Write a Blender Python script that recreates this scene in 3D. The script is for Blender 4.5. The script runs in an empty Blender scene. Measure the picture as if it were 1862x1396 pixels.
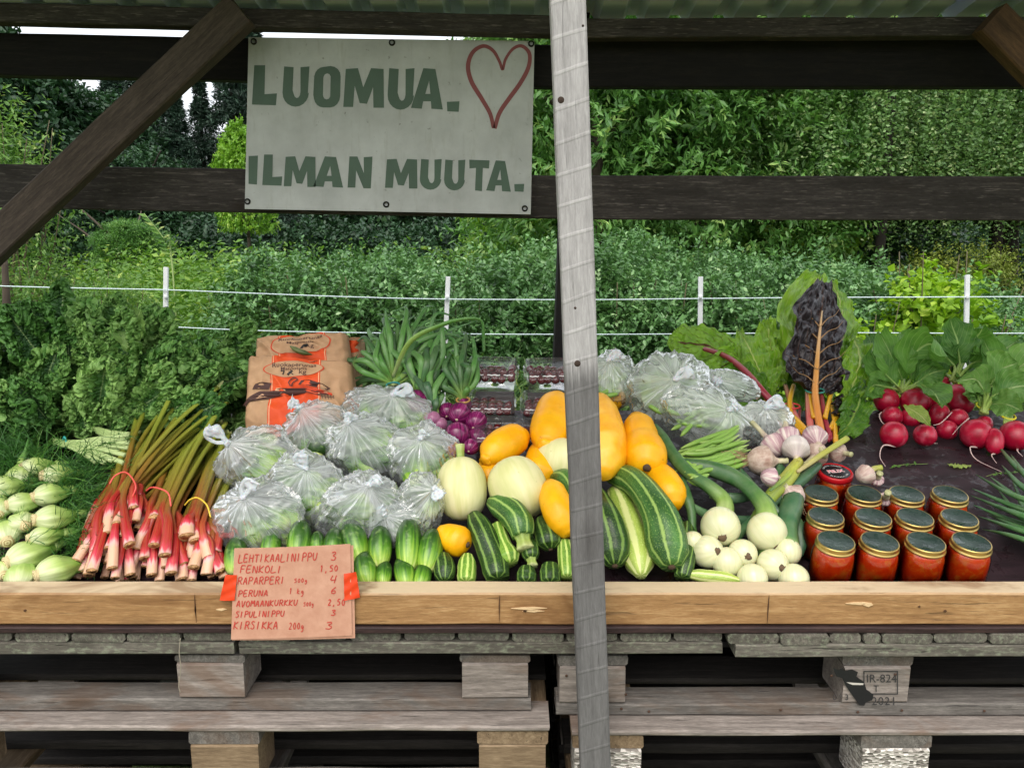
import bpy, math, random
import numpy as np
from mathutils import Vector, Matrix, noise
sc = bpy.context.scene
COL = sc.collection
R = random.Random(7)
NR = np.random.default_rng(11)

# ---------------------------------------------------------------- camera, sky, sun, exposure
F = 1461.5                      # focal length in pixels of a picture 1862 wide
CAM = Vector((0, -1.373, 1.5)); PITCH = math.radians(10)
cam = bpy.data.objects.new('camera', bpy.data.cameras.new('camera')); COL.objects.link(cam)
cam.location = CAM; cam.rotation_euler = (math.pi / 2 - PITCH, 0, 0)
cam.data.sensor_width = 36; cam.data.lens = 36 * F / 1862; cam.data.clip_end = 400; cam.data.clip_start = .05
sc.camera = cam
world = bpy.data.worlds.new('World'); sc.world = world; world.use_nodes = True
wn = world.node_tree; bg = wn.nodes['Background']
sky = wn.nodes.new('ShaderNodeTexSky'); sky.sky_type = 'NISHITA'; sky.sun_disc = False
SUN_EL, SUN_AZ = math.radians(56), math.radians(192)      # sun high behind the camera, thin overcast
sky.sun_elevation = SUN_EL; sky.sun_rotation = SUN_AZ
sky.air_density = 0.75; sky.dust_density = 8.0; sky.ozone_density = 0.4
cl = wn.nodes.new('ShaderNodeMixRGB'); cl.inputs[0].default_value = .7; cl.inputs[2].default_value = (6.3, 6.5, 6.7, 1)   # even thin cloud over the sky
wn.links.new(sky.outputs[0], cl.inputs[1]); wn.links.new(cl.outputs[0], bg.inputs[0]); bg.inputs[1].default_value = 0.15
sun = bpy.data.objects.new('sun', bpy.data.lights.new('sun', 'SUN')); COL.objects.link(sun)
sun.data.energy = .8; sun.data.angle = math.radians(50); sun.data.color = (1, .99, .975)
sd = Vector((math.sin(SUN_AZ) * math.cos(SUN_EL), math.cos(SUN_AZ) * math.cos(SUN_EL), math.sin(SUN_EL)))
sun.rotation_euler = sd.to_track_quat('Z', 'Y').to_euler()
sc.view_settings.view_transform = 'Standard'; sc.view_settings.look = 'None'
sc.view_settings.gamma = 1; sc.view_settings.use_curve_mapping = False
sc.view_settings.exposure = 0.95
sc.render.engine = 'CYCLES'
sc.cycles.max_bounces = 8; sc.cycles.transparent_max_bounces = 24
sc.cycles.transmission_bounces = 6; sc.cycles.diffuse_bounces = 4; sc.cycles.glossy_bounces = 3
sc.cycles.caustics_reflective = False; sc.cycles.caustics_refractive = False

# ---------------------------------------------------------------- from the photograph to the place
cp, sp = math.cos(PITCH), math.sin(PITCH)
FW = Vector((0, cp, -sp)); UP = Vector((0, sp, cp)); RT = Vector((1, 0, 0))
def ray(px, py): return FW + RT * ((px - 931) / F) + UP * ((698 - py) / F)
def P(px, py, y):
    d = ray(px, py); return CAM + d * ((y - CAM.y) / d.y)
def mpp(p): return (Vector(p) - CAM).dot(FW) / F          # metres per pixel at a point
TILT = math.radians(14)
BN = Vector((0, -math.sin(TILT), math.cos(TILT)))           # normal of the sloping board
BA = Vector((0, math.cos(TILT), math.sin(TILT)))            # up the slope
B0 = Vector((0, .056, .816))
def B(px, py, lift=0.0):
    d = ray(px, py); o = B0 + BN * lift
    return CAM + d * ((o - CAM).dot(BN) / d.dot(BN))
def interp(x, tab):
    tab = sorted(tab)
    if x <= tab[0][0]: return tab[0][1]
    for (a, u), (b, v) in zip(tab, tab[1:]):
        if x <= b: return u + (v - u) * (x - a) / (b - a)
    return tab[-1][1]
LIFT = [(640, .22), (700, .19), (760, .155), (820, .135), (880, .12), (935, .10), (1000, .06), (1045, .04), (1070, .035)]
def G(px, py, dy=0.0):                                      # on the heap of produce
    p = B(px, py, interp(py, LIFT)); return P(px, py, p.y + dy) if dy else p

# ---------------------------------------------------------------- things and parts
ORG = {}
def setp(o, label=None, cat=None, group=None, kind=None):
    if label: o['label'] = label
    if cat: o['category'] = cat
    if group: o['group'] = group
    if kind: o['kind'] = kind
    return o
def thing(name, loc, label, cat, group=None):
    o = bpy.data.objects.new(name, None); COL.objects.link(o); o.location = loc; o.empty_display_size = .02
    ORG[o] = Vector(loc); return setp(o, label, cat, group)
def link(name, me, mats=None, parent=None, origin=None):
    o = bpy.data.objects.new(name, me); COL.objects.link(o)
    if parent is not None:
        o.parent = parent
    elif origin is not None: o.location = origin
    if mats is not None:
        for m in (mats if isinstance(mats, (list, tuple)) else [mats]): me.materials.append(m)
    return o
def raw(name, V, Fc, smooth=True, uv=None, attr=None, mi=None):
    """V (n,3); Fc (m,4) or list; uv per loop; attr per-vertex float named rnd"""
    me = bpy.data.meshes.new(name)
    V = np.asarray(V, np.float32)
    if isinstance(Fc, np.ndarray):
        k = Fc.shape[1]; m = len(Fc)
        me.vertices.add(len(V)); me.vertices.foreach_set('co', V.ravel())
        me.loops.add(m * k); me.loops.foreach_set('vertex_index', Fc.astype(np.int32).ravel())
        me.polygons.add(m); me.polygons.foreach_set('loop_start', np.arange(0, m * k, k, dtype=np.int32))
        me.polygons.foreach_set('loop_total', np.full(m, k, np.int32))
        me.update(calc_edges=True)
    else:
        me.from_pydata([tuple(v) for v in V], [], [tuple(f) for f in Fc]); me.update()
    if smooth: me.polygons.foreach_set('use_smooth', np.ones(len(me.polygons), bool))
    if uv is not None:
        l = me.uv_layers.new(name='UVMap'); l.data.foreach_set('uv', np.asarray(uv, np.float32).ravel())
    if attr is not None:
        a = me.attributes.new('rnd', 'FLOAT', 'POINT'); a.data.foreach_set('value', np.asarray(attr, np.float32))
    if mi is not None: me.polygons.foreach_set('material_index', np.asarray(mi, np.int32))
    return me
def rel(V, parent, origin):
    o = ORG[parent] if parent is not None else Vector(origin if origin is not None else (0, 0, 0))
    return np.asarray(V, float) - np.array(o)
def gridfaces(m, n, wrap):
    i = np.arange(m - 1)[:, None]; nn = n if wrap else n - 1
    j = np.arange(nn)[None, :]; j2 = (j + 1) % n
    f = np.stack([i * n + j, i * n + j2, (i + 1) * n + j2, (i + 1) * n + j], -1).reshape(-1, 4)
    u0 = np.broadcast_to(j / nn, (m - 1, nn)); u1 = u0 + 1 / nn
    v0 = np.broadcast_to(i / (m - 1), (m - 1, nn)); v1 = v0 + 1 / (m - 1)
    uv = np.stack([np.stack([u0, v0], -1), np.stack([u1, v0], -1), np.stack([u1, v1], -1), np.stack([u0, v1], -1)], 2).reshape(-1, 2)
    return f, uv
def surf(name, Gd, mat, parent=None, origin=None, wrap=True, smooth=True):
    Gd = np.asarray(Gd, float); m, n, _ = Gd.shape
    f, uv = gridfaces(m, n, wrap)
    if parent is None and origin is None: origin = Gd.reshape(-1, 3).mean(0)
    me = raw(name, rel(Gd.reshape(-1, 3), parent, origin), f, smooth, uv)
    return link(name, me, mat, parent, origin)
def cr(pts, n):
    """smooth curve through points"""
    pts = [np.array(p, float) for p in pts]
    if len(pts) == 2:
        t = np.linspace(0, 1, n)[:, None]; return pts[0] * (1 - t) + pts[1] * t
    q = [2 * pts[0] - pts[1]] + pts + [2 * pts[-1] - pts[-2]]
    out = []
    for s in np.linspace(0, len(pts) - 1, n):
        i = min(int(s), len(pts) - 2); t = s - i
        a, b, c, d = q[i:i + 4]
        out.append(.5 * (2 * b + (c - a) * t + (2 * a - 5 * b + 4 * c - d) * t * t + (3 * b - a - 3 * c + d) * t ** 3))
    return np.array(out)
def frames(C, hint=(0, 0, 1)):
    T = np.gradient(C, axis=0); T /= np.linalg.norm(T, axis=1)[:, None] + 1e-12
    u = np.array(hint, float); U = []
    for t in T:
        u = u - t * u.dot(t)
        if np.linalg.norm(u) < 1e-4: u = np.array((1.0, .1, .2)); u -= t * u.dot(t)
        u /= np.linalg.norm(u); U.append(u.copy())
    U = np.array(U); return T, U, np.cross(T, U)
def tubegrid(pts, rad, m=14, n=10, hint=(0, 0, 1), flat=1.0, ribs=0, ribamp=0.0, lump=0.0, seed=0, cap=True, open0=False):
    """rad: function of t or list; flat squashes along the hint direction"""
    C = cr(pts, m)
    # ends get closer rings so they read as rounded
    T, U, S = frames(C, hint)
    L = []
    ph = np.linspace(0, 2 * np.pi, n, endpoint=False)
    tt = np.linspace(0, 1, m)
    for i, t in enumerate(tt):
        r = rad(t) if callable(rad) else np.interp(t, np.linspace(0, 1, len(rad)), rad)
        k = np.ones(n) + (ribamp * np.cos(ribs * ph) if ribs else 0)
        if lump:
            k = k + np.array([lump * noise.noise(Vector((math.cos(a) * 1.3 + seed, math.sin(a) * 1.3, t * 4))) for a in ph])
        L.append(C[i] + (r * k)[:, None] * (np.sin(ph)[:, None] * U[i] * flat + np.cos(ph)[:, None] * S[i]))
    L = np.array(L)
    if cap:
        L = np.concatenate(([] if open0 else [C[:1, None, :] + (L[:1] - C[:1, None, :]) * .02]) + [L, C[-1:, None, :] + (L[-1:] - C[-1:, None, :]) * .02])
    return L
def tube(name, pts, rad, mat, parent=None, origin=None, **k):
    return surf(name, tubegrid(pts, rad, **k), mat, parent, origin)
def blob(name, c, axis, prof, mat, parent=None, origin=None, n=20, m=20, ribs=0, ribamp=0., lump=0., seed=0, bend=0., squash=1.0, hint=(0, 0, 1)):
    """solid of revolution round an axis vector (half length included); prof(t in 0..1) gives radius in m"""
    c = np.array(c, float); a = np.array(axis, float)
    ts = .5 - .5 * np.cos(np.linspace(0, np.pi, m))
    an = a / np.linalg.norm(a); u = np.array(hint, float); u = u - an * u.dot(an)
    if np.linalg.norm(u) < 1e-3: u = np.array((1.0, .2, 0)); u = u - an * u.dot(an)
    u /= np.linalg.norm(u); s = np.cross(an, u)
    ph = np.linspace(0, 2 * np.pi, n, endpoint=False); L = []
    for t in ts:
        r = max(prof(t), 1e-5)
        k = np.ones(n)
        if ribs: k = k + ribamp * np.abs(np.sin(ribs * ph / 2)) * math.sin(math.pi * t)
        if lump: k = k + np.array([lump * noise.noise(Vector((math.cos(q) * 1.5 + seed * 3.1, math.sin(q) * 1.5, t * 3))) for q in ph])
        q = c + a * (2 * t - 1) + u * bend * (1 - (2 * t - 1) ** 2)
        L.append(q + (r * k)[:, None] * (np.cos(ph)[:, None] * s + np.sin(ph)[:, None] * u * squash))
    return surf(name, np.array(L), mat, parent, origin if origin is not None else (None if parent is not None else c))
def lathe(name, prof, mat, parent, n=24, top=None):
    """prof list of (r,z), local coordinates"""
    ph = np.linspace(0, 2 * np.pi, n, endpoint=False)
    Gd = np.array([[(r * math.cos(a), r * math.sin(a), z) for a in ph] for r, z in prof])
    f, uv = gridfaces(len(prof), n, True)
    return link(name, raw(name, Gd.reshape(-1, 3), f, True, uv), mat, parent)
def boxmesh(name, L, W, H, rough=0.0, seg=1, bev=.0015, seed=0):
    """beam with local X along its length, small chamfers and slightly uneven edges"""
    b = min(bev, W * .3, H * .3)
    ring = [(-W/2+b,-H/2),(W/2-b,-H/2),(W/2,-H/2+b),(W/2,H/2-b),(W/2-b,H/2),(-W/2+b,H/2),(-W/2,H/2-b),(-W/2,-H/2+b)]
    rr = random.Random(seed); xs = [-L/2 + L*i/seg for i in range(seg+1)]
    V = []
    for i, x in enumerate(xs):
        for (y, z) in ring:
            k = rough * (noise.noise(Vector((x * 6 + seed, y * 40, z * 40))))
            k2 = rough * (noise.noise(Vector((x * 6 + seed + 50, y * 40, z * 40))))
            dx = rough * (rr.random() - .5) if i in (0, seg) else 0
            V.append((x + dx, y + k, z + k2))
    Fc = []
    for i in range(seg):
        for j in range(8):
            k = (j + 1) % 8; Fc.append((i*8+j, i*8+k, (i+1)*8+k, (i+1)*8+j))
    Fc.append(tuple(range(7, -1, -1))); Fc.append(tuple(seg*8+j for j in range(8)))
    me = bpy.data.meshes.new(name); me.from_pydata(V, [], Fc); me.update()
    import bmesh
    bm = bmesh.new(); bm.from_mesh(me); bmesh.ops.recalc_face_normals(bm, faces=bm.faces); bm.to_mesh(me); bm.free()
    return me
def place(o, a, b, up, parent=None):
    a, b = Vector(a), Vector(b); x = (b - a).normalized(); z = Vector(up); z = (z - x * z.dot(x)).normalized(); y = z.cross(x)
    M = Matrix((x, y, z)).transposed().to_4x4(); M.translation = (a + b) / 2 - (ORG[parent] if parent is not None else Vector())
    o.matrix_basis = M
    return o
_bs = [0]
def beam(name, a, b, W, H, mat, parent=None, up=(0, 0, 1), rough=.0012, seg=24, bev=.002):
    _bs[0] += 1
    me = boxmesh(name, (Vector(b) - Vector(a)).length, W, H, rough, seg, bev, _bs[0] * 7)
    return place(link(name, me, mat, parent), a, b, up, parent)
def copytree(o, loc=None, M=None, label=None, group=None):
    c = o.copy(); COL.objects.link(c)
    if M is not None: c.matrix_basis = M
    if loc is not None: c.location = loc
    if label: c['label'] = label
    if group: c['group'] = group
    for ch in o.children:
        d = ch.copy(); COL.objects.link(d); d.parent = c
        for g in ch.children:
            e = g.copy(); COL.objects.link(e); e.parent = d
    return c

# ---------------------------------------------------------------- materials
def lin(h):
    h = h.lstrip('#'); v = [int(h[i:i+2], 16) / 255 for i in (0, 2, 4)]
    return tuple((x / 12.92 if x <= .04045 else ((x + .055) / 1.055) ** 2.4) for x in v) + (1,)
class M_:
    def __init__(s, name):
        s.m = bpy.data.materials.new(name); s.m.use_nodes = True; s.t = s.m.node_tree
        s.b = s.t.nodes['Principled BSDF']; s.out = s.t.nodes['Material Output']
    def n(s, typ, ins=None, **pr):
        nd = s.t.nodes.new('ShaderNode' + typ)
        for k, v in pr.items(): setattr(nd, k, v)
        for k, v in (ins or {}).items():
            if isinstance(v, bpy.types.Node): v = v.outputs[0]
            if isinstance(v, bpy.types.NodeSocket): s.t.links.new(v, nd.inputs[k])
            else: nd.inputs[k].default_value = v
        return nd
    def set(s, **k):
        for a, v in k.items():
            a = a.replace('_', ' ')
            if isinstance(v, bpy.types.Node): v = v.outputs[0]
            if isinstance(v, bpy.types.NodeSocket): s.t.links.new(v, s.b.inputs[a])
            else: s.b.inputs[a].default_value = v
    def ramp(s, fac, stops, interp='LINEAR'):
        nd = s.n('ValToRGB', {'Fac': fac}); nd.color_ramp.interpolation = interp
        e = nd.color_ramp.elements
        while len(e) < len(stops): e.new(.5)
        for i, (p, c) in enumerate(sorted(stops, key=lambda q: q[0])):
            e[i].position = p; e[i].color = lin(c) if isinstance(c, str) else ((c, c, c, 1) if isinstance(c, (int, float)) else c)
        return nd
    def mix(s, fac, a, b, mode='MIX'):
        nd = s.n('MixRGB', {'Fac': fac}, blend_type=mode)
        for k, v in (('Color1', a), ('Color2', b)):
            if isinstance(v, str): v = lin(v)
            if isinstance(v, bpy.types.Node): v = v.outputs[0]
            if isinstance(v, bpy.types.NodeSocket): s.t.links.new(v, nd.inputs[k])
            else: nd.inputs[k].default_value = v
        return nd
    def math(s, op, a, b=0.0, c=0.0):
        nd = s.n('Math', operation=op)
        for i, v in enumerate((a, b, c)):
            if isinstance(v, bpy.types.Node): v = v.outputs[0]
            if isinstance(v, bpy.types.NodeSocket): s.t.links.new(v, nd.inputs[i])
            else: nd.inputs[i].default_value = v
        return nd
    def bump(s, h, strength=.4, dist=.002):
        nd = s.n('Bump', {'Height': h, 'Strength': strength, 'Distance': dist}); s.set(Normal=nd); return nd
    def objvec(s, scale=(1, 1, 1), rnd=True):
        tc = s.n('TexCoord'); v = tc.outputs['Object']
        if rnd:
            oi = s.n('ObjectInfo'); k = s.math('MULTIPLY', oi.outputs['Random'], 37.0)
            cb = s.n('CombineXYZ', {'X': k, 'Y': k, 'Z': k}); v = s.n('VectorMath', {0: v, 1: cb}, operation='ADD').outputs[0]
        return s.n('Mapping', {'Vector': v, 'Scale': scale})
    def uvvec(s, scale=(1, 1, 1), rnd=True):
        v = s.n('TexCoord').outputs['UV']
        if rnd:
            oi = s.n('ObjectInfo'); k = s.math('MULTIPLY', oi.outputs['Random'], 53.0)
            cb = s.n('CombineXYZ', {'Z': k}); v = s.n('VectorMath', {0: v, 1: cb}, operation='ADD').outputs[0]
        return s.n('Mapping', {'Vector': v, 'Scale': scale})
    def noise(s, vec, scale, detail=4, rough=.6, dist=0.):
        return s.n('TexNoise', {'Vector': vec, 'Scale': scale, 'Detail': detail, 'Roughness': rough, 'Distortion': dist})

def c_hi_l(c):
    q = lin(c); return tuple(min(1, x*2.2) for x in q[:3]) + (1,)
def wood(name, c_lo, c_mid, c_hi, rough=.8, crack=.5, knots=True, bump=.5, stain=None, stain_amt=.6, moss=None, sawmarks=False, flecks=0., lit_top=None):
    m = M_(name)
    g1 = m.noise(m.objvec((3.2, 42, 42)), 2.6, 7, .68, .55)
    g2 = m.noise(m.objvec((26, 150, 150)), 2.0, 4, .7)
    big = m.noise(m.objvec((5, 12, 12)), 1.6, 5, .7)
    s1 = m.math('MULTIPLY', g1, .48); s2 = m.math('MULTIPLY_ADD', g2.outputs[0], .30, s1); s3 = m.math('MULTIPLY_ADD', big.outputs[0], .22, s2)
    col = m.ramp(s3, [(.32, c_lo), (.5, c_mid), (.66, c_hi)])
    h = s2
    ck = m.noise(m.objvec((3.0, 80, 80)), 2.2, 3, .6, .3)
    ckr = m.ramp(ck, [(.30, 0.0), (.345, 1.0)])
    col = m.mix(crack, col, m.mix(1.0, col, ckr, 'MULTIPLY'))
    hh = m.math('MULTIPLY', h, ckr.outputs[0])
    if knots:
        vo = m.n('TexVoronoi', {'Vector': m.objvec((3.2, 9, 9)), 'Scale': 1.0, 'Randomness': 1.0})
        k = m.ramp(vo.outputs['Distance'], [(.05, 1.0), (.11, .35), (.2, 0.0)])
        kf = m.math('MULTIPLY', k, .85)
        col = m.mix(kf, col, m.mix(.75, col, (.03, .018, .01, 1)))
    if flecks:
        fk = m.noise(m.objvec((9, 110, 110)), 2.2, 3, .6); f1 = m.ramp(fk, [(.60, 0.), (.66, flecks)]); col = m.mix(f1, col, c_hi_l(c_hi))
    if lit_top:
        ge = m.n('NewGeometry'); sz_ = m.n('SeparateXYZ', {'Vector': ge.outputs['Normal']}); col = m.mix(m.ramp(sz_.outputs[2], [(.6, 0.), (.95, .75)]), col, lit_top)  # upward faces mixed paler: light from above put into the colour
    if sawmarks:
        mp_ = m.objvec((1, 1, 1), False); mp_.inputs['Rotation'].default_value = (0, 0, math.radians(-14)); w = m.n('TexWave', {'Vector': mp_, 'Scale': 6.5, 'Distortion': 2.2, 'Detail': 3.0, 'Detail Scale': .35, 'Detail Roughness': .6}, wave_type='BANDS', bands_direction='X')
        sw = m.ramp(w, [(.955, 0.0), (.995, 1.0)])
        nn = m.noise(m.objvec((6, 20, 20)), 2.0, 2, .5); gate = m.math('MULTIPLY', sw, m.ramp(nn, [(.42, 0.), (.62, .26)]).outputs[0])
        col = m.mix(gate, col, m.mix(.75, col, (.75, .74, .72, 1)))
        hh = m.math('MULTIPLY_ADD', sw.outputs[0], .3, hh)
    if stain:
        sn = m.noise(m.objvec((1.5, 3, 3)), 2.3, 4, .7, .8); sf = m.ramp(sn, [(.50, 0.), (.62, stain_amt)])
        col = m.mix(sf, col, stain)
    if moss:
        sn = m.noise(m.objvec((14, 30, 30)), 4, 4, .7); sf = m.ramp(sn, [(.5, 0.), (.68, .55)])
        col = m.mix(sf, col, moss)
    m.set(Base_Color=col, Roughness=rough); m.b.inputs['Specular IOR Level'].default_value = .25
    m.bump(hh, bump, .0025)
    return m.m
def along(name, stops, streak=.25, sfreq=14, slen=2.0, rough=.4, bump=.15, mott=.1, spec=.5, sss=0., coat=0., dark='#101505', bfreq=30):
    """colour runs along the length (UV v) with streaks that follow it"""
    m = M_(name)
    sx = m.n('SeparateXYZ', {'Vector': m.uvvec((1, 1, 1))})
    wob = m.noise(m.uvvec((sfreq * .6, .6, 1)), 1, 2, .5)
    v = m.math('MULTIPLY_ADD', wob.outputs[0], .16, m.math('ADD', sx.outputs[1], -.08))
    col = m.ramp(v, stops)
    st = m.noise(m.uvvec((sfreq, slen, 1)), 1.6, 3, .6)
    sr = m.ramp(st, [(.35, 0.), (.65, 1.)])
    dk = m.mix(m.math('MULTIPLY', sr, streak), col, m.mix(.6, col, dark))
    mo = m.noise(m.objvec((1, 1, 1)), 40, 3, .6)
    c3 = m.mix(m.math('MULTIPLY', m.ramp(mo, [(.4, 0.), (.7, 1.)]), mott), dk, m.mix(.5, dk, '#fff7d0'))
    m.set(Base_Color=c3, Roughness=rough)
    m.b.inputs['Specular IOR Level'].default_value = spec
    if coat: m.b.inputs['Coat Weight'].default_value = coat; m.b.inputs['Coat Roughness'].default_value = .15
    if sss:
        m.b.inputs['Subsurface Weight'].default_value = sss; m.b.inputs['Subsurface Radius'].default_value = (.01, .008, .004); m.b.inputs['Subsurface Scale'].default_value = .5
    if bump:
        bn = m.noise(m.uvvec((sfreq, slen, 1)), 1.6, 3, .6); b2 = m.noise(m.objvec(), bfreq, 3, .6)
        m.bump(m.math('ADD', bn, b2), bump, .0015)
    return m.m
def leafmat(name, c1, c2, vein=None, trans=.3, rough=.45, rndattr=False, c3=None, veins=8, quilt=0.4, spots=False):
    m = M_(name)
    if rndattr:
        r = m.n('Attribute', attribute_name='rnd').outputs['Fac']
        stops = [(0.0, c1), (.75, c2)] + ([(1.0, c3)] if c3 else [])
        col = m.ramp(r, stops)
        h = None
    else:
        nz = m.noise(m.objvec((1, 1, 1)), 22, 3, .6)
        oi = m.n('ObjectInfo')
        f = m.math('MULTIPLY_ADD', oi.outputs['Random'], .35, m.math('MULTIPLY_ADD', nz.outputs[0], 1.3, -.35))
        col = m.ramp(f, [(.15, c1), (.75, c2)])
    if vein:
        sx = m.n('SeparateXYZ', {'Vector': m.uvvec((1, 1, 1), False)})
        d = m.math('ABSOLUTE', m.math('SUBTRACT', sx.outputs[0], .5))
        mid = m.ramp(d, [(.008, 1.0), (.028, 0.)])
        wob = m.noise(m.uvvec((3, 6, 1)), 1, 2, .5)
        q = m.math('MULTIPLY_ADD', d, -1.1, sx.outputs[1]); q = m.math('MULTIPLY_ADD', wob.outputs[0], .08, q)
        fr = m.math('ABSOLUTE', m.math('SUBTRACT', m.math('FRACT', m.math('MULTIPLY', q, veins)), .5))
        sv = m.ramp(fr, [(.012, .8), (.06, 0.)])
        vv = m.math('MAXIMUM', mid, m.math('MULTIPLY', sv, .75))
        col = m.mix(vv, col, vein)
        nb = m.noise(m.uvvec((14, 22, 1)), 1, 2, .5)
        m.bump(m.math('ADD', m.math('MULTIPLY', vv, -.8), m.math('MULTIPLY', nb, quilt * 2)), .6, .004)
    if spots:
        nb = m.noise(m.objvec(), 60, 3, .6); m.bump(nb, .5, .003)
    m.set(Base_Color=col, Roughness=rough); m.b.inputs['Specular IOR Level'].default_value = .4
    if trans:
        tb = m.n('BsdfTranslucent', {'Color': m.mix(.5, col, m.mix(1.0, col, (1.25, 1.3, .5, 1), 'MULTIPLY'))})
        ms = m.n('MixShader', {0: trans, 1: m.b, 2: tb}); m.t.links.new(ms.outputs[0], m.out.inputs[0])
    return m.m
def plain(name, c, rough=.5, metal=0., spec=.5, bump=0., bscale=60, var=0.):
    m = M_(name); col = lin(c)
    if var:
        nz = m.noise(m.objvec(), bscale * .3, 4, .65); col = m.mix(m.ramp(nz, [(.35, 0.), (.7, var)]), c, m.mix(.6, c, '#1a1712'))
    m.set(Base_Color=col, Roughness=rough, Metallic=metal); m.b.inputs['Specular IOR Level'].default_value = spec
    if bump: m.bump(m.noise(m.objvec(), bscale, 4, .6), bump, .002)
    return m.m
# ---------------------------------------------------------------- wood and metal of the stall
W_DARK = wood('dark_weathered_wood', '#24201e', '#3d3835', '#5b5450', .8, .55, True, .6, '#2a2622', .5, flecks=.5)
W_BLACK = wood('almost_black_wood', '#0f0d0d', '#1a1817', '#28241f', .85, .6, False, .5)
W_BROWN = wood('brown_roof_wood', '#38281d', '#56402f', '#75583f', .75, .4, True, .4)
W_POST = wood('grey_rough_sawn_wood', '#7f7d7c', '#9a9897', '#b3b1b0', .85, .35, True, .7, sawmarks=True)
W_RAIL = wood('fresh_pine', '#765637', '#97734b', '#b8966a', .6, .45, True, .8, '#6d4a2a', .6, lit_top='#cdbc9e')
W_SHADE = wood('shade_dark_pallet_wood', '#1e1c1a', '#2e2b28', '#423d39', .85, .5, False, .6)  # inner pallet boards: shade of the unlit gaps put into the wood colour
W_PAL = wood('grey_pallet_wood', '#3d3a36', '#625e59', '#87827b', .85, .7, True, .9, '#5c4a3c', .5)
W_PALP = wood('pink_grey_pallet_wood', '#4e4843', '#7c746d', '#a39a92', .8, .65, True, .8, '#6a5546', .6)
W_SLAT = wood('mossy_slat_wood', '#3a3731', '#5c5850', '#7d786d', .9, .7, False, 1.0, '#3c3a32', .5, moss='#8b937c')
W_END = wood('brown_end_grain', '#4d4032', '#74624c', '#958268', .85, .8, False, .9)

def pp(*pts):
    return [P(*p) for p in pts]
# roof: ribbed metal sheet rising towards the front
def roof_z(y): return P(931, 37, .86).z + .02 + (.86 - y) * .145
prof = []
x = -2.6; pit = .118
while x < 2.6:
    prof += [(x, 0), (x + .062, 0), (x + .078, .024), (x + pit - .016, .024)]
    x += pit
V = []; ys = [-.2, 0.4, .94]
for y in ys:
    for (a, h) in prof: V.append((a, y, roof_z(y) + h))
for y in ys:
    for (a, h) in prof: V.append((a, y, roof_z(y) + h + .0012))
n = len(prof); Fc = []
for o in (0, 1):
    for i in range(2):
        for j in range(n - 1):
            a = o * n * 3 + i * n + j; f = (a, a + 1, a + n + 1, a + n); Fc.append(f if o else f[::-1])
m_roof = plain('grey_green_roof_metal', '#cdd4ea', .5, 0, .4, .05, 20, .15)
rt = thing('metal_roof', (0, .4, roof_z(.4)), 'grey green ribbed sheet metal roof over the whole stand', 'roof')
half = [f for f in Fc if V[f[0]][0] < 1.06]; oth = [f for f in Fc if V[f[0]][0] >= 1.06]
for k, fs in enumerate((half, oth)):
    link('roof_sheet', raw('roof_sheet', rel([(v[0], v[1], v[2] + .004 * k) for v in V], rt, None), fs, False), m_roof, rt)
def P2(px, py, y): return P(px, py, y)
def bar(name, p1, p2, y, hpx, depth, mat, label, cat='beam', rough=.0015, parent=None, seg=40, group=None):
    """timber seen from the front: p1,p2 pixel centres of its front face, hpx its height in pixels"""
    a, b = P(*p1, y + depth / 2), P(*p2, y + depth / 2)
    # correct: centres taken on the front face
    a0, b0 = P(*p1, y), P(*p2, y); a, b = a0 + Vector((0, depth / 2, 0)), b0 + Vector((0, depth / 2, 0))
    h = hpx * mpp(a0)
    o = beam(name, a, b, depth, h, mat, parent, (0, 0, 1), rough, seg, .003)
    if parent is None: setp(o, label, cat, group)
    return o
bar('roof_beam', (-160, 19), (1030, 46), .80, 33, .05, W_DARK, 'dark weathered purlin under the left half of the metal roof')
bar('roof_beam', (1032, 51), (2060, 47), .80, 33, .05, W_DARK, 'dark weathered purlin under the right half of the metal roof')
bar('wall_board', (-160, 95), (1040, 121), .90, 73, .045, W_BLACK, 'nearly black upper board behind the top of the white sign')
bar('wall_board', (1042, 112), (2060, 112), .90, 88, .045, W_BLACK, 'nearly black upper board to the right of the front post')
bar('wall_board', (-160, 335), (1040, 359), .90, 77, .04, W_DARK, 'dark brown middle board that carries the lower edge of the sign')
bar('wall_board', (1042, 359), (2060, 361), .90, 78, .04, W_DARK, 'dark brown middle board running right from the posts')
# back post, brace, right brace
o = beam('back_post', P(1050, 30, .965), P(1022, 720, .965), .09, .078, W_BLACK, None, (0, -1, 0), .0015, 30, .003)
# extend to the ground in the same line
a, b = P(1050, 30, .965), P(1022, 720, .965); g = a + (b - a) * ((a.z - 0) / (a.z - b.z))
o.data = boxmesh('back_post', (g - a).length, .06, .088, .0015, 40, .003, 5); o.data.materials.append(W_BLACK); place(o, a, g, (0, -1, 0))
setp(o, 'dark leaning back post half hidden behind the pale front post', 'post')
def brace(name, a, b, w, d, mat, label):
    o = beam(name, a, b, w, d, mat, None, (0, -1, 0), .0015, 30, .004); return setp(o, label, 'brace')
brace('diagonal_brace', P(440, 20, .74), P(-120, 548, .74), .083, .05, wood('reddish_dark_wood', '#2e2722', '#4a4039', '#675a51', .75, .6, True, .6),
      'long brown diagonal brace from the purlin down past the left edge')
brace('diagonal_brace', P(1798, 35, .74), P(2100, 345, .74), .085, .05, W_BROWN, 'short reddish brown brace at the top right corner')
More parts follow.
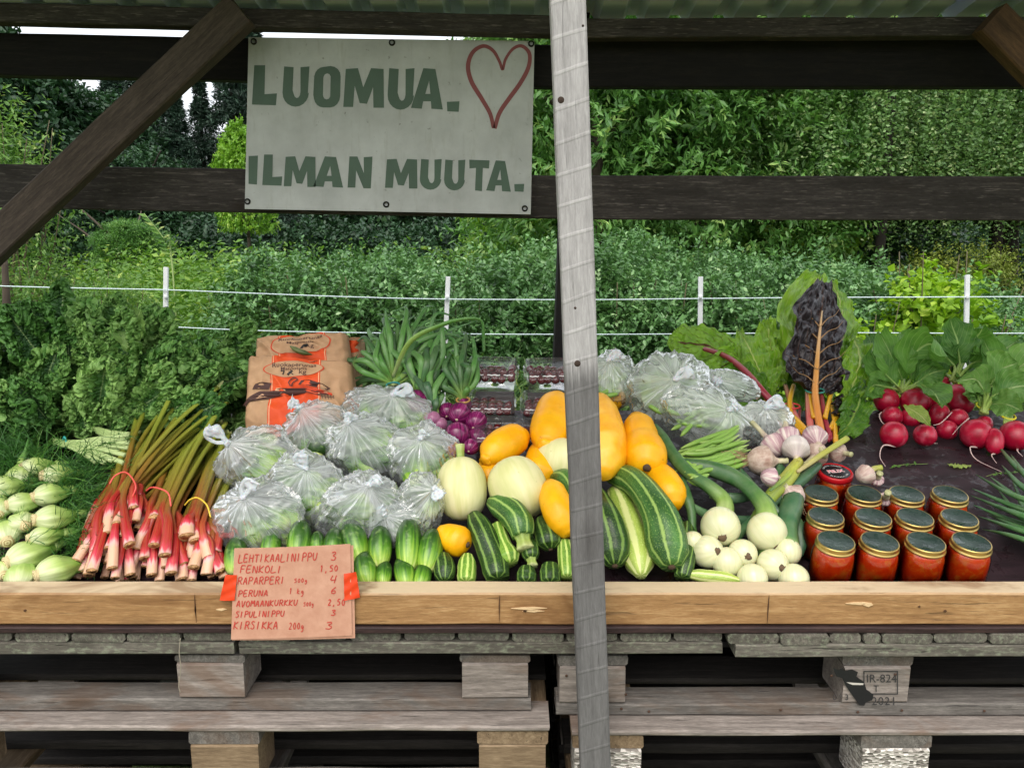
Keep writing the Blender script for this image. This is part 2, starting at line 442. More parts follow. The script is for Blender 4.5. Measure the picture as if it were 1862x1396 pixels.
# front post
fp = beam('front_post', P(1029, -110, -.055), P(1090, 1820, -.055), .052, .048, W_POST, None, (0, -1, 0), .0012, 90, .0025)
a = P(1029, -60, -.055); b = P(1082, 1396, -.055); d = (b - a)
a2 = a - d * .12; g = a + d * ((a.z) / (a.z - b.z)); m = mpp(P(1050, 700, -.055))
fp.data = boxmesh('front_post', (g - a2).length, .0535, .048, .0009, 100, .0025, 77); fp.data.materials.clear()
# the upper length of the post is paler, the lower is darker grey with orange scars
fp.data.materials.append(W_POST); place(fp, a2, g, (0, -1, 0))
def post_mat():
    m = W_POST; t = m.node_tree; bs = t.nodes['Principled BSDF']
    src = bs.inputs['Base Color'].links[0].from_socket
    tc = t.nodes.new('ShaderNodeTexCoord'); sx = t.nodes.new('ShaderNodeSeparateXYZ'); t.links.new(tc.outputs['Object'], sx.inputs[0])
    return t, bs, src, sx
t, bs, src, sx = post_mat()
L = (g - a2).length; k = ((P(1060, 665, -.055) - a2).length)
nz = t.nodes.new('ShaderNodeTexNoise'); nz.inputs['Scale'].default_value = 18; nz.inputs['Detail'].default_value = 4
ma = t.nodes.new('ShaderNodeMath'); ma.operation = 'MULTIPLY_ADD'; t.links.new(nz.outputs[0], ma.inputs[0]); ma.inputs[1].default_value = .06; t.links.new(sx.outputs[0], ma.inputs[2])
mr = t.nodes.new('ShaderNodeMapRange'); t.links.new(ma.outputs[0], mr.inputs[0])
mr.inputs[1].default_value = -L/2 + k + .015; mr.inputs[2].default_value = -L/2 + k + .055
mr.inputs[3].default_value = 1.0; mr.inputs[4].default_value = .38
mx = t.nodes.new('ShaderNodeMixRGB'); mx.blend_type = 'MULTIPLY'; mx.inputs[0].default_value = 1
t.links.new(src, mx.inputs[1]); cb = t.nodes.new('ShaderNodeCombineXYZ')
for i in range(3): t.links.new(mr.outputs[0], cb.inputs[i])
t.links.new(cb.outputs[0], mx.inputs[2]); t.links.new(mx.outputs[0], bs.inputs['Base Color'])
setp(fp, 'pale grey rough sawn post standing in front of the produce table', 'post')
def on_post(px, py):   # a point on the front face of the post
    return P(px, py, -.055 - .0245)
knotm = plain('dark_knot', '#3b3029', .8, 0, .2, .4, 300)
for (px, py, r) in ((1020, 182, 7), (1050, 661, 7), (1046, 560, 3), (1060, 47, 2.5)):
    p = on_post(px, py); q = p + Vector((0, .0012, 0))
    blob('knot', tuple(p + Vector((0, .002, 0))), (0, .0028, 0), lambda t, r=r: r * .0009 * math.sqrt(max(0, 1 - (2*t-1)**2)), knotm, None, None, 12, 8)
    kk = COL.objects[-1]; kk.parent = fp; kk.matrix_parent_inverse = fp.matrix_basis.inverted()

# front rail that keeps the produce on the board
rz = P(931, 1078.5, 0).z; rb = P(931, 1136, 0).z
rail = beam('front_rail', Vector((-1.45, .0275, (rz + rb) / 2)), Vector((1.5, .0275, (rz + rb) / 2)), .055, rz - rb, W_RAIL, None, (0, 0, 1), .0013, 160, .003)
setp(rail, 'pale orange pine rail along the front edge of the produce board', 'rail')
# splinters and dark cut marks on the rail
def flake(px, py, w, h, mat, name='splinter'):
    p = P(px, py, -.0016); m = mpp(p)
    pts = [(-w/2, 0), (-w*.2, h*.35), (w*.15, h*.5), (w/2, h*.1), (w*.2, -h*.2), (w*.05, -h*.5), (-w*.2, -h*.3)]
    V = [(p.x + u*m, p.y, p.z + v*m) for u, v in pts] + [(p.x + u*m*1.02, p.y + .0025, p.z + v*m*1.02) for u, v in pts]
    n = len(pts); Fc = [tuple(range(n))[::-1]] + [(i, (i+1) % n, n + (i+1) % n, n+i)[::-1] for i in range(n)]
    o = link(name, raw(name, np.array(V) - np.array(rail.location), Fc, False), mat, rail)
    o.matrix_parent_inverse = Matrix.LocRotScale(None, rail.matrix_basis.to_quaternion(), None).inverted()
    return o
sc_l = plain('torn_light_wood', '#cfb288', .8, bump=.5, bscale=300); sc_d = plain('dark_torn_wood', '#4a2f18', .9)
flake(962, 1106, 66, 6, sc_l); flake(970, 1111, 40, 4, sc_l); flake(955, 1111, 8, 4, sc_d, 'knot'); flake(1562, 1097, 48, 5, sc_l); flake(1579, 1100, 18, 7, sc_l)
flake(402, 1108, 20, 5, sc_l); flake(1672, 1103, 5, 4, sc_d, 'knot'); flake(1719, 1111, 7, 5, sc_d, 'knot'); flake(45, 1110, 6, 5, sc_d, 'knot'); flake(355, 1110, 3, 20, sc_d, 'knot')
# crack lines across the rail (cut ends of the timbers it is spliced from)
for px in (355, 908, 1397): flake(px, 1107, 2.4, 54, sc_d, 'saw_cut')

# produce board: dark film faced plywood, sloping up to the back
m = M_('dark_film_plywood')
nz = m.noise(m.objvec((1, 1, 1), False), 26, 5, .65, .5); wet = m.ramp(nz, [(.5, .55), (.60, .14)])
col = m.ramp(m.noise(m.objvec((1, 4, 4), False), 9, 4, .6), [(.3, '#1c1316'), (.7, '#33252a')])
m.set(Base_Color=col, Roughness=wet); m.b.inputs['Specular IOR Level'].default_value = .16; m.bump(nz, .3, .003)
M_BOARD = m.m
e0 = B0 + BA * -.03; e1 = B0 + BA * .86; off = BN * -.008
bo = beam('produce_board', Vector((-1.45, 0, 0)) + (e0 + e1) / 2 + off, Vector((1.5, 0, 0)) + (e0 + e1) / 2 + off, .89, .016, M_BOARD, None, BN, .0008, 60, .001)
setp(bo, 'dark brown film faced plywood board sloping up behind the front rail', 'board')
edge = beam('board_edge', Vector((-1.45, .018, rb - .0075)), Vector((1.5, .018, rb - .0075)), .05, .012, wood('dark_board_edge', '#1b1211', '#2e2120', '#4a3733', .6, .4, False, .6), None, (0, 0, 1), .0012, 160)
setp(edge, 'thin dark brown strip directly under the pine rail', 'strip')
# hidden bearers that carry the slope
for i, x in enumerate((-1.3, -.45, .4, 1.25)):
    o = beam('board_bearer', Vector((x, .12, .79)), Vector((x, .84, .965)), .045, .04, W_PAL, None, (0, 0, 1), .001, 6)
    setp(o, 'wooden bearer hidden under the sloping produce board', 'bearer', 'bearers under the board')

# ---------------------------------------------------------------- slatted decks under the board
zs_t = P(931, 1149, .0).z; zs_b = P(931, 1167, .0).z; zc_b = P(931, 1190, .0).z
def deck(x0, x1, xs, label, dz=0, dy=0, skew=0):
    yF = .004 + dy
    t = thing('slatted_deck', ((P(x0, 1170, yF).x + P(x1, 1170, yF).x) / 2, .4, zc_b), label, 'deck')
    for i, (u, v) in enumerate(xs):
        a = P(u, 1157, yF).x; b = P(v, 1157, yF).x; xc = (a + b) / 2; h = (zs_t - zs_b)
        sh = R.uniform(-.004, .006)
        beam('slat', (xc + skew, yF + sh, (zs_t + zs_b) / 2 + dz + R.uniform(-.001, .001)), (xc, .80, (zs_t + zs_b) / 2 + dz), b - a, h, W_SLAT, t, (0, 0, 1), .002, 30, .005)
    for y in (.0 + dy, .37, .72):
        a = P(x0, 1180, 0 + dy).x; b = P(x1, 1180, 0 + dy).x
        beam('cross_board', (a, y + .035, (zs_b + zc_b) / 2 - .0005 + dz), (b, y + .035, (zs_b + zc_b) / 2 - .0005 + dz), .068, zs_b - zc_b - .002, W_SLAT, t, (0, 0, 1), .0016, 60, .002)
    return t
deck(-240, 425, [(-230, -135), (-130, -74), (-70, 21), (30, 126), (132, 229), (233, 329), (334, 423)], 'grey mossy slatted deck at the far left under the rail')
deck(435, 1314, [(437, 530), (535, 630), (636, 728), (735, 825), (832, 925), (932, 1024), (1030, 1122), (1128, 1220), (1226, 1313)], 'middle grey slatted deck crossing behind the front post')
deck(1338, 2220, [(1324, 1417), (1419, 1508), (1511, 1568), (1571, 1602), (1606, 1697), (1701, 1797), (1801, 1896), (1900, 2000), (2004, 2100), (2104, 2200)], 'right grey slatted deck with split and cracked slats', 0.001, -.012)

# ---------------------------------------------------------------- pallets
M_CHIP = M_('pressed_chip_block')
v1 = M_CHIP.n('TexVoronoi', {'Vector': M_CHIP.objvec((1, 1, 2.2)), 'Scale': 110.0}); cc = M_CHIP.ramp(v1.outputs['Color'], [(.2, '#6f6962'), (.5, '#a9a39a'), (.8, '#d5d0c8')])
M_CHIP.set(Base_Color=cc, Roughness=.95); M_CHIP.bump(v1.outputs['Distance'], 1.0, .004); M_CHIP = M_CHIP.m
def zp(py, y): return P(931, py, y).z
def pallet(yF, x_right=None, x_left=None, zt=None, label='', top_front=True, blockmat=None, blockmat_side=None, botmat=None, topmat=None, length=1.2, H=None):
    """long side of a pallet to the front; blocks, stringers, top and bottom boards are its parts.
    zt: dict of heights ttop, tbot(=stringer top), sbot(=block top), bbot(=block bottom), base"""
    x0 = x_left if x_left is not None else x_right - length
    x1 = x0 + length
    D = .8
    t = thing('pallet', ((x0 + x1) / 2, yF + D / 2, zt['base']), label, 'pallet')
    bw = .135
    xb = [x0 + bw / 2 - .0, (x0 + x1) / 2, x1 - bw / 2]
    yb = [yF + .05, yF + D / 2, yF + D - .05]
    for k, xc in enumerate(xb):
        zz = (zt['ttop_s'], zt['sbot'])
        beam('stringer_board', (xc, yF + .004, (zz[0] + zz[1]) / 2), (xc, yF + D, (zz[0] + zz[1]) / 2), bw * .97, zz[0] - zz[1] - .001, (W_END if (k != 1 and yF < 0) else W_PAL), t, (0, 0, 1), .0015, 20, .003)
        for j, yc in enumerate(yb):
            bm_ = blockmat if (blockmat and j == 0) else W_PALP
            beam('block', (xc - bw / 2 + .006, yc + .001, (zt['sbot'] + zt['bbot']) / 2), (xc + bw / 2 - .006, yc + .001, (zt['sbot'] + zt['bbot']) / 2), .098, zt['sbot'] - zt['bbot'] - .0015, bm_, t, (0, 0, 1), .0018, 10, .004)
    for j, yc in enumerate(yb):
        hb = zt['bbot'] - zt['base']
        wb = .062 if j == 0 else .1; yc2 = yF + .031 if j == 0 else yc
        beam('bottom_board', (x0, yc2 + .002, zt['base'] + hb / 2), (x1, yc2 + .002, zt['base'] + hb / 2), wb, hb - .001, (botmat or W_PAL) if j == 0 else W_SHADE, t, (0, 0, 1), .0018, 60, .003)
    if top_front is not None:
        ys = [yF + .07, yF + .225, yF + .4, yF + .575, yF + .73]
        for j, yc in enumerate(ys):
            if j == 0 and not top_front: continue
            hb = zt['ttop'] - zt['ttop_s']
            w = .145 if j in (0, 2, 4) else .1
            if j == 0: w = .085; yc = yF + .0425
            beam('top_board', (x0, yc, zt['ttop_s'] + hb / 2), (x1, yc, zt['ttop_s'] + hb / 2), w, hb - .001, (topmat or W_PALP) if j == 0 else W_SHADE, t, (0, 0, 1), .002, 60, .004)
    return t
Y1 = .012; Y2 = -.03
# upper left
ZU = dict(ttop=zp(1190, Y1) - .001, ttop_s=zp(1190, Y1) - .003, sbot=zp(1206, Y1), bbot=zp(1271, Y1), base=zp(1294, Y1))
ZUR = dict(ttop=zp(1190, Y1) - .001, ttop_s=zp(1191, Y1) - .003, sbot=zp(1212, Y1), bbot=zp(1280, Y1), base=zp(1302, Y1))
pallet(Y1, x_right=P(966, 1240, Y1).x, zt=ZU, label='upper left grey pallet with two plain wooden blocks showing', top_front=None)
upr = pallet(Y1, x_left=P(1012, 1240, Y1).x, zt=ZUR, label='upper right grey pallet with a stamped block and black paint', top_front=None)
ZL = dict(ttop=ZU['base'] - .001, ttop_s=zp(1331, Y2), sbot=zp(1355, Y2), bbot=zp(1432, Y2), base=zp(1455, Y2))
pallet(Y2, x_right=P(999, 1330, Y2).x, zt=ZL, label='lower left pallet with brown end grain blocks below it', blockmat=W_END)
ZR = dict(ttop=ZUR['base'] - .001, ttop_s=zp(1339, Y2), sbot=zp(1362, Y2), bbot=zp(1440, Y2), base=zp(1463, Y2))
pallet(Y2, x_left=P(1040, 1330, Y2).x, zt=ZR, label='lower right pallet standing on speckled pressed chip blocks', blockmat=M_CHIP)
h = .144
for k in range(3):
    for (Z, kw, nm) in ((ZL, dict(x_right=P(999, 1330, Y2).x), 'left'), (ZR, dict(x_left=P(1040, 1330, Y2).x), 'right')):
        top = Z['base'] - .0015 - k * h
        if top - h < -.05: continue
        zt = dict(ttop=top, ttop_s=top - .022, sbot=top - .044, bbot=top - .122, base=top - .144)
        pallet(Y2 + .01, zt=zt, label=['pallet just under the visible stack on the ' + nm, 'pallet near the ground on the ' + nm, 'pallet resting on the ground on the ' + nm][k], **kw)

NAIL = plain('rusty_nail', '#4a3426', .7, .3)
def nail(px, py, y, par, r=.0028):
    p = P(px, py, y); blob('nail', p, (0, -.0008, 0), lambda s: r*ell0(s), NAIL, par, None, 8, 5)
def ell0(t): return max(0.0, 1 - abs(2*t - 1)**2.5)**.4
for (px, py) in ((1030, 1228), (1138, 1262), (1512, 1228), (1628, 1226)): nail(px, py, .0115, upr)
for (px, py) in ((1180, 1293), (1420, 1290), (1560, 1294), (1640, 1291), (1790, 1292), (1130, 1288)): nail(px, py, .0113, upr)
# stamp and black paint on the block of the upper right pallet
ink = plain('faded_black_ink', '#2b2a2a', .9); blk = plain('black_paint', '#0b0b0e', .6, bump=.3)
def textmesh(s, size, mat, name, fn, parent, extrude=0.0, align='LEFT', spacing=1.0, shear=0., offset=0.0):
    cu = bpy.data.curves.new(name, 'FONT'); cu.body = s; cu.size = size; cu.extrude = extrude; cu.align_x = align; cu.space_character = spacing; cu.shear = shear; cu.offset = offset
    cu.resolution_u = 3
    o = bpy.data.objects.new(name, cu); COL.objects.link(o); dg = bpy.context.evaluated_depsgraph_get(); dg.update()
    me = bpy.data.meshes.new_from_object(o.evaluated_get(dg)); bpy.data.objects.remove(o)
    me.name = name
    V = np.array([fn(v.co.x, v.co.y) for v in me.vertices]); V = rel(V, parent, None)
    me.vertices.foreach_set('co', V.astype(np.float32).ravel()); me.update()
    return link(name, me, mat, parent)
def polymesh(name, loops, mat, fn, parent, thick=None):
    """filled outline(s) (holes allowed) given in plane coordinates, carried to the place by fn"""
    cu = bpy.data.curves.new(name, 'CURVE'); cu.dimensions = '2D'; cu.fill_mode = 'BOTH'
    for lp in loops:
        s = cu.splines.new('POLY'); s.points.add(len(lp) - 1); s.use_cyclic_u = True
        for i, (x, y) in enumerate(lp): s.points[i].co = (x, y, 0, 1)
    o = bpy.data.objects.new(name, cu); COL.objects.link(o); dg = bpy.context.evaluated_depsgraph_get(); dg.update()
    me = bpy.data.meshes.new_from_object(o.evaluated_get(dg)); bpy.data.objects.remove(o); me.name = name
    V = rel(np.array([fn(v.co.x, v.co.y) for v in me.vertices]), parent, None)
    me.vertices.foreach_set('co', V.astype(np.float32).ravel()); me.update()
    return link(name, me, mat, parent)
yb = Y1 - .0012
def onblock(x, y):
    p = P(x, y, yb); return (p.x, p.y, p.z)
k = mpp(P(1600, 1240, yb))
textmesh('IR-824', 21, ink, 'stamp_text', lambda x, y: onblock(1575 + x, 1240 - y), upr)
textmesh('T', 17, ink, 'stamp_text', lambda x, y: onblock(1588 + x, 1257 - y), upr)
textmesh('2021', 21, ink, 'stamp_text', lambda x, y: onblock(1585 + x, 1281 - y), upr, spacing=1.1)
textmesh('0 * 3', 15, ink, 'stamp_text', lambda x, y: onblock(1514 + x, 1272 - y), upr)
fr = [(1570, 1219), (1633, 1219), (1633, 1262), (1570, 1262)]; fi = [(1572, 1221), (1631, 1221), (1631, 1260), (1572, 1260)]
polymesh('stamp_frame', [fr, fi], ink, lambda x, y: onblock(x, y), upr)
bp = [(1515, 1213), (1524, 1217), (1532, 1213), (1534, 1219), (1549, 1216), (1560, 1221), (1557, 1229), (1571, 1239), (1575, 1252), (1588, 1262), (1586, 1272), (1574, 1276), (1571, 1282), (1562, 1281), (1556, 1272), (1546, 1258), (1538, 1246), (1531, 1232), (1521, 1229), (1517, 1222)]
polymesh('paint_patch', [bp], blk, lambda x, y: (lambda q: (q[0], q[1] - .0006, q[2]))(onblock(x, y)), upr)
polymesh('paint_scratch', [[(1538, 1239), (1553, 1240), (1570, 1241), (1569, 1244), (1550, 1244)]], plain('bare_scratch', '#b9b4ab', .9), lambda x, y: (lambda q: (q[0], q[1] - .0012, q[2]))(onblock(x, y)), upr)
# thread hanging in front of the left block
thr = tube('thread', [P(328, 1160, -.004), P(326, 1185, -.006), P(329, 1215, -.006), P(325, 1245, -.006), P(328, 1258, -.006)], [.0009, .0009], plain('grey_twine', '#8c8474', .9), m=30, n=5)
setp(thr, 'thin grey thread hanging left of a pallet block', 'thread')
for k_, (xa, xb_) in enumerate(((-1.25, .0), (.02, 1.5))):  # unseen panels added behind the pallets to keep rear light out
    setp(beam('rear_light_blocker', (xa, .86, .38), (xb_, .86, .38), .018, .76, W_BLACK, None, (0, 0, 1), .001, 10), ['added dark panel blocking rear light behind the left pallets', 'added dark panel blocking rear light behind the right pallets'][k_], 'light blocker')
# round grey tub pushed under the decks
tb = thing('storage_tub', P(385, 1350, .42), 'grey plastic tub stored behind the lower left pallet block', 'tub'); tb.location.z = ZL['ttop'] - .14; ORG[tb] = Vector(tb.location)
m_tub = plain('grey_tub_plastic', '#55575a', .5)
ph = np.linspace(0, 2*np.pi, 36, endpoint=False)
# the tub stands on the pallet below, between the blocks
prof_ = [(.001, .0), (.085, .0), (.088, .004), (.100, .112), (.105, .114), (.105, .118), (.098, .118), (.085, .006), (.001, .005)]
tb.location = (P(385, 1350, .30).x, .30, ZL['base'] + .0); 
tb.location.z = ZL['base'] + .001; ORG[tb] = Vector(tb.location)
lathe('wall', prof_, m_tub, tb, 36)

# ---------------------------------------------------------------- the sign
SY = .855
sgn = thing('painted_sign', P(705, 230, SY), 'white painted sign with green words and a red heart', 'sign')
c00, c10, c11, c01 = [np.array(P(*q, SY)) for q in ((452, 68), (972, 75), (965, 390), (445, 380))]
def sg(u, v, d=0):   # u right, v down in 0..1
    p = (c00 * (1-u) + c10 * u) * (1-v) + (c01 * (1-u) + c11 * u) * v; p[1] -= d; return p
pxs = lambda x, y, d=.0008: sg((x - 449) / 520, (y - (69 + (x - 449) / 520 * 7)) / 314, d)
m = M_('dirty_white_sign_paint')
n1 = m.noise(m.objvec((1, 1, 1), False), 7, 5, .65); n2 = m.noise(m.objvec((14, 14, 2.5), False), 3.5, 4, .7); n3 = m.noise(m.objvec((1, 1, 1), False), 50, 3, .6)
col = m.ramp(n1, [(.3, '#a9aba8'), (.65, '#c4c6c4')]); col = m.mix(m.ramp(n2, [(.55, 0.), (.75, .35)]), col, '#8f8e80'); col = m.mix(m.ramp(n3, [(.66, 0.), (.72, .6)]), col, '#6a675c')
m.set(Base_Color=col, Roughness=.45); m.bump(n2, .06, .002); M_SIGN = m.m
G2 = np.array([[sg(u, v, 0) for u in np.linspace(0, 1, 12)] for v in np.linspace(0, 1, 8)]); Gb = G2 + np.array([0, .008, 0])
f, uv = gridfaces(8, 12, False)
V = np.concatenate([G2.reshape(-1, 3), Gb.reshape(-1, 3)]); fl = [tuple(q) for q in f] + [tuple(q[::-1] + 96) for q in f]
b1 = list(range(12)) + [12*i + 11 for i in range(1, 8)] + [84 + 10 - i for i in range(11)] + [12*i for i in range(6, 0, -1)]
fl += [(b1[i], b1[i-1], b1[i-1] + 96, b1[i] + 96) for i in range(len(b1))]
link('panel', raw('panel', rel(V, sgn, None), fl, False), M_SIGN, sgn)
GL = {}
def R4(x0, y0, x1, y1): return [(x0, y0), (x1, y0), (x1, y1), (x0, y1)]
def arc(cx, cy, rx, ry, a0, a1, n=9): return [(cx + rx*math.cos(math.radians(a0 + (a1-a0)*i/n)), cy + ry*math.sin(math.radians(a0 + (a1-a0)*i/n))) for i in range(n+1)]
GL['L'] = [[(.06, 1), (.5, 1), (.5, .28), (1, .3), (.97, 0), (0, .02)]]
GL['U'] = [[(.04, 1), (.40, .98), (.38, .40)] + arc(.55, .36, .13, .16, 200, 360, 5) + [(.66, .98), (1, 1), (.96, .32)] + arc(.5, .34, .5, .36, 0, -180, 10)]
GL['O'] = [arc(.5, .5, .5, .52, 0, 360, 20)[:-1] if False else [(.0, .3)] + arc(.38, .26, .36, .27, 190, 270, 4) + arc(.64, .28, .36, .29, 270, 360, 4) + [(1, .7)] + arc(.62, .76, .38, .25, 0, 90, 4) + arc(.38, .74, .36, .25, 90, 175, 4), [(.36, .3), (.36, .72)] + arc(.5, .74, .13, .09, 170, 10, 4) + [(.63, .3)] + arc(.5, .28, .13, .09, -10, -170, 4)]
GL['M'] = [[(.04, .98), (.34, 1), (.48, .52), (.66, 1), (.97, .98), (1, 0), (.74, .0), (.72, .52), (.58, .1), (.40, .12), (.27, .55), (.24, .02), (0, .02)]]
GL['A'] = [[(.36, 1), (.74, .98), (1, .0), (.64, .02), (.62, .2), (.38, .2), (.34, .02), (0, .04)], [(.44, .38), (.60, .38), (.55, .7)]]
GL['I'] = [[(.0, .98), (1, 1), (.96, .0), (.06, .02)]]
GL['N'] = [[(.05, 1), (.38, 1), (.66, .48), (.64, .98), (1, 1), (.96, 0), (.66, .0), (.34, .56), (.32, .02), (0, .02)]]
GL['T'] = [[(.0, 1), (1, .98), (.98, .72), (.68, .74), (.66, 0), (.32, .02), (.34, .74), (.02, .72)]]
GL['.'] = [[(.0, .95), (1, 1), (.95, 0), (.05, .05)]]
M_GREEN = plain('faded_green_paint', '#4a6350', .5, bump=.0, var=.3, bscale=60)
for ch, x0, y0, x1, y1 in [('L', 458, 119, 503, 191), ('U', 513, 121, 561, 192), ('O', 569, 121, 618, 194), ('M', 624, 124, 698, 195), ('U', 704, 124, 752, 197), ('A', 747, 124, 805, 198), ('.', 812, 183, 835, 202),
                            ('I', 454, 283, 471, 337), ('L', 480, 281, 516, 339), ('M', 519, 284, 577, 341), ('A', 573, 284, 627, 342), ('N', 635, 284, 679, 343),
                            ('M', 703, 288, 762, 343), ('U', 766, 288, 805, 344), ('U', 810, 289, 848, 345), ('T', 855, 289, 892, 347), ('A', 887, 290, 932, 348), ('.', 938, 333, 956, 348)]:
    polymesh('letter' if ch != '.' else 'full_stop', GL[ch], M_GREEN, lambda x, y, x0=x0, y0=y0, x1=x1, y1=y1: pxs(x0 + x*(x1-x0), y1 - y*(y1-y0)), sgn)
def ribbon(name, pts, w, mat, fn, parent, n=40, taper=False):
    C = cr([(p[0], p[1], 0) for p in pts], n)[:, :2]
    T = np.gradient(C, axis=0); T /= np.linalg.norm(T, axis=1)[:, None] + 1e-9; Nn = np.stack([-T[:, 1], T[:, 0]], 1)
    ww = w if not callable(w) else np.array([w(t) for t in np.linspace(0, 1, n)])[:, None]
    A, B_ = C + Nn * ww / 2, C - Nn * ww / 2
    V = rel(np.array([fn(*p) for p in A] + [fn(*p) for p in B_]), parent, None)
    return link(name, raw(name, V, [(i, i+1, n+i+1, n+i) for i in range(n-1)], False), mat, parent)
heart = [(898, 231), (891, 205), (875, 178), (856, 148), (849, 120), (857, 96), (876, 85), (894, 93), (906, 112), (912, 126), (917, 108), (930, 90), (946, 85), (960, 98), (959, 122), (945, 150), (925, 178), (908, 204), (900, 232)]
ribbon('heart_outline', heart, lambda t: 6.5 + 1.5 * math.sin(t * 9), plain('faded_red_paint', '#8a3f3c', .5, var=.3), pxs, sgn, 120)
scr = plain('dark_screw', '#2c2a28', .4, .6)
for (x, y) in ((459, 77), (710, 79), (963, 81), (454, 369), (706, 373), (958, 379)):
    p = pxs(x, y, 0); w = thing  # washer with screw
    blob('screw', tuple(p + np.array([0, -.0015, 0])), (0, .003, 0), lambda t: .0085 * math.sqrt(max(0, 1 - (2*t-1)**4)) if t > .4 else .0045 + .004 * t, scr, sgn, None, 16, 10)

# ---------------------------------------------------------------- price card on the rail
CY = -.011
card = thing('price_card', P(530, 1075, CY), 'pink brown cardboard price card with handwritten red list', 'card')
q00, q10, q11, q01 = [np.array(P(*q)) for q in ((426, 997, -.006), (637, 989, -.004), (640, 1155, -.012), (420, 1162, -.016))]
def cd(x, y, d=.0006):
    u = (x - 423) / 216.; v = (y - (997 - u * 8)) / 165.5
    p = (q00 * (1-u) + q10 * u) * (1-v) + (q01 * (1-u) + q11 * u) * v
    p = p + np.array([0, -.004 * math.sin(u * 3.1) * (1 - .5 * v) - d, 0]); 
    return p
m = M_('brown_card_paper'); n1 = m.noise(m.objvec((1, 1, 1), False), 30, 4, .7)
m.set(Base_Color=m.ramp(n1, [(.3, '#b08068'), (.7, '#c2957d')]), Roughness=.8); m.bump(n1, .15, .002); M_CARD = m.m
us = np.linspace(0, 1, 20); vs = np.linspace(0, 1, 14)
Gc = np.array([[cd(423 + 216*u, 997 - u*8 + 165.5*v, 0) for u in us] for v in vs])
Gk = Gc + np.array([0, .002, 0]); V = np.concatenate([Gc.reshape(-1, 3), Gk.reshape(-1, 3)]); N0 = 20*14
f, uv = gridfaces(14, 20, False); b1 = list(range(20)) + [20*i + 19 for i in range(1, 14)] + [260 + 18 - i for i in range(19)] + [20*i for i in range(12, 0, -1)]
fl = [tuple(q) for q in f] + [tuple(q[::-1] + N0) for q in f] + [(b1[i], b1[i-1], b1[i-1] + N0, b1[i] + N0) for i in range(len(b1))]
link('card_sheet', raw('card_sheet', rel(V, card, None), fl, False), M_CARD, card)
# second sheet that curls out behind
Gs = np.array([[cd(424 + 220*u, 1000 - u*8 + (165.5 + 3*u)*v, 0) + np.array([0, .003, 0]) for u in us] for v in vs])
surf('back_sheet', Gs, M_CARD, card, wrap=False)
m = M_('orange_red_tape'); m.set(Base_Color=lin('#d9421f'), Roughness=.35); m.bump(m.noise(m.objvec((1, 1, 1), False), 60, 3), .3, .002); M_TAPE = m.m
def strip(name, corners, mat, parent, d0=.0014):
    c = [np.array(q) for q in corners]
    Gt = np.array([[((c[0]*(1-u) + c[1]*u)*(1-v) + (c[3]*(1-u) + c[2]*u)*v) + np.array([0, -d0 - .0018*math.sin(v*7+u*2)**2, 0]) for u in np.linspace(0, 1, 6)] for v in np.linspace(0, 1, 16)])
    return surf(name, Gt, mat, parent, wrap=False)
strip('tape', [cd(409, 1044, .0), cd(431, 1043, .001), cd(428, 1090, .001), P(400, 1090, -.002)], M_TAPE, card)
strip('tape', [cd(627, 1041, .001), P(648, 1038, -.002), P(655, 1085, -.002), cd(627, 1089, .001)], M_TAPE, card)
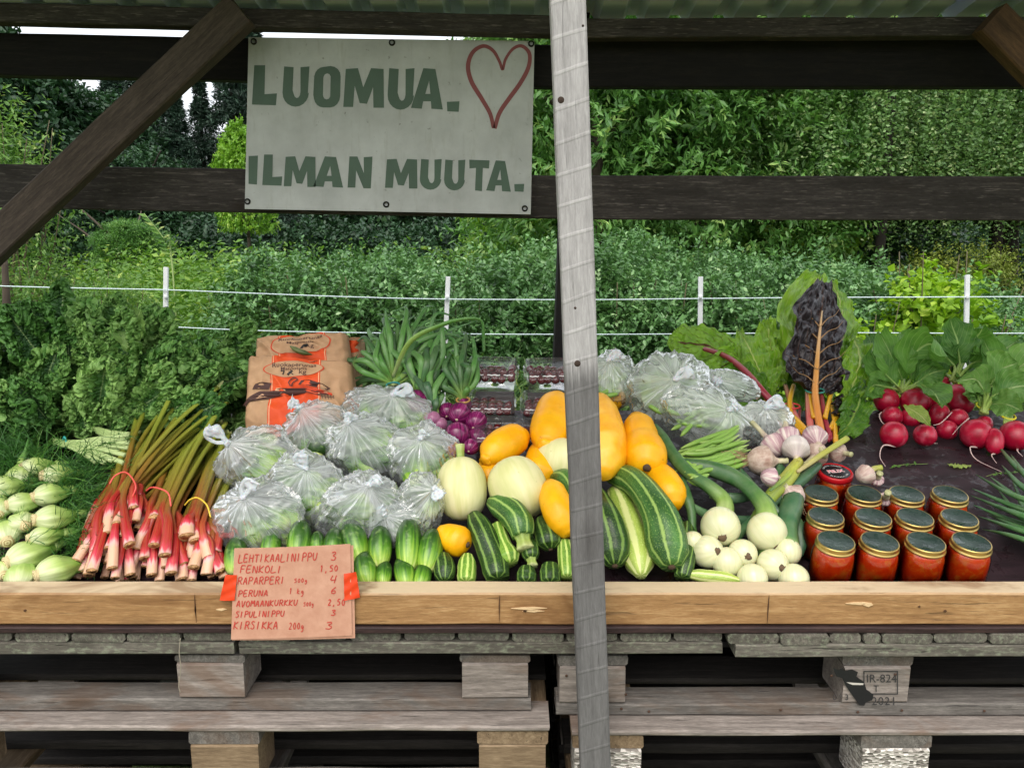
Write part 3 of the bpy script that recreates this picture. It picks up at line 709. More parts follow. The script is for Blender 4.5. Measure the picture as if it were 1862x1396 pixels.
SF = {  # single stroke letters, unit box
'L': [[(.1, 1), (0, 0), (.8, .05)]], 'E': [[(.7, 1), (.1, .95), (0, 0), (.7, .05)], [(.05, .5), (.6, .55)]], 'H': [[(.1, 1), (0, 0)], [(.75, 1), (.7, 0)], [(.05, .5), (.72, .52)]],
'T': [[(0, .95), (.9, 1)], [(.45, .97), (.4, 0)]], 'I': [[(.3, 1), (.2, 0)]], 'K': [[(.1, 1), (0, 0)], [(.75, .95), (.1, .45), (.75, 0)]], 'A': [[(0, 0), (.4, 1), (.7, 0)], [(.15, .35), (.62, .38)]],
'N': [[(0, 0), (.1, 1), (.65, 0), (.75, 1)]], 'P': [[(0, 0), (.1, 1)], [(.05, .95), (.5, 1.02), (.75, .8), (.55, .55), (.08, .5)]], 'U': [[(.05, 1), (0, .3), (.3, 0), (.6, .25), (.75, 1)]],
'F': [[(.75, 1), (.1, .95), (0, 0)], [(.06, .5), (.6, .55)]], 'O': [[(.4, 1), (.05, .7), (.05, .25), (.4, 0), (.7, .3), (.7, .7), (.4, 1)]], 'R': [[(0, 0), (.1, 1)], [(.05, .95), (.5, 1.02), (.7, .8), (.5, .55), (.08, .5)], [(.3, .52), (.75, 0)]],
'S': [[(.7, .9), (.3, 1), (.1, .75), (.5, .5), (.6, .2), (.3, 0), (0, .1)]], 'V': [[(.05, 1), (.3, 0), (.75, 1)]], 'M': [[(0, 0), (.12, 1), (.42, .4), (.75, 1), (.8, 0)]],
'0': [[(.35, 1), (.05, .6), (.2, .05), (.5, .1), (.6, .6), (.35, 1)]], '1': [[(.15, .8), (.35, 1), (.3, 0)]], '2': [[(.05, .8), (.35, 1), (.55, .7), (.05, 0), (.65, .05)]], '3': [[(.05, .9), (.4, 1), (.5, .75), (.2, .55), (.55, .35), (.4, .02), (0, .08)]],
'4': [[(.15, 1), (.0, .45), (.6, .5)], [(.6, 1), (.45, 0)]], '5': [[(.65, 1), (.2, .97), (.1, .6), (.5, .55), (.5, .1), (0, .05)]], '6': [[(.5, 1), (.1, .5), (.15, .05), (.5, .1), (.45, .45), (.12, .4)]], ',': [[(.3, .12), (.15, -.25)]],
'g': [[(.5, .5), (.2, .6), (.05, .3), (.3, .1), (.5, .5), (.45, -.2), (.2, -.4), (0, -.25)]], 'k': [[(.1, 1), (0, 0)], [(.5, .6), (.1, .3), (.55, 0)]], ' ': []}
M_PEN = plain('red_felt_pen', '#b5382f', .6)
def hand(s, x0, x1, yb, h, slant=.12, rise=0., w=1.7):
    n = len(s); adv = (x1 - x0) / n; rr = random.Random(s)
    for i, ch in enumerate(s):
        for st in SF.get(ch, []):
            j = rr.uniform(-.5, .5)
            pts = [(x0 + adv*i + (x*.92 + slant*(y))*adv*1.02, yb + rise*(i*adv) - y*h - j + rr.uniform(-.4, .4)) for x, y in st]
            ribbon('pen_stroke', pts, w, M_PEN, lambda x, y: cd(x, y, .0009), card, 6 if len(pts) == 2 else 14)
hand('LEHTIKAALINIPPU', 432, 580, 1021, 14, rise=-.03); hand('3', 603, 619, 1017, 15)
hand('FENKOLI', 436, 516, 1040, 13, rise=-.02); hand('1,50', 583, 618, 1037, 11)
hand('RAPARPERI', 432, 521, 1061, 13, rise=-.03); hand('500g', 536, 562, 1056, 7, w=1.3); hand('4', 602, 618, 1058, 14)
hand('PERUNA', 434, 490, 1083, 11, rise=-.03); hand('1 kg', 527, 556, 1077, 10, w=1.4); hand('6', 602, 618, 1077, 12)
hand('AVOMAANKURKKU', 431, 544, 1102, 11, rise=-.04); hand('500g', 553, 573, 1099, 7, w=1.2); hand('2,50', 597, 630, 1098, 11)
hand('SIPULINIPPU', 430, 520, 1121, 11, rise=-.03); hand('3', 602, 616, 1117, 10)
hand('KIRSIKKA', 427, 509, 1143, 14, rise=-.02); hand('200g', 527, 556, 1142, 12, w=1.4); hand('3', 592, 612, 1142, 13)
# ================================================================= PRODUCE
def mid(pts): 
    a = np.array([np.array(p) for p in pts]); return Vector(a.mean(0))
def ell(t, p=2.0): return max(0.0, 1 - abs(2*t - 1) ** p) ** (1/p)
# ---------- cucumbers
m = M_('cucumber_skin')
sx = m.n('SeparateXYZ', {'Vector': m.uvvec((1, 1, 1), False)})
sw = m.noise(m.uvvec((16, .9, 1)), 1.4, 2, .5); s2 = m.math('MULTIPLY_ADD', sw.outputs[0], .60, m.math('ADD', sx.outputs[1], -.30))
col = m.ramp(s2, [(.26, '#213f12'), (.46, '#305a17'), (.60, '#5a8a22'), (.76, '#93b540'), (.94, '#c9d482')])
mo = m.noise(m.objvec(), 90, 2, .5); col = m.mix(m.ramp(mo, [(.55, 0.), (.7, .35)]), col, '#8aa85a')
m.set(Base_Color=col, Roughness=.36); m.bump(m.noise(m.objvec(), 110, 2, .5), .35, .002); M_CUKE = m.m
M_TIPW = plain('pale_blossom_scar', '#cfc993', .6, bump=.3)
def cuke(p1, p2, w, label, grp='small cucumbers lying loose behind the rail', mat=M_CUKE, lab=True, off=0.0, cat='cucumber', name='cucumber', dy=(0, 0)):
    a, b = G(*p1, dy[0] + off), G(*p2, dy[1] + off); r = w / 2 * mpp((a + b) / 2)
    c = (a + b) / 2; ax = (b - a) / 2; L = ax.length; ax = ax.normalized() * max(L, r * 1.9)
    return setp(blob(name, c, ax, lambda t: r * ell(t, 2.6) * (.9 + .1 * math.sin(t * 3.1)), mat, None, None, 22, 22, lump=.05, seed=R.random() * 50, bend=r * R.uniform(-.12, .12)), label, cat, grp)
for a in [((744, 943), (742, 1040), 47, 'tallest upright cucumber with yellow tip, left of the yellow squash'),
          ((637, 955), (653, 1012), 46, 'cucumber touching the upper right corner of the price card'),
          ((692, 962), (690, 1028), 44, 'cucumber with pale yellow end, second from the price card'),
          ((788, 972), (776, 1032), 46, 'leaning cucumber right below the orange yellow courgette'),
          ((548, 950), (540, 1020), 44, 'bumpy cucumber rising behind the middle of the price card'),
          ((498, 962), (488, 1022), 36, 'slim bumpy cucumber behind the left half of the price card'),
          ((431, 980), (426, 1042), 40, 'yellow green cucumber left of the price card beside the rhubarb'),
          ((662, 1018), (668, 1052), 40, 'dark cucumber lying low against the rail right of the card'),
          ((699, 1032), (697, 1056), 30, 'small light cucumber low on the rail, below the pale ended one'),
          ((733, 1028), (738, 1056), 38, 'light green cucumber low on the rail below the tallest one'),
          ((609, 972), (604, 1012), 36, 'dark cucumber in shade behind the right part of the card'),
          ((577, 975), (576, 1010), 30, 'cucumber whose yellow end just shows over the card edge'),
          ((770, 1040), (765, 1060), 34, 'dark cucumber mostly hidden at the rail, under the leaning one')]:
    cuke(*a, dy=(0, 0) if a[0][1] < 1015 else (.0, .0))
# ---------- striped courgettes
def zmat(name, dark, mid_, light, n, thr=.5, wid=.1):
    m = M_(name)
    wob = m.noise(m.uvvec((5, 2.2, 1)), 1.0, 2, .5)
    sx = m.n('SeparateXYZ', {'Vector': m.uvvec((1, 1, 1), False)})
    u = m.math('MULTIPLY_ADD', wob.outputs[0], .05, sx.outputs[0])
    fr = m.math('ABSOLUTE', m.math('SUBTRACT', m.math('FRACT', m.math('MULTIPLY', u, n)), .5))
    br = m.noise(m.uvvec((40, 24, 1)), 1.0, 3, .7); fr = m.math('MULTIPLY_ADD', br.outputs[0], .22, m.math('ADD', fr, -.11))
    st = m.ramp(fr, [(thr - wid - .07, 1.0), (thr - wid + .03, 0.)])
    sp = m.noise(m.uvvec((60, 60, 1)), 1.3, 2, .6); spk = m.ramp(sp, [(.56, 0.), (.66, .6)])
    base = m.mix(spk, m.ramp(m.noise(m.uvvec((8, 3, 1)), 1, 3, .6), [(.35, dark), (.7, mid_)]), light)
    col = m.mix(st, base, light)
    m.set(Base_Color=col, Roughness=.38); m.bump(m.math('ADD', st, m.noise(m.objvec(), 60, 3, .6)), .15, .002); m.b.inputs['Specular IOR Level'].default_value = .4
    return m.m
Z_D = zmat('dark_striped_courgette', '#182e12', '#29491c', '#6c8a40', 9, .24, .10)
Z_M = zmat('mid_striped_courgette', '#2b4f22', '#42702e', '#8eab5a', 8, .24, .12)
Z_L = zmat('pale_courgette', '#7f9b3a', '#a9bd56', '#cdd48c', 7, .3, .1)
Z_G = zmat('light_green_courgette', '#4f7a24', '#78a038', '#b5ca6c', 10, .3, .1)
M_STEM = along('ribbed_stem', [(0, '#6f8a3a'), (.6, '#95ab4f'), (1, '#bfc58c')], .3, 10, 1, .5)
M_SCAR = plain('brown_scar', '#4b3a28', .9, bump=.5)
def zuke(pts, w, mat, label, rad=None, stem=None, scar=None, ribs=8, cat='courgette', name='courgette', offs=None, grp='striped courgettes in the middle of the table'):
    Q = [G(*p[:2], (p[2] if len(p) > 2 else 0)) for p in pts]; c = mid(Q); mp_ = mpp(c)
    t = thing(name, c, label, cat, grp)
    rad = rad or [.25, .8, .88, .9, .95, 1, .9, .35]
    tube('skin', Q, [w/2*mp_*r for r in rad], mat, t, m=34, n=32, ribs=ribs, ribamp=.022, lump=.05, seed=R.random()*40, hint=(.2, -1, .3))
    if stem == 'end' or stem == 'start':
        a, b = (Q[-2], Q[-1]) if stem == 'end' else (Q[1], Q[0]); d = (b - a).normalized(); r = w/2*mp_
        tube('stem', [b - d*r*.3, b + d*r*.35, b + d*r*.95], [r*.62, r*.42, r*.55], M_STEM, t, m=10, n=20, ribs=5, ribamp=.16)
    if scar:
        a, b = (Q[-2], Q[-1]) if scar == 'end' else (Q[1], Q[0]); d = (b - a).normalized(); r = w/2*mp_
        blob('blossom_scar', b + d*r*.02, d*r*.12, lambda t: r*.2*ell(t), M_SCAR, t, None, 10, 6, lump=.3)
    return t
zuke([(1118, 862, .05), (1158, 880, .0), (1198, 935, -.02), (1214, 990, -.02), (1221, 1030, -.02)], 70, Z_M, 'largest striped courgette, curved, right of the front post', [.62, .72, .76, .84, .95, 1.05, 1.0, .5], None, 'end', 10)
zuke([(1082, 890, .06), (1100, 940), (1113, 990), (1118, 1028)], 62, Z_D, 'dark striped courgette half hidden by the front post', [.4, .7, .85, 1, 1.05, 1.05, .95, .4], None, 'end', 10)
zuke([(1118, 893, .08), (1140, 945, .05), (1158, 1000, .02), (1166, 1046, .0)], 62, Z_L, 'pale yellow green courgette between two dark striped ones', [.5, .85, .95, 1, 1.05, 1.0, .8, .3], None, None, 8)
zuke([(862, 938, .02), (880, 975), (897, 1018), (906, 1052)], 46, Z_D, 'long dark courgette with bright stripes right of the orange courgette', [.6, .9, 1, 1, 1.05, 1.05, 1.05, .9], None, None, 9)
zuke([(893, 912, .01), (925, 928, -.01), (944, 950, -.02), (950, 975, -.02)], 52, Z_M, 'short bent courgette with its cut stem facing the viewer', [.45, .85, .95, 1, 1.0, .98, .9, .75], 'end', None, 9)
zuke([(905, 958, .02), (914, 990), (928, 1025)], 36, Z_G, 'light green courgette with swollen stem end', [.8, .8, .82, .85, .9, 1.15, 1.25, .8], None, None, 9)
zuke([(955, 975, .03), (963, 1000), (966, 1016)], 34, Z_D, 'small dark courgette with a star shaped green stem end', [.8, .9, 1, 1, .9, .7], 'end', None, 8)
zuke([(985, 945, .02), (996, 975), (1001, 998)], 46, Z_D, 'plump dark courgette hanging beside the long yellow one', [.5, .8, .95, 1, 1.05, .95, .45], None, 'end', 10)
zuke([(1026, 985, .0), (1030, 1015), (1032, 1050)], 32, Z_G, 'light green courgette stub directly left of the front post', [.8, .9, 1, 1, 1, .8], None, None, 8)
zuke([(1010, 868, .03), (1035, 878), (1050, 905)], 44, Z_M, 'courgette coming out behind the front post above the yellow one', [.6, .9, 1, 1, 1, .9], None, None, 9)
zuke([(1250, 1044), (1300, 1050), (1345, 1056)], 26, Z_L, 'thin pale striped courgette lying flat on the rail by the onions', [.5, .9, 1, 1, .9, .4], None, None, 8)
zuke([(806, 1010), (808, 1035), (808, 1056)], 40, Z_D, 'dark courgette end low at the rail beneath the orange one', [.6, .9, 1, 1, .9, .5], None, None, 9)
zuke([(850, 1010), (849, 1035), (848, 1058)], 34, Z_G, 'bright green courgette end low at the rail left of the long dark one', [.6, .9, 1, 1, 1, .9], None, None, 8)
zuke([(958, 1036), (957, 1060)], 38, Z_D, 'dark courgette end at the rail under the star stemmed one', [.8, 1, .9], None, None, 9)
zuke([(1000, 1030), (1001, 1060)], 40, Z_D, 'dark courgette end at the rail under the plump dark one', [.8, 1, .9], None, None, 9)
zuke([(1250, 955, .04), (1248, 1010), (1240, 1050)], 34, Z_D, 'shaded courgette right of the largest one, below the onion leaf', [.7, 1, 1, 1, .8], None, None, 9)
# ---------- yellow courgettes and squash
m = M_('yellow_squash_skin')
n1 = m.noise(m.objvec(), 16, 4, .6); n2 = m.noise(m.objvec(), 60, 3, .7)
col = m.ramp(n1, [(.3, '#e09a00'), (.7, '#efb20c')]); col = m.mix(m.ramp(n2, [(.60, 0.), (.75, .3)]), col, '#f0c050'); col = m.mix(m.ramp(m.noise(m.objvec(), 75, 2, .5), [(.70, 0.), (.74, .55)]), col, '#9a6a1c'); col = m.mix(m.ramp(m.noise(m.objvec(), 9, 4, .7), [(.56, 0.), (.68, .35)]), col, '#b9900f')
m.set(Base_Color=col, Roughness=.42); m.bump(m.noise(m.objvec(), 45, 4, .6), .4, .003); m.b.inputs['Specular IOR Level'].default_value = .4; M_YEL = m.m
m = M_('blotched_yellow_melon_skin')
n1 = m.noise(m.objvec(), 20, 4, .6); col = m.ramp(n1, [(.3, '#e39a02'), (.62, '#f0b41e')]); col = m.mix(m.ramp(m.noise(m.objvec(), 13, 2, .4), [(.6, 0.), (.72, .6)]), col, '#f2d068')
m.set(Base_Color=col, Roughness=.4); m.bump(m.noise(m.objvec(), 30, 3, .6), .3, .004); M_YEL2 = m.m
def ysq(pts, w, label, rad=None, mat=None, scar=None, nub=None, lump=.04, name='yellow_courgette', cat='yellow courgette', lo=None):
    return_t = zuke(pts, w, mat or M_YEL, label, rad or [.4, .82, .95, 1, 1.02, 1, .85, .38], None, scar, 0, cat, name, grp='yellow courgettes heaped by the front post')
    if nub:
        Q = [G(*p[:2], (p[2] if len(p) > 2 else 0)) for p in pts]; a, b = (Q[-2], Q[-1]) if nub == 'end' else (Q[1], Q[0]); d = (b-a).normalized(); r = w/2*mpp(b)
        tube('stem_nub', [b - d*r*.2, b + d*r*.16], [r*.42, r*.34], M_YEL2, return_t, m=6, n=20, ribs=5, ribamp=.12)
    return return_t
ysq([(797, 962, .0), (826, 980), (850, 990, -.01)], 56, 'small orange courgette with a black blossom end, low at the cucumbers', scar='end', rad=[.3, .7, .9, 1, 1.02, .9, .45])
ysq([(957, 790, -.02), (920, 806, -.02), (883, 836, -.02)], 62, 'orange yellow courgette lying slanted below the cherry boxes', nub='end')
ysq([(1014, 724, -.02), (1005, 765, -.03), (992, 810, -.04)], 74, 'thick upright yellow courgette left of the front post', nub='end', rad=[.5, .85, .97, 1, 1.02, .98, .82, .45])
ysq([(984, 815, .05), (985, 845, .03), (978, 876, .03)], 62, 'orange courgette showing between the white squashes and the thick yellow one')
ysq([(893, 835, .05), (888, 875, .03)], 44, 'bit of orange courgette behind the left white squash')
ysq([(1000, 880, -.02), (1014, 925, -.03), (1038, 972, -.02)], 58, 'long yellow courgette leaning against the left side of the front post', rad=[.45, .85, .95, 1, 1.02, 1, .85, .5])
ysq([(1090, 728, .0), (1098, 800, -.02), (1098, 862, -.02)], 84, 'big blotched yellow squash right behind the front post', rad=[.45, .75, .88, .95, 1.0, .98, .8, .35], mat=M_YEL2, name='yellow_squash', cat='squash', lump=.08)
ysq([(1158, 762, .02), (1165, 795, .0), (1172, 822, -.01), (1176, 850, -.02)], 76, 'pear shaped orange squash with a small brown end', rad=[.45, .78, .84, .84, .95, 1.02, .98, .45], scar='end', name='yellow_squash', cat='squash')
ysq([(1188, 852, .04), (1210, 885, .02), (1228, 922, .02)], 62, 'orange courgette behind the largest striped courgette')
ysq([(1106, 712, .06), (1122, 735, .05)], 44, 'end of a yellow courgette above the big blotched squash')
# ---------- pale spaghetti squash
m = M_('cream_squash_skin')
sx = m.n('SeparateXYZ', {'Vector': m.uvvec((1, 1, 1), False)})
st = m.noise(m.uvvec((14, 1.2, 1)), 1.2, 3, .6); n1 = m.noise(m.objvec(), 8, 3, .6)
col = m.mix(m.ramp(st, [(.4, 0.), (.65, .6)]), m.ramp(n1, [(.3, '#c9c68d'), (.65, '#dbd7a6')]), '#b9bd75'); col = m.mix(m.ramp(m.noise(m.objvec(), 70, 2), [(.70, 0.), (.74, .5)]), col, '#8b8152')
m.set(Base_Color=col, Roughness=.42); m.bump(m.math('ADD', st, m.noise(m.objvec(), 40, 3, .6)), .14, .002); M_CREAM = m.m
def spag(c, ax, rx, label, stem=None, scar=False, dy=0.):
    p = G(*c, dy); k = mpp(p); t = thing('spaghetti_squash', p, label, 'squash', 'cream white squashes')
    A = (RT * ax[0] + UP * ax[1] - FW * ax[2]) * k
    blob('skin', p, A, lambda t: rx*k*ell(t, 2.35), M_CREAM, t, None, 40, 30, ribs=12, ribamp=.018, lump=.02, seed=c[0])
    if stem:
        q = p - A * .96; d = -A.normalized(); tube('stem', [q, q + d*8*k, q + d*26*k], [8*k, 6.5*k, 8.5*k], M_STEM, t, m=8, n=20, ribs=5, ribamp=.14)
    if scar: blob('blossom_scar', p + A*.99, A.normalized()*2*k, lambda t: 8*k*ell(t), M_SCAR, t, None, 12, 6)
    return t
spag((840, 888), (4, -56, 14), 45, 'cream squash with upright green stem beside the plastic bags', True)
spag((942, 888), (24, -50, 20), 52, 'larger cream squash with brown end above the bent courgette', False, True, -.005)
spag((1020, 840), (-6, -42, 10), 50, 'pale squash mostly hidden behind the front post', False, False, .03)

# ---------- onions
m = M_('white_onion_skin')
st = m.noise(m.uvvec((22, 1, 1)), 1.3, 3, .6); col = m.mix(m.ramp(st, [(.4, 0.), (.7, .45)]), '#d0cfaa', '#b0b67c')
m.set(Base_Color=col, Roughness=.28); m.bump(st, .06, .002); m.b.inputs['Subsurface Weight'].default_value = .15; m.b.inputs['Subsurface Scale'].default_value = .01; M_ONI = m.m
M_ROOT = plain('brown_root_tuft', '#66523d', .95, bump=.8, bscale=300, var=.5)
GREEN = along('onion_green', [(0, '#c3cf8f'), (.16, '#7f9e4a'), (.35, '#3f6a36'), (1, '#33592f')], .3, 9, 1.2, .42, .15, .1)
GREEN2 = along('blue_onion_green', [(0, '#9fb56a'), (.12, '#4d7745'), (.4, '#3a6340'), (1, '#2c5238')], .3, 9, 1.2, .4, .15, .1)
YGREEN = along('yellowing_onion_leaf', [(0, '#3f6a36'), (.5, '#8fa33a'), (1, '#b5b03e')], .3, 9, 1.2, .45)
def root(t, p, d, r, k):
    d = Vector(d).normalized()
    V = []; 
    blob('root_tuft', p, d * r * .35, lambda s: r * (.9 - .3*s) * ell(s, 3), M_ROOT, t, None, 14, 8, lump=.7, seed=p[0]*40)
def onion(c, r, label, face=(0, -.3, 1), stalks=(), grp='white bunching onions behind the rail'):
    """face: direction (right, up, towards viewer) in which the root looks; stalks leave on the other side or as given"""
    p = G(*c); k = mpp(p); t = thing('white_onion', p, label, 'onion', grp)
    d = (RT*face[0] + UP*face[1] - FW*face[2]).normalized()
    blob('bulb', p, d * (r*k*.98), lambda s: r*k*(1.0)*ell(s, 2.05), M_ONI, t, None, 28, 22, lump=.03, seed=c[0], hint=(1, .3, 0))
    root(t, p + d*r*k*.97, d, r*k*.28, k)
    for st in stalks:
        pts = [p] + [G(*q[:2], q[2] if len(q) > 2 else 0) for q in st[0]]
        tube('stalk', pts, [st[1]*k*f for f in st[2]], st[3] if len(st) > 3 else GREEN, t, m=30, n=12, hint=(0, -1, .3), ribs=4, ribamp=.05)
    return t
fl = [1, .75, .62, .7, .85, .8, .5]
onion((1310, 957), 36, 'large white onion with a long green stalk reaching up to the left', (-.15, -.45, 1), [([(1318, 915, .01), (1290, 885), (1255, 862), (1222, 825), (1205, 795), (1190, 775)], 15, [1.3, 1.1, .95, .8, .95, .9, .75, .5])])
onion((1394, 967), 36, 'large white onion whose forked green stalk bends up to the left', (.4, -.8, .8), [([(1392, 925, .0), (1365, 890), (1335, 868), (1290, 852), (1232, 842)], 16, [1.5, 1.2, 1.0, .95, 1.1, 1., .7]), ([(1388, 915, .01), (1345, 862, .03), (1318, 838, .05)], 14, [1.3, 1., .8, .9, .7], GREEN2)])
onion((1286, 1003), 30, 'white onion with brown roots at the left front of the onions', (.5, .25, 1), [([(1262, 975, .03), (1257, 930, .03), (1248, 900, .02), (1240, 870, .02)], 12, fl, GREEN)])
onion((1350, 1007), 27, 'small white onion with a dark root plate, centre front', (.1, .0, 1))
onion((1405, 1027), 29, 'white onion with roots pointing right, right of centre front', (.35, .0, 1), [([(1370, 960, .05), (1400, 905, .03), (1435, 865, .0), (1452, 838, .0)], 13, [1, .8, .8, 1, 1.2, 1.1, .8], YGREEN)])
onion((1322, 1022), 28, 'white onion partly hidden between the front ones', (0, -1, .4), [([(1345, 970, .05), (1400, 920, .05), (1460, 870, .02), (1490, 845, .02)], 14, fl, GREEN2)])
onion((1368, 1052), 28, 'white onion sunk behind the rail, left', (0, -1, .3))
onion((1443, 1052), 28, 'white onion sunk behind the rail beside the jars', (0, -1, .3))
onion((1432, 1003), 25, 'yellowish white onion close to the tomato jars', (0, -1, .3), [([(1430, 960, .03), (1440, 920, .03), (1448, 895, .03)], 24, [1, .9, .9, .7], GREEN2)])
onion((1260, 985, ), 20, 'little onion tucked against the largest courgette', (0, -1, .3))
def loose_leaf(pts, w, mat, label, rad=(.5, .9, 1, .9, .35), name='onion_leaf', flat=.55, hint=(0, -1, .4), cat='onion leaf', g='loose onion greens'):
    Q = [G(*q[:2], q[2] if len(q) > 2 else 0) for q in pts]; k = mpp(Q[0])
    return setp(tube(name, Q, [w/2*k*r for r in rad], mat, None, Vector(Q[0]), m=26, n=12, flat=flat, hint=hint, ribs=3, ribamp=.06), label, cat, g)
loose_leaf([(1312, 842, .03), (1350, 880, .02), (1390, 905, .02), (1420, 935, .03)], 20, GREEN2, 'dark onion leaf crossing below the green beans')
loose_leaf([(1290, 900, .05), (1330, 905, .05), (1380, 900, .05)], 20, GREEN2, 'dark onion leaf behind the two large onions')
loose_leaf([(1446, 935, .05), (1455, 970, .05), (1456, 1010, .05)], 26, GREEN2, 'wide dark leek leaf beside the first tomato jar')
loose_leaf([(1405, 880, .02), (1420, 850, .02), (1392, 835, .04)], 22, GREEN2, 'broad bluish onion leaf under the garlic')
loose_leaf([(1250, 915, .03), (1300, 940, .06), (1370, 945, .07), (1440, 920, .05)], 20, GREEN2, 'long dark onion leaf behind the bulbs')
# ---------- green beans
BEAN = along('green_bean_skin', [(0, '#8ea84e'), (.3, '#6e9636'), (.8, '#7da544'), (1, '#b4c57e')], .25, 6, 2, .4, .12, .1)
rb_ = random.Random(5)
bean_specs = []
base = [((1228, 832), (1300, 800), (1352, 768)), ((1232, 842), (1300, 832), (1362, 808)), ((1240, 850), (1300, 838), (1352, 815)), ((1235, 825), (1290, 822), (1345, 790)),
        ((1245, 858), (1295, 842), (1350, 826)), ((1238, 815), (1290, 795), (1335, 780)), ((1250, 862), (1272, 868), (1290, 862)), ((1255, 870), (1285, 855), (1318, 852)), ((1225, 822), (1250, 842), (1275, 862)),
        ((1262, 846), (1310, 846), (1358, 832)), ((1258, 820), (1310, 815), (1358, 800)), ((1270, 805), (1315, 800), (1345, 778)), ((1240, 838), (1290, 848), (1340, 838))]
words = ['highest, reaching towards the garlic', 'long, straight, upper layer', 'slightly curved, middle layer', 'crossing the bag edge', 'curled at its left end', 'thin, close to the plastic bag', 'short, at the lower edge', 'with a pointed tip, lower edge', 'slanting down at the left', 'lower right of the heap', 'right middle of the heap', 'upper right of the heap', 'bottom of the upper layer']
for i, q in enumerate(base):
    bean_specs.append((q, words[i]))
for i in range(26):
    b0 = base[rb_.randrange(13)]; dx, dy_ = rb_.uniform(-12, 12), rb_.uniform(-10, 12)
    bean_specs.append((tuple((x + dx + rb_.uniform(-4, 4), y + dy_ + rb_.uniform(-4, 4)) for x, y in b0), None))
for i, (q, wd) in enumerate(bean_specs):
    lay = -.012 if wd else rb_.uniform(.0, .03)
    Q = [G(x, y, lay) for x, y in q]; k = mpp(Q[0])
    o = tube('green_bean', Q, [5*k*r for r in (.2, .8, 1, .95, 1.02, .95, 1, .75, .15)], BEAN, None, Vector(Q[0]), m=22, n=8, lump=.12, seed=i)
    setp(o, ('green bean ' + wd) if wd else 'green bean lying within the loose heap of beans', 'green bean', 'green beans heaped right of the bags')
# ---------- garlic
m = M_('garlic_skin'); st = m.noise(m.uvvec((16, 1, 1)), 1.3, 3, .6); oi = m.n('ObjectInfo')
c0 = m.ramp(st, [(.35, '#d8cfc4'), (.5, '#b7979c'), (.66, '#8d5f72')]); c1 = m.ramp(m.noise(m.objvec(), 40, 4, .7), [(.35, '#cbbda9'), (.65, '#8f7258')])
col = m.mix(m.math('MULTIPLY', oi.outputs['Random'], .8), c0, c1); m.set(Base_Color=col, Roughness=.6); m.bump(st, .5, .003); M_GAR = m.m
M_GARW = along('white_garlic_skin', [(0, '#d9d2cc'), (.6, '#cdc4bd'), (1, '#b79aa3')], .4, 14, 1, .55, .4, dark='#5c3148')
M_GSTEM = along('garlic_stem', [(0, '#b39a93'), (.4, '#c9c19c'), (1, '#a8a878')], .4, 8, 1, .6)
M_GSTEM2 = along('green_garlic_stem', [(0, '#b1a277'), (.5, '#a3a247'), (1, '#9aa33a')], .3, 8, 1, .55)
M_FIB = plain('dry_root_fibres', '#8f7556', .95)
def garlic(c, r, label, mat=M_GAR, stem=None, sm=M_GSTEM, sw=6, roots=None, dy=0.):
    p = G(*c, dy); k = mpp(p); t = thing('garlic_bulb', p, label, 'garlic', 'garlic bulbs behind the jars')
    tgt = G(*stem[0]) if stem else p + UP * .03
    d = (tgt - p).normalized()
    def pr(s): 
        if s < .62: return r*k*ell(s / 1.24 , 2.2)
        return r*k*(.14 + .86 * (1 - (s-.62)/.38) ** 1.6)
    blob('bulb', p, d * r*k*1.12, pr, mat, t, None, 28, 26, ribs=8, ribamp=.07, lump=.05, seed=c[0], hint=(.3, 1, .1))
    if stem:
        tube('stem', [p + d*r*k*.8] + [G(*q[:2], q[2] if len(q) > 2 else 0) for q in stem], [sw*k*1.1, sw*k*.9, sw*k*.9, sw*k*1.0], sm, t, m=14, n=10, lump=.1)
    if roots:
        q = p - d*r*k*.95; rr = random.Random(c[0]); V = []; Fc = []
        for i in range(46):
            a = Vector((rr.gauss(0, 1), rr.gauss(0, 1), rr.gauss(0, 1))).normalized() * .6 - d; a.normalize(); Ln = roots*k*rr.uniform(.5, 1.2)
            s = q + Vector((rr.gauss(0, 1), rr.gauss(0, 1), rr.gauss(0, 1))) * r*k*.16; prev = None; w_ = a.cross(FW).normalized() * .0006
            for j in range(5):
                b = s + a*Ln*j/4 + Vector((rr.gauss(0, 1), rr.gauss(0, 1), rr.gauss(0, 1) - .5)) * .0012*j
                V += [b - w_, b + w_]; 
                if j: n0 = len(V) - 4; Fc.append((n0, n0+1, n0+3, n0+2))
        link('roots', raw('roots', rel(V, t, None), Fc, False), M_FIB, t)
    return t
garlic((1388, 838), 27, 'brown papery garlic bulb with thick root tuft, left end', stem=[(1432, 838)], roots=38)
garlic((1405, 808), 23, 'reddish garlic bulb above the brown one', stem=[(1378, 778), (1366, 766)], sm=M_GSTEM, sw=5, dy=.01)
garlic((1447, 816), 24, 'whitest garlic bulb in the middle of the pile', M_GARW, stem=[(1450, 850)], dy=-.02)
garlic((1432, 795), 22, 'purple striped garlic bulb behind the white one', stem=[(1426, 765), (1419, 750)], sw=6, dy=.01)
garlic((1402, 868), 17, 'small garlic bulb below the brown one', stem=[(1425, 872)], dy=-.01)
garlic((1481, 796), 22, 'knobbly brown garlic bulb under the orange chard stems', stem=[(1500, 830)], roots=12)
garlic((1484, 826), 21, 'pinkish garlic bulb with a yellow green stem to the upper right', stem=[(1466, 845)], dy=.03)
garlic((1524, 822), 17, 'garlic bulb at the right edge above the red lid', stem=[(1548, 826)], sw=5, dy=.03)
garlic((1440, 900), 22, 'dark shaded garlic bulb left of the first jar', stem=[(1425, 880)], roots=16, dy=.03)
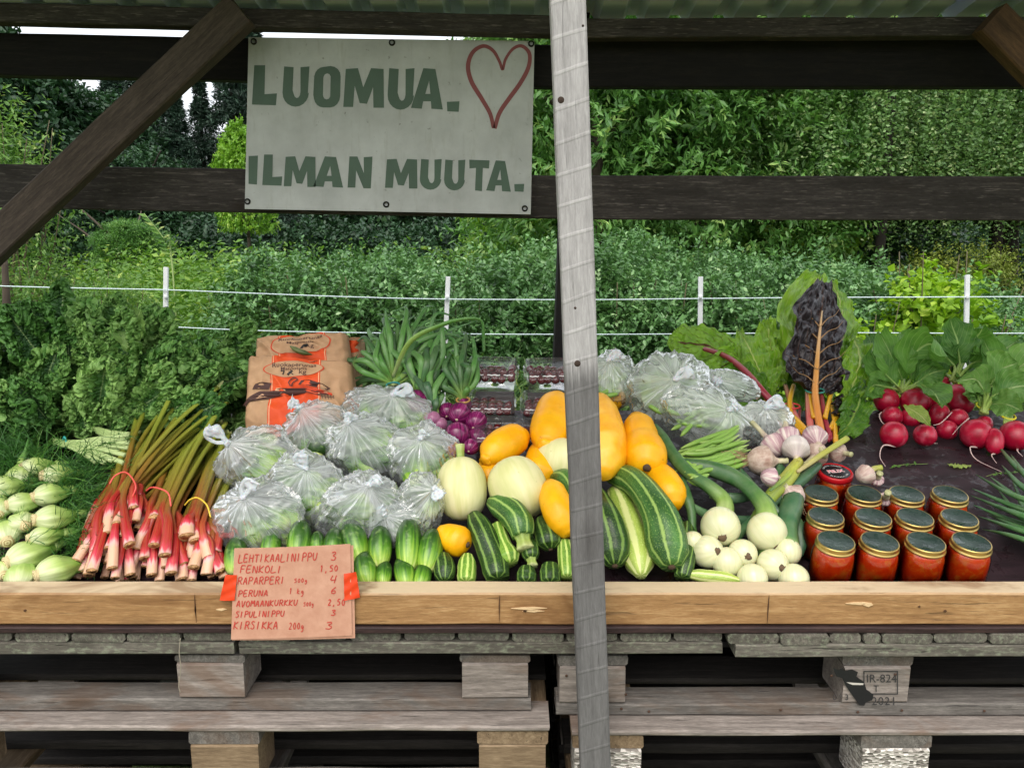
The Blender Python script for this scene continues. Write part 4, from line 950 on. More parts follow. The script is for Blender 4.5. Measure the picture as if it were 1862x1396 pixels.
garlic((1574, 862), 17, 'garlic bulb with a cut green stem right of the red lid', stem=[(1590, 852), (1602, 850)], sm=M_GSTEM2, sw=6)
garlic((1594, 872), 12, 'small garlic bulb just behind the second row of lids', stem=[(1600, 860)], dy=.04)
garlic((1609, 908), 12, 'purple garlic bulb between the second and third jar column', M_GAR, stem=[(1615, 895)], dy=.05)
setp(tube('garlic_stalk', [G(1450, 858, -.02), G(1492, 828, -.02), G(1540, 797, -.02)], [.004, .0065, .0065, .007], M_GSTEM2, None, G(1450, 858), m=20, n=10, ribs=3, ribamp=.1), 'yellow green garlic stalk slanting over the bulbs', 'stalk')
setp(tube('onion_leaf', [G(1400, 892, -.02), G(1430, 866, -.02), G(1450, 838, -.02)], [.003, .0065, .0075, .005], YGREEN, None, G(1400, 892), m=18, n=10, flat=.5), 'short yellowish leaf end pointing at the white garlic', 'onion leaf')
# ---------- jars of tomato sauce
m = M_('jar_glass'); b = m.b; 
g = m.n('BsdfGlossy', {'Color': (1, 1, 1, 1), 'Roughness': .05}); tr = m.n('BsdfTransparent', {'Color': (.97, .98, .97, 1)}); lw = m.n('Fresnel', {'IOR': 1.5})
ms = m.n('MixShader', {0: lw, 1: tr, 2: g}); m.t.links.new(ms.outputs[0], m.out.inputs[0]); M_GLASS = m.m
m = M_('tomato_sauce'); n1 = m.noise(m.objvec(), 45, 4, .6, .6); n2 = m.noise(m.objvec(), 25, 3, .6)
col = m.ramp(n1, [(.3, '#f03008'), (.55, '#fb4a0c'), (.72, '#fb8428')]); col = m.mix(m.ramp(n2, [(.55, 0.), (.7, .5)]), col, '#d68a2c')
m.set(Base_Color=col, Roughness=.25); m.bump(n1, .3, .002); m.b.inputs['Subsurface Weight'].default_value = .2; m.b.inputs['Subsurface Scale'].default_value = .01; M_SAUCE = m.m
m = M_('dark_wet_lid'); n1 = m.noise(m.objvec(), 55, 3, .6, 1.2); n2 = m.noise(m.objvec(), 18, 3, .6)
m.set(Base_Color=m.ramp(n2, [(.3, '#1c2a26'), (.7, '#33433d')]), Roughness=m.ramp(n1, [(.4, .12), (.6, .5)])); m.bump(n1, .5, .002); M_LIDT = m.m
M_GOLD = plain('gold_lid_metal', '#c2a765', .3, .9, .5, .05, 90, .2)
jar = thing('sauce_jar', (0, 0, 0), 'x', 'jar')
rJ = .0405
body = [(.0001, .0), (.030, .0), (.0355, .003), (.0392, .012), (rJ, .025), (rJ, .06), (.0395, .072), (.0365, .083), (.0335, .088), (.033, .092)]
lathe('glass', body, M_GLASS, jar, 40)
inner = [(.0001, .003), (.028, .003), (.034, .006), (.0376, .014), (.0388, .026), (.0388, .059), (.0378, .071), (.0345, .081), (.0320, .085), (.0001, .0852)]
lathe('sauce', inner, M_SAUCE, jar, 40)
band = [(.0322, .086), (.0372, .0862), (.0376, .0885), (.0358, .0895), (.0352, .093), (.0358, .0955), (.0354, .0980), (.0346, .0992), (.0330, .0993)]
lathe('screw_band', band, M_GOLD, jar, 48)
lid = [(.0331, .0990), (.0322, .0992), (.0312, .0984), (.0265, .0984), (.0255, .0978), (.0001, .0979)]
lathe('lid_disc', lid, M_LIDT, jar, 48)
RX = Matrix.Rotation(TILT, 4, 'X')
JH = .0985
def jarM(px, py, h=JH, rz=0.):
    p = B(px, py, h); base = p - BN * h
    return Matrix.Translation(base) @ RX @ Matrix.Rotation(rz, 4, 'Z')
rows = [('back', [(1493, 896), (1572, 897), (1649, 898), (1728, 898)]), ('middle', [(1502, 938), (1588, 940), (1664, 940), (1745, 941)]), ('front', [(1520, 983), (1600, 984), (1684, 985), (1767, 985)])]
wd = {'back': 'back row', 'middle': 'middle row', 'front': 'front row'}
colw = ['leftmost', 'second from left', 'third from left', 'rightmost']
first = True
for rn, L_ in rows:
    for i, (x, y) in enumerate(L_):
        M = jarM(x, y, JH, R.uniform(0, 6)); lb = 'gold lidded jar of red tomato sauce, %s in the %s' % (colw[i], wd[rn])
        if first: jar.matrix_basis = M; jar['label'] = lb; jar['group'] = 'jars of tomato sauce'; first = False
        else: copytree(jar, None, M, lb)
# red lidded jar
rj = thing('red_lid_jar', (0, 0, 0), 'jar with a red rimmed black printed lid behind the left jars', 'jar')
lathe('glass', [(r*.98, z) for r, z in body], M_GLASS, rj, 40); lathe('sauce', [(r*.98, z) for r, z in inner], M_SAUCE, rj, 40)
M_RED = plain('red_lid_paint', '#b3121c', .35, 0, .5); M_BLK = plain('black_lid_print', '#101016', .3); M_WHT = plain('white_print', '#e8e8e4', .5); M_PNK = plain('pink_red_print', '#d8305a', .5)
lathe('lid', [(.0375, .086), (.0385, .0868), (.0382, .097), (.0372, .0985), (.0355, .0989), (.035, .0982), (.0001, .0982)], M_RED, rj, 48)
lathe('lid_print', [(.0318, .09835), (.0001, .0984)], M_BLK, rj, 40)
textmesh('FELIX', .0155, M_WHT, 'print_text', lambda x, y: (x*1.0, y - .005, .0989), rj, align='CENTER', offset=.0009)
textmesh('FELIX', .0155, M_PNK, 'print_text', lambda x, y: (x*1.0, y - .005, .09915), rj, align='CENTER')
def arctext(s, r, a0, a1, up=True):
    for i, ch in enumerate(s):
        a = math.radians(a0 + (a1-a0)*i/(len(s)-1)); cx, cy = r*math.cos(a), r*math.sin(a); th = a - math.pi/2 if up else a + math.pi/2
        if ch != ' ': textmesh(ch, .0055, M_WHT, 'print_letter', lambda x, y: (cx + x*math.cos(th) - y*math.sin(th), cy + x*math.sin(th) + y*math.cos(th), .0988), rj, align='CENTER')
arctext('TUOTETTA VUODESTA', .0235, 145, 35); arctext('ALKUPERAINEN', .027, -140, -40, False)
rj.matrix_basis = jarM(1519, 857, .098, 0.15)
# ---------- radishes
m = M_('radish_skin'); n1 = m.noise(m.objvec(), 30, 3, .6); m.set(Base_Color=m.mix(m.ramp(m.noise(m.uvvec((5, 2, 1)), 1.3, 3, .6), [(.55, 0.), (.75, .35)]), m.ramp(n1, [(.3, '#82041f'), (.7, '#b80a36')]), '#d9788a'), Roughness=.34); m.bump(n1, .12, .002); M_RAD = m.m
M_TAIL = plain('radish_root', '#cbb2ac', .6); M_RSTEM = along('radish_stem', [(0, '#9db35a'), (1, '#5d8a34')], .3, 6, 1, .5)
LF_R = leafmat('radish_leaf', '#3f6c28', '#6a9a40', '#a3c076', .3, .5, veins=7)
def H(px, py, lift, dy=0.):
    p = B(px, py, lift); return P(px, py, p.y + dy) if dy else p
def largeleaf(name, pts, wmax, mat, parent, widths=(.1, .5, .9, 1, .85, .55, .12), nrm=(0, -1, .35), frill=.2, ff=5, cup=.15, m=36, n=17, seed=0, curl=0., quilt=0.0, mesh=None, lobes=0, lobamp=.0):
    C = cr(pts, m); T, U, S = frames(C, nrm); Gd = []
    for i in range(m):
        t = i/(m-1); w = np.interp(t, np.linspace(0, 1, len(widths)), widths) * wmax * (1 + .08*noise.noise(Vector((t*7, seed, 3))))
        row = []
        for j in range(n):
            s = -1 + 2*j/(n-1); a = abs(s)
            ww = w
            if lobes: ww = w * (1 + lobamp * math.sin(t*lobes*6.28 + (0 if s > 0 else 1.5) + seed))
            ph = seed*1.7 + (0 if s > 0 else 2.1)
            fr = frill*wmax*(a**2.2)*(math.sin(t*ff*6.28 + ph) + .6*math.sin(t*ff*2.3*6.28 + ph*2)) + .12*wmax*noise.noise(Vector((t*3+seed, s*1.5, 0)))
            q = quilt*wmax*noise.noise(Vector((t*14 + seed, s*7, 1.0)))*2
            cu = cup*wmax*(s*s)*1.0 + curl*wmax*t*t
            sx_ = s*ww*(1 - .12*a*abs(math.sin(t*ff*3)))
            row.append(C[i] + S[i]*sx_ + U[i]*(fr + cu + q))
        Gd.append(row)
    return surf(name, np.array(Gd), mat, parent, wrap=False)
def radish(c, r, label, ry=None, tail=None, lift=.035, dy=0.):
    p = H(*c, lift, dy); k = mpp(p); t = thing('radish', p, label, 'radish', 'red radishes on the dark board')
    ry = ry or r; d = (UP*-1*.9 - FW*.4 + RT*R.uniform(-.3, .3)).normalized()
    blob('root', p, d*ry*k, lambda s: r*k*ell(s, 2.15), M_RAD, t, None, 26, 20, lump=.05, seed=c[0]+c[1])
    if tail:
        q = [p + d*ry*k*.95] + [H(x, y, lf if len(tl) > 2 else .004) for tl in tail for (x, y, lf) in [(tl[0], tl[1], tl[2] if len(tl) > 2 else .004)]]
        tube('tail', q, [2.0*k, 1.2*k, .8*k, .4*k], M_TAIL, t, m=20, n=7)
    return t
radish((1612, 728), 22, 'radish at the upper left corner of the radish pile', tail=[(1600, 752, .03), (1604, 768, .03), (1618, 774, .03)])
radish((1664, 731), 27, 'wide radish just above the pale loose leaf', 25)
radish((1713, 701), 17, 'smallest and highest radish, between the leaves', dy=.0)
radish((1745, 726), 23, 'tall oval radish right of the highest one', 29)
radish((1625, 790), 24, 'round radish at the lower left with a long curling root', tail=[(1606, 810, .02), (1600, 830, .01), (1610, 848, .005)])
radish((1682, 791), 20, 'radish lying low, second in the front line', tail=[(1688, 806, .01), (1705, 806, .01)])
radish((1622, 757), 18, 'shaded radish between the two left ones', dy=.03)
radish((1655, 760), 18, 'dark radish behind the pale loose leaf', dy=.05)
radish((1708, 755), 18, 'dark radish in the middle gap of the pile', 22, dy=.03, tail=[(1735, 745, .05), (1712, 768, .05), (1697, 773, .05)])
radish((1742, 760), 17, 'radish whose white root points down to the left', tail=[(1762, 760, .05), (1745, 775, .04), (1732, 790, .03)], dy=-.005)
radish((1775, 789), 27, 'large round radish in front with two long pale roots', tail=[(1764, 814, .02), (1775, 835, .01), (1822, 858, .005)])
radish((1808, 802), 16, 'narrow upright radish right of the large one', 25, tail=[(1803, 828, .01), (1812, 842, .005)])
radish((1846, 792), 27, 'large radish cut by the right edge of the picture', tail=[(1850, 820, .02), (1860, 830, .01)])
radish((1722, 782), 18, 'radish in the shade behind the front line', dy=.04)
radish((1700, 728), 17, 'small dark radish left of the tall oval one', dy=.05)
radish((1790, 770), 14, 'radish mostly hidden behind the narrow upright one', dy=.04)
def leafy(name, label, cat, base, leaves, mat, stemmat, grp=None, wk=1.0, **kw):
    p = H(*base[:2], base[2]); t = thing(name, p, label, cat, grp); k = mpp(p)
    for i, (pts, w) in enumerate(leaves):
        Q = [H(x, y, l) for (x, y, l) in pts]
        stem_to = Q[1]; 
        tube('leaf_stem', [p + Vector((R.uniform(-.006, .006), R.uniform(-.005, .01), 0)), p.lerp(Q[0], .5) + Vector((0, 0, .004)), Q[0], Q[0].lerp(Q[1], .5), Q[1]], [3.4*k, 3*k, 2.4*k, 1.5*k, .6*k], stemmat, t, m=14, n=7)
        largeleaf('leaf', Q, w*k*wk, mat, t, seed=i*3.3 + base[0], **kw)
    return t
# chain of points: from the petiole end to the leaf tip, with a lift above the board
leafy('radish_greens', 'broad green leaves of the left radish bunch, standing up behind it', 'radish leaves', (1640, 715, .05),
      [([(1640, 690, .08), (1625, 655, .13), (1600, 605, .18)], 42), ([(1655, 690, .08), (1660, 650, .14), (1690, 625, .18), (1722, 650, .17)], 48), ([(1630, 700, .08), (1600, 670, .11), (1585, 640, .14)], 34),
       ([(1660, 700, .07), (1690, 680, .10), (1720, 672, .12)], 34), ([(1645, 680, .06), (1650, 640, .10), (1655, 605, .13)], 40), ([(1620, 705, .07), (1590, 700, .08), (1570, 720, .08)], 28), ([(1675, 700, .09), (1700, 715, .10), (1712, 742, .09)], 30),
       ([(1620, 690, .05), (1595, 660, .08), (1580, 612, .10)], 30)], LF_R, M_RSTEM, 'radish greens', frill=.11, ff=2.5, cup=.3)
leafy('radish_greens', 'tall rounded green leaves rising behind the middle radishes', 'radish leaves', (1735, 695, .06),
      [([(1745, 660, .10), (1740, 620, .16), (1728, 580, .21)], 40), ([(1755, 655, .10), (1775, 615, .15), (1790, 590, .2)], 42), ([(1735, 665, .10), (1712, 640, .13), (1700, 612, .16)], 30), ([(1770, 660, .10), (1800, 650, .13), (1790, 620, .16)], 34),
       ([(1745, 680, .07), (1770, 690, .08), (1800, 700, .08)], 30), ([(1760, 680, .07), (1765, 640, .10), (1775, 605, .13)], 42), ([(1720, 680, .06), (1700, 650, .09), (1710, 620, .11)], 32)], LF_R, M_RSTEM, 'radish greens', frill=.11, ff=2.5, cup=.32)
leafy('radish_greens', 'pale holed leaves of the right radish bunch at the picture edge', 'radish leaves', (1790, 750, .06),
      [([(1790, 715, .08), (1775, 690, .12), (1740, 692, .13)], 34), ([(1800, 700, .09), (1825, 670, .13), (1850, 660, .15)], 48), ([(1805, 720, .08), (1840, 705, .11), (1875, 700, .12)], 42), ([(1795, 700, .07), (1810, 650, .12), (1850, 620, .15)], 42),
       ([(1800, 735, .06), (1830, 735, .08), (1860, 748, .08)], 30), ([(1830, 690, .08), (1865, 660, .13), (1900, 640, .15)], 46), ([(1785, 725, .06), (1770, 712, .08), (1750, 716, .09)], 26)], leafmat('pale_radish_leaf', '#52803a', '#83ad58', '#b3c98c', .3, .5, veins=7), M_RSTEM, 'radish greens', frill=.12, ff=2.5, cup=.25)
for (x, y, c_, lb) in ((1789, 738, '#c8c93a', 'yellow rubber band round the stems of the middle radish bunch'), (1833, 756, '#d8c81e', 'yellow rubber band round the stems at the right edge'), (1620, 700, '#3c9a8c', 'thin teal band round the left radish stems')):
    p = H(x, y, .05, -.01); k = mpp(p); a = np.linspace(0, 2*np.pi, 16)
    setp(tube('rubber_band', [p + Vector((math.cos(q)*12*k, math.sin(q)*12*k, math.sin(q)*4*k)) for q in a], [1.8*k, 1.8*k], plain('band_' + c_[1:], c_, .5), None, p, m=26, n=6, cap=False), lb, 'rubber band')
    for q in range(6):
        dx = -10 + q*4
        o = tube('stem', [H(x + dx*.6, y + 14, .045, -.005), p + Vector((dx*.6*k, 0, 0)), H(x + dx*1.3, y - 26, .075, .0)], [3.2*k, 3*k, 2.6*k], M_RSTEM, COL.objects[-1 - q] if False else None, Vector(p), m=8, n=7)
        setp(o, 'pale green radish stem held by the rubber band ' + ('at the right edge' if x > 1800 else 'of the middle bunch' if x > 1700 else 'of the left bunch'), 'stem', 'stems of the radish bunches')
# loose leaf bits and sprigs on the board
LF_Y = leafmat('pale_loose_leaf', '#7d9a3c', '#a9bd5f', '#cfd491', .3, .5, veins=6)
o = largeleaf('loose_leaf', [H(1643, 738, .075, -.03), H(1670, 752, .075, -.03), H(1692, 775, .07, -.03)], .022, LF_Y, None, nrm=(0, -1, .3), frill=.1, cup=.2); setp(o, 'pale yellow green leaf lying over the left radishes', 'leaf')
o = largeleaf('loose_leaf', [H(1722, 843, .004), H(1742, 846, .006), H(1766, 846, .004)], .011, LF_Y, None, nrm=tuple(BN), frill=.2, cup=-.1); setp(o, 'small torn leaf lying alone on the dark board', 'leaf')
rr = random.Random(3)
for (x, y, lb) in ((1640, 845, 'little leafy sprig lying left on the dark board'), (1815, 860, 'tiny sprig at the right beside the onion greens')):
    t = thing('herb_sprig', H(x, y, .003), lb, 'sprig'); a, b = H(x - 22, y + 6, .003), H(x + 48, y - 2, .004)
    tube('twig', [a, H(x, y, .005), b], [.0006, .0006], M_RSTEM, t, m=14, n=5)
    for i in range(9):
        q = a.lerp(b, rr.random()*.8); d = Vector((rr.uniform(-1, 1), rr.uniform(-1, 1), .4)).normalized() * .011
        largeleaf('leaflet', [q, q + d*.5, q + d], .0035, LF_R, t, nrm=tuple(BN), m=6, n=5, frill=.05)
# wet streaks are part of the board; green onion tops at the right edge
M_GT = along('spring_onion_green', [(0, '#7f9c4b'), (.2, '#48763a'), (1, '#2f5c34')], .3, 9, 1.0, .4, .15, .08)
t = thing('spring_onion_bunch', H(1900, 950, .05), 'fanned dark green onion tops reaching in from the right edge', 'onions')
tips = [(1812, 806), (1838, 826), (1822, 846), (1774, 862), (1800, 866), (1768, 888), (1764, 900), (1786, 908), (1770, 918), (1796, 935), (1778, 938), (1786, 962), (1815, 890), (1840, 870)]
for i, (x, y) in enumerate(tips):
    by = 905 + i*7 + rr.uniform(-8, 8)
    Q = [H(1990, by + 60, .04 + i % 3 * .012), H(1910, (by + y)/2 + 30, .05 + (i % 4)*.01), H((x + 1890)/2, (y*.62 + by*.38) + 6, .045 + (i % 4)*.01), H(x, y, .02 + (i % 3)*.01)]
    k = mpp(Q[1]); tube('onion_leaf', Q, [8*k, 10*k, 10*k, 8*k, 5*k, 1*k], M_GT, t, m=24, n=10, flat=.6, hint=(0, 0, 1), ribs=3, ribamp=.07)
# ---------- plastic bags of cucumbers
def film(name, milky=.42, tint='#e9eef0'):
    m = M_(name)
    tr = m.n('BsdfTransparent', {'Color': (.93, .95, .95, 1)})
    df = m.n('BsdfDiffuse', {'Color': lin(tint)}); tl = m.n('BsdfTranslucent', {'Color': lin(tint)}); ds = m.n('MixShader', {0: .5, 1: df, 2: tl})
    w1 = m.noise(m.uvvec((20, 1.1, 1)), 1.0, 3, .55, .5); w2 = m.noise(m.objvec(), 13, 2, .5, 2.0)
    gl = m.n('BsdfGlossy', {'Color': (1, 1, 1, 1), 'Roughness': .22})
    bm_ = m.n('Bump', {'Height': m.math('ADD', w1, m.math('MULTIPLY', w2, .5)), 'Strength': .4, 'Distance': .006})
    for nd in (df, gl, tl): m.t.links.new(bm_.outputs[0], nd.inputs['Normal'])
    lw = m.n('LayerWeight', {'Blend': .35}); rid = m.ramp(w1, [(.42, 0.), (.50, .75), (.56, 0.)]); rid2 = m.ramp(w2, [(.44, 0.), (.50, .7), (.55, 0.)])
    sx = m.n('SeparateXYZ', {'Vector': m.uvvec((1, 1, 1), False)}); near = m.ramp(sx.outputs[1], [(.0, 1.0), (.16, .45), (.4, .0)])
    f = m.math('ADD', m.math('MULTIPLY', lw.outputs['Facing'], .45), milky - .26)
    f = m.math('ADD', f, m.math('MULTIPLY', m.math('MAXIMUM', rid, m.math('MULTIPLY', rid2, .35)), .34)); f = m.math('MINIMUM', m.math('MULTIPLY_ADD', near.outputs[0], .5, f), .93)
    a = m.n('MixShader', {0: f, 1: tr, 2: ds}); fr = m.n('Fresnel', {'IOR': 1.45, 'Normal': bm_.outputs[0]})
    s = m.n('MixShader', {0: m.math('MULTIPLY_ADD', fr, .55, .015), 1: a, 2: gl}); m.t.links.new(s.outputs[0], m.out.inputs[0])
    return m.m
FILM = film('milky_plastic_film', .37, '#f4f8fa'); FILM2 = film('greenish_plastic_film', .44, '#ecf3ec')
FILMK = M_('knotted_plastic'); FILMK.set(Base_Color=lin('#dfe5ea'), Roughness=.3, Alpha=.6); FILMK.bump(FILMK.noise(FILMK.objvec(), 90, 4, .7), .8, .003)
FILMK.b.inputs['Subsurface Weight'].default_value = .2; FILMK.b.inputs['Subsurface Scale'].default_value = .01; FILMK = FILMK.m
CUKE_IN = M_CUKE
def bag(c, rx, ry, rz, knot, label, seed, mat=FILM, tail=(0, 30), dy=0., angle=0., pleat=.10, nfold=11, loop=True, grp='knotted plastic bags of cucumbers'):
    """c centre pixel, rx ry half size in pixels, rz half depth in pixels; knot: pixel of the knot"""
    rx *= 1.1; ry *= 1.12
    p = G(*c, dy); k = mpp(p); t = thing('plastic_bag', p, label, 'plastic bag', grp)
    kp = P(knot[0], knot[1], p.y - (rz*k*.72 if len(knot) < 3 else knot[2]*k))
    ca, sa = math.cos(angle), math.sin(angle)
    X = RT*ca + UP*sa; Yv = UP*ca - RT*sa; Z = -FW
    def world(v): return p + X*(v[0]*rx*k) + Yv*(v[1]*ry*k) + Z*(v[2]*rz*k)
    dk = kp - p; dl = Vector((dk.dot(X)/(rx*k), dk.dot(Yv)/(ry*k), dk.dot(Z)/(rz*k))); kl = dl.length; a = dl.normalized()
    u = a.orthogonal().normalized(); w = a.cross(u); m_, n_ = 60, 110
    rr = random.Random(seed); fo = [rr.uniform(0, 6.28) for _ in range(4)]; Gd = []
    for i in range(m_):
        th = math.pi * (i/(m_-1)) ** 1.0; row = []
        for j in range(n_):
            ph = 2*math.pi*j/n_
            d = a*math.cos(th) + (u*math.cos(ph) + w*math.sin(ph))*math.sin(th)
            fall = math.exp(-th/1.3)
            f1 = abs(math.sin(ph*nfold*.5 + fo[0] + 1.2*noise.noise(Vector((math.cos(ph)*2, math.sin(ph)*2, seed))))); f2 = abs(math.sin(ph*nfold*1.1 + fo[1] + th*.6))
            r = 1 - pleat*2.0*fall*(f1*.7 + f2*.4) + .04
            q = d*1.5 + Vector((seed*3.7, seed, 0)); r += .17*noise.noise(q)
            rg = 1 - abs(noise.noise(d*3.1 + Vector((seed, 7, seed*2))))*2; r += .085*(rg**3 if rg > 0 else 0)
            rg = 1 - abs(noise.noise(d*6.5 + Vector((seed*1.3, 2, seed))))*2; r += .022*(rg**2 if rg > 0 else 0)
            v = d * (abs(r))
            # superellipsoid squaring keeps it sack like; then the film gathers to the knot
            g = max(0, 1 - th/.62); g = g*g*(3 - 2*g)
            rad_n = .075 * (1 + .5*f1)
            tgt = dl*.985 + (u*math.cos(ph) + w*math.sin(ph))*rad_n*min(1, th*9 + .25)
            v = v*(1-g) + tgt*g
            row.append(world(v))
        Gd.append(row)
    surf('film', np.array(Gd), mat, t)
    # knot and tail
    r0 = 5.0*k; ax = (kp - p).normalized()
    tv = (RT*tail[0] + UP*tail[1])*k - FW*(.25*abs(tail[0]) + .25*abs(tail[1]))*k
    blob('knot', kp + ax*r0*.3, ax*r0*1.0, lambda s: r0*1.05*ell(s, 2.5), FILMK, t, None, 24, 14, ribs=5, ribamp=.16, lump=.5, seed=seed)
    e = kp + ax*r0*.6; sd_ = tv.cross(FW).normalized()
    if loop:
        cpt = [e, e + tv*.4 + sd_*tv.length*.25, e + tv*.9 + sd_*tv.length*.2, e + tv*1.0 - sd_*tv.length*.12, e + tv*.55 - sd_*tv.length*.15, e + tv*.1]
        tube('handle', cpt, [r0*.75, r0*.55, r0*.8, r0*.7, r0*.5, r0*.6], FILMK, t, m=34, n=12, flat=.5, lump=.8, seed=seed, hint=tuple(-FW))
    tube('tail', [e, e + tv*.5 - sd_*tv.length*.15, e + tv*1.05 - sd_*tv.length*.05], [r0*.7, r0*.9, r0*1.9, r0*2.2], FILMK, t, m=24, n=20, flat=.35, lump=1.0, ribs=5, ribamp=.2, seed=seed+1, hint=tuple(-FW))
    return t, p, k
bags = [
 ((468, 835), 66, 52, 42, (415, 806), 'leftmost upper bag beside the rhubarb tops', 1, (-30, 22), [((455, 850), (520, 838), 40), ((430, 858), (500, 872), 36), ((440, 810), (500, 800), 36)], .25),
 ((578, 788), 58, 50, 40, (545, 742), 'bag directly below the front paper sack with a yellow cucumber end', 2, (-14, 8), [((590, 770), (592, 815), 42), ((545, 800), (580, 830), 38), ((620, 785), (640, 815), 34)], 0),
 ((668, 815), 66, 56, 44, (634, 768), 'large central bag with a cucumber pointing right', 3, (2, 14), [((655, 842), (735, 826), 44), ((650, 790), (710, 795), 40), ((620, 835), (680, 858), 38)], -.15),
 ((712, 755), 78, 44, 40, (715, 718, 18), 'topmost bag with a white twisted tail beneath the onion leaves', 4, (32, 10), [((668, 735), (672, 765), 42), ((700, 790), (765, 782), 42), ((720, 760), (780, 765), 36)], -.25),
 ((768, 830), 56, 56, 40, (765, 797), 'round clear bag at the right with a brown cut cucumber end', 5, (6, 10), [((760, 815), (768, 870), 46), ((740, 840), (755, 880), 38), ((790, 800), (800, 850), 36)], .1),
 ((556, 884), 64, 52, 44, (556, 852), 'middle bag with sharp creases left of centre', 6, (-14, 22), [((540, 905), (582, 918), 42), ((520, 880), (580, 870), 38), ((570, 900), (610, 880), 36)], -.1),
 ((474, 940), 72, 62, 48, (443, 905, 34), 'lower left bag with long pleats fanning from its knot', 7, (18, 30), [((440, 935), (470, 985), 44), ((490, 935), (545, 955), 42), ((470, 970), (520, 985), 40)], -.1),
 ((660, 925), 72, 56, 46, (671, 882), 'lower central bag just above the loose cucumbers', 8, (18, 12), [((612, 925), (650, 970), 44), ((660, 930), (710, 950), 42), ((690, 900), (735, 920), 38)], .15),
 ((768, 915), 38, 50, 34, (790, 888), 'small bag squeezed beside the left cream squash', 9, (10, -16), [((775, 890), (785, 930), 42), ((745, 920), (755, 950), 32)], 0),
 ((600, 930), 46, 40, 36, (612, 905), 'bag deep in the pile, between the two lower ones', 10, (8, 8), [((590, 920), (610, 960), 38)], 0),
 ((722, 955), 50, 34, 34, (700, 935), 'flat crumpled bag lying on the loose cucumbers', 11, (-8, 10), [((700, 960), (745, 965), 34)], .1),
]
for i, (c, rx, ry, rz, kn, lb, sd_, tl_, ins, ang) in enumerate(bags):
    deep = .05 if i == 9 else (.02 if i == 10 else 0.)
    bag(c, rx, ry, rz, kn, 'bag of cucumbers, ' + lb, sd_, FILM, tl_, deep, ang)
    t_ = COL.objects; 
    rq = random.Random(i)
    for j in range(5):
        a0 = rq.uniform(-.9, .9) + ang; x_, y_ = c[0] + rq.uniform(-.42, .42)*rx, c[1] + rq.uniform(-.32, .42)*ry; l_ = rq.uniform(34, 44)
        cuke((x_ - l_*math.cos(a0), y_ - l_*.8*math.sin(a0)), (x_ + l_*math.cos(a0), y_ + l_*.8*math.sin(a0)), rq.uniform(42, 50), 'cucumber packed within the %s' % lb.split(' with')[0], 'cucumbers packed in plastic bags', off=deep + .010 + .010*j, dy=(0, 0))
    for j, (a, b, w) in enumerate(ins):
        cuke(a, b, w, '%s cucumber in %s' % (['front', 'lower', 'rear'][j], lb.replace('with a', 'with')), 'cucumbers packed in plastic bags', off=deep + .018 + j*.010)
# bags right of the post
bag((1112, 690), 40, 46, 34, (1108, 655), 'small bag of pale green pods right behind the front post', 21, FILM2, (16, 12), 0., 0., grp='bags of green vegetables')
bag((1222, 715), 70, 66, 48, (1228, 690, 46), 'large knotted bag of green beans under the chard', 22, FILM2, (24, 14), 0., -.2, pleat=.13, nfold=14, grp='bags of green vegetables')
bag((1290, 762), 80, 48, 42, (1325, 745), 'flat right hand bag of beans touching the garlic', 23, FILM2, (10, 8), .01, -.45, grp='bags of green vegetables')
bag((1395, 770), 46, 34, 28, (1393, 742, 10), 'crumpled empty bag end between the beans and the chard stems', 24, FILM2, (22, 14), .03, -.4, grp='bags of green vegetables')
bag((1330, 700), 46, 22, 22, (1300, 690), 'bag with a leafy cabbage top beside the red chard stem', 25, FILM2, (10, -6), .05, -.3, grp='bags of green vegetables')
rb2 = random.Random(8)
for cc, rr_, nn in (((1212, 710), (52, 46), 34), ((1285, 760), (62, 28), 26), ((1112, 695), (30, 32), 16)):
    for i in range(nn):
        a = rb2.uniform(0, 6.28); q = rb2.random()**.5*.85; x, y = cc[0] + math.cos(a)*rr_[0]*q, cc[1] + math.sin(a)*rr_[1]*q; th = rb2.uniform(-.6, 1.2); L_ = rb2.uniform(18, 34)
        Q = [G(x - math.cos(th)*L_*.7, y + math.sin(th)*L_*.7, .004), G(x, y, rb2.uniform(-.015, .01)), G(x + math.cos(th)*L_*.7, y - math.sin(th)*L_*.7, .004)]; k = mpp(Q[0])
        setp(tube('green_bean', Q, [4.6*k*r for r in (.2, .9, 1, .95, 1, .9, .15)], BEAN, None, Q[1], m=12, n=7), 'green bean packed inside the %s' % ('large knotted bag' if cc[0] == 1212 else 'flat right hand bag' if cc[0] == 1285 else 'small bag by the front post'), 'green bean', 'green beans packed in plastic bags')

# ---------- paper sacks of potatoes
m = M_('brown_kraft_paper'); n1 = m.noise(m.objvec((1, 1, 1), False), 14, 5, .65, .6); n2 = m.noise(m.objvec((1, 1, 1), False), 120, 3, .6)
m.set(Base_Color=m.ramp(n1, [(.3, '#a98360'), (.7, '#c29c77')]), Roughness=.75); m.bump(m.math('MULTIPLY_ADD', n2.outputs[0], .15, n1), .35, .005); M_KRAFT = m.m
m = M_('orange_red_print'); n1 = m.noise(m.objvec((1, 1, 1), False), 14, 5, .65, .6); m.set(Base_Color=m.ramp(n1, [(.3, '#cf4312'), (.7, '#e05318')]), Roughness=.65); m.bump(n1, .35, .005); M_ORG = m.m
M_RING = plain('red_print_outline', '#c8401f', .7); M_INK2 = plain('brown_print_ink', '#4a2f2a', .7); M_INKB = plain('black_marker', '#15120f', .6); M_PALE = plain('pale_print_line', '#e3b48c', .75)
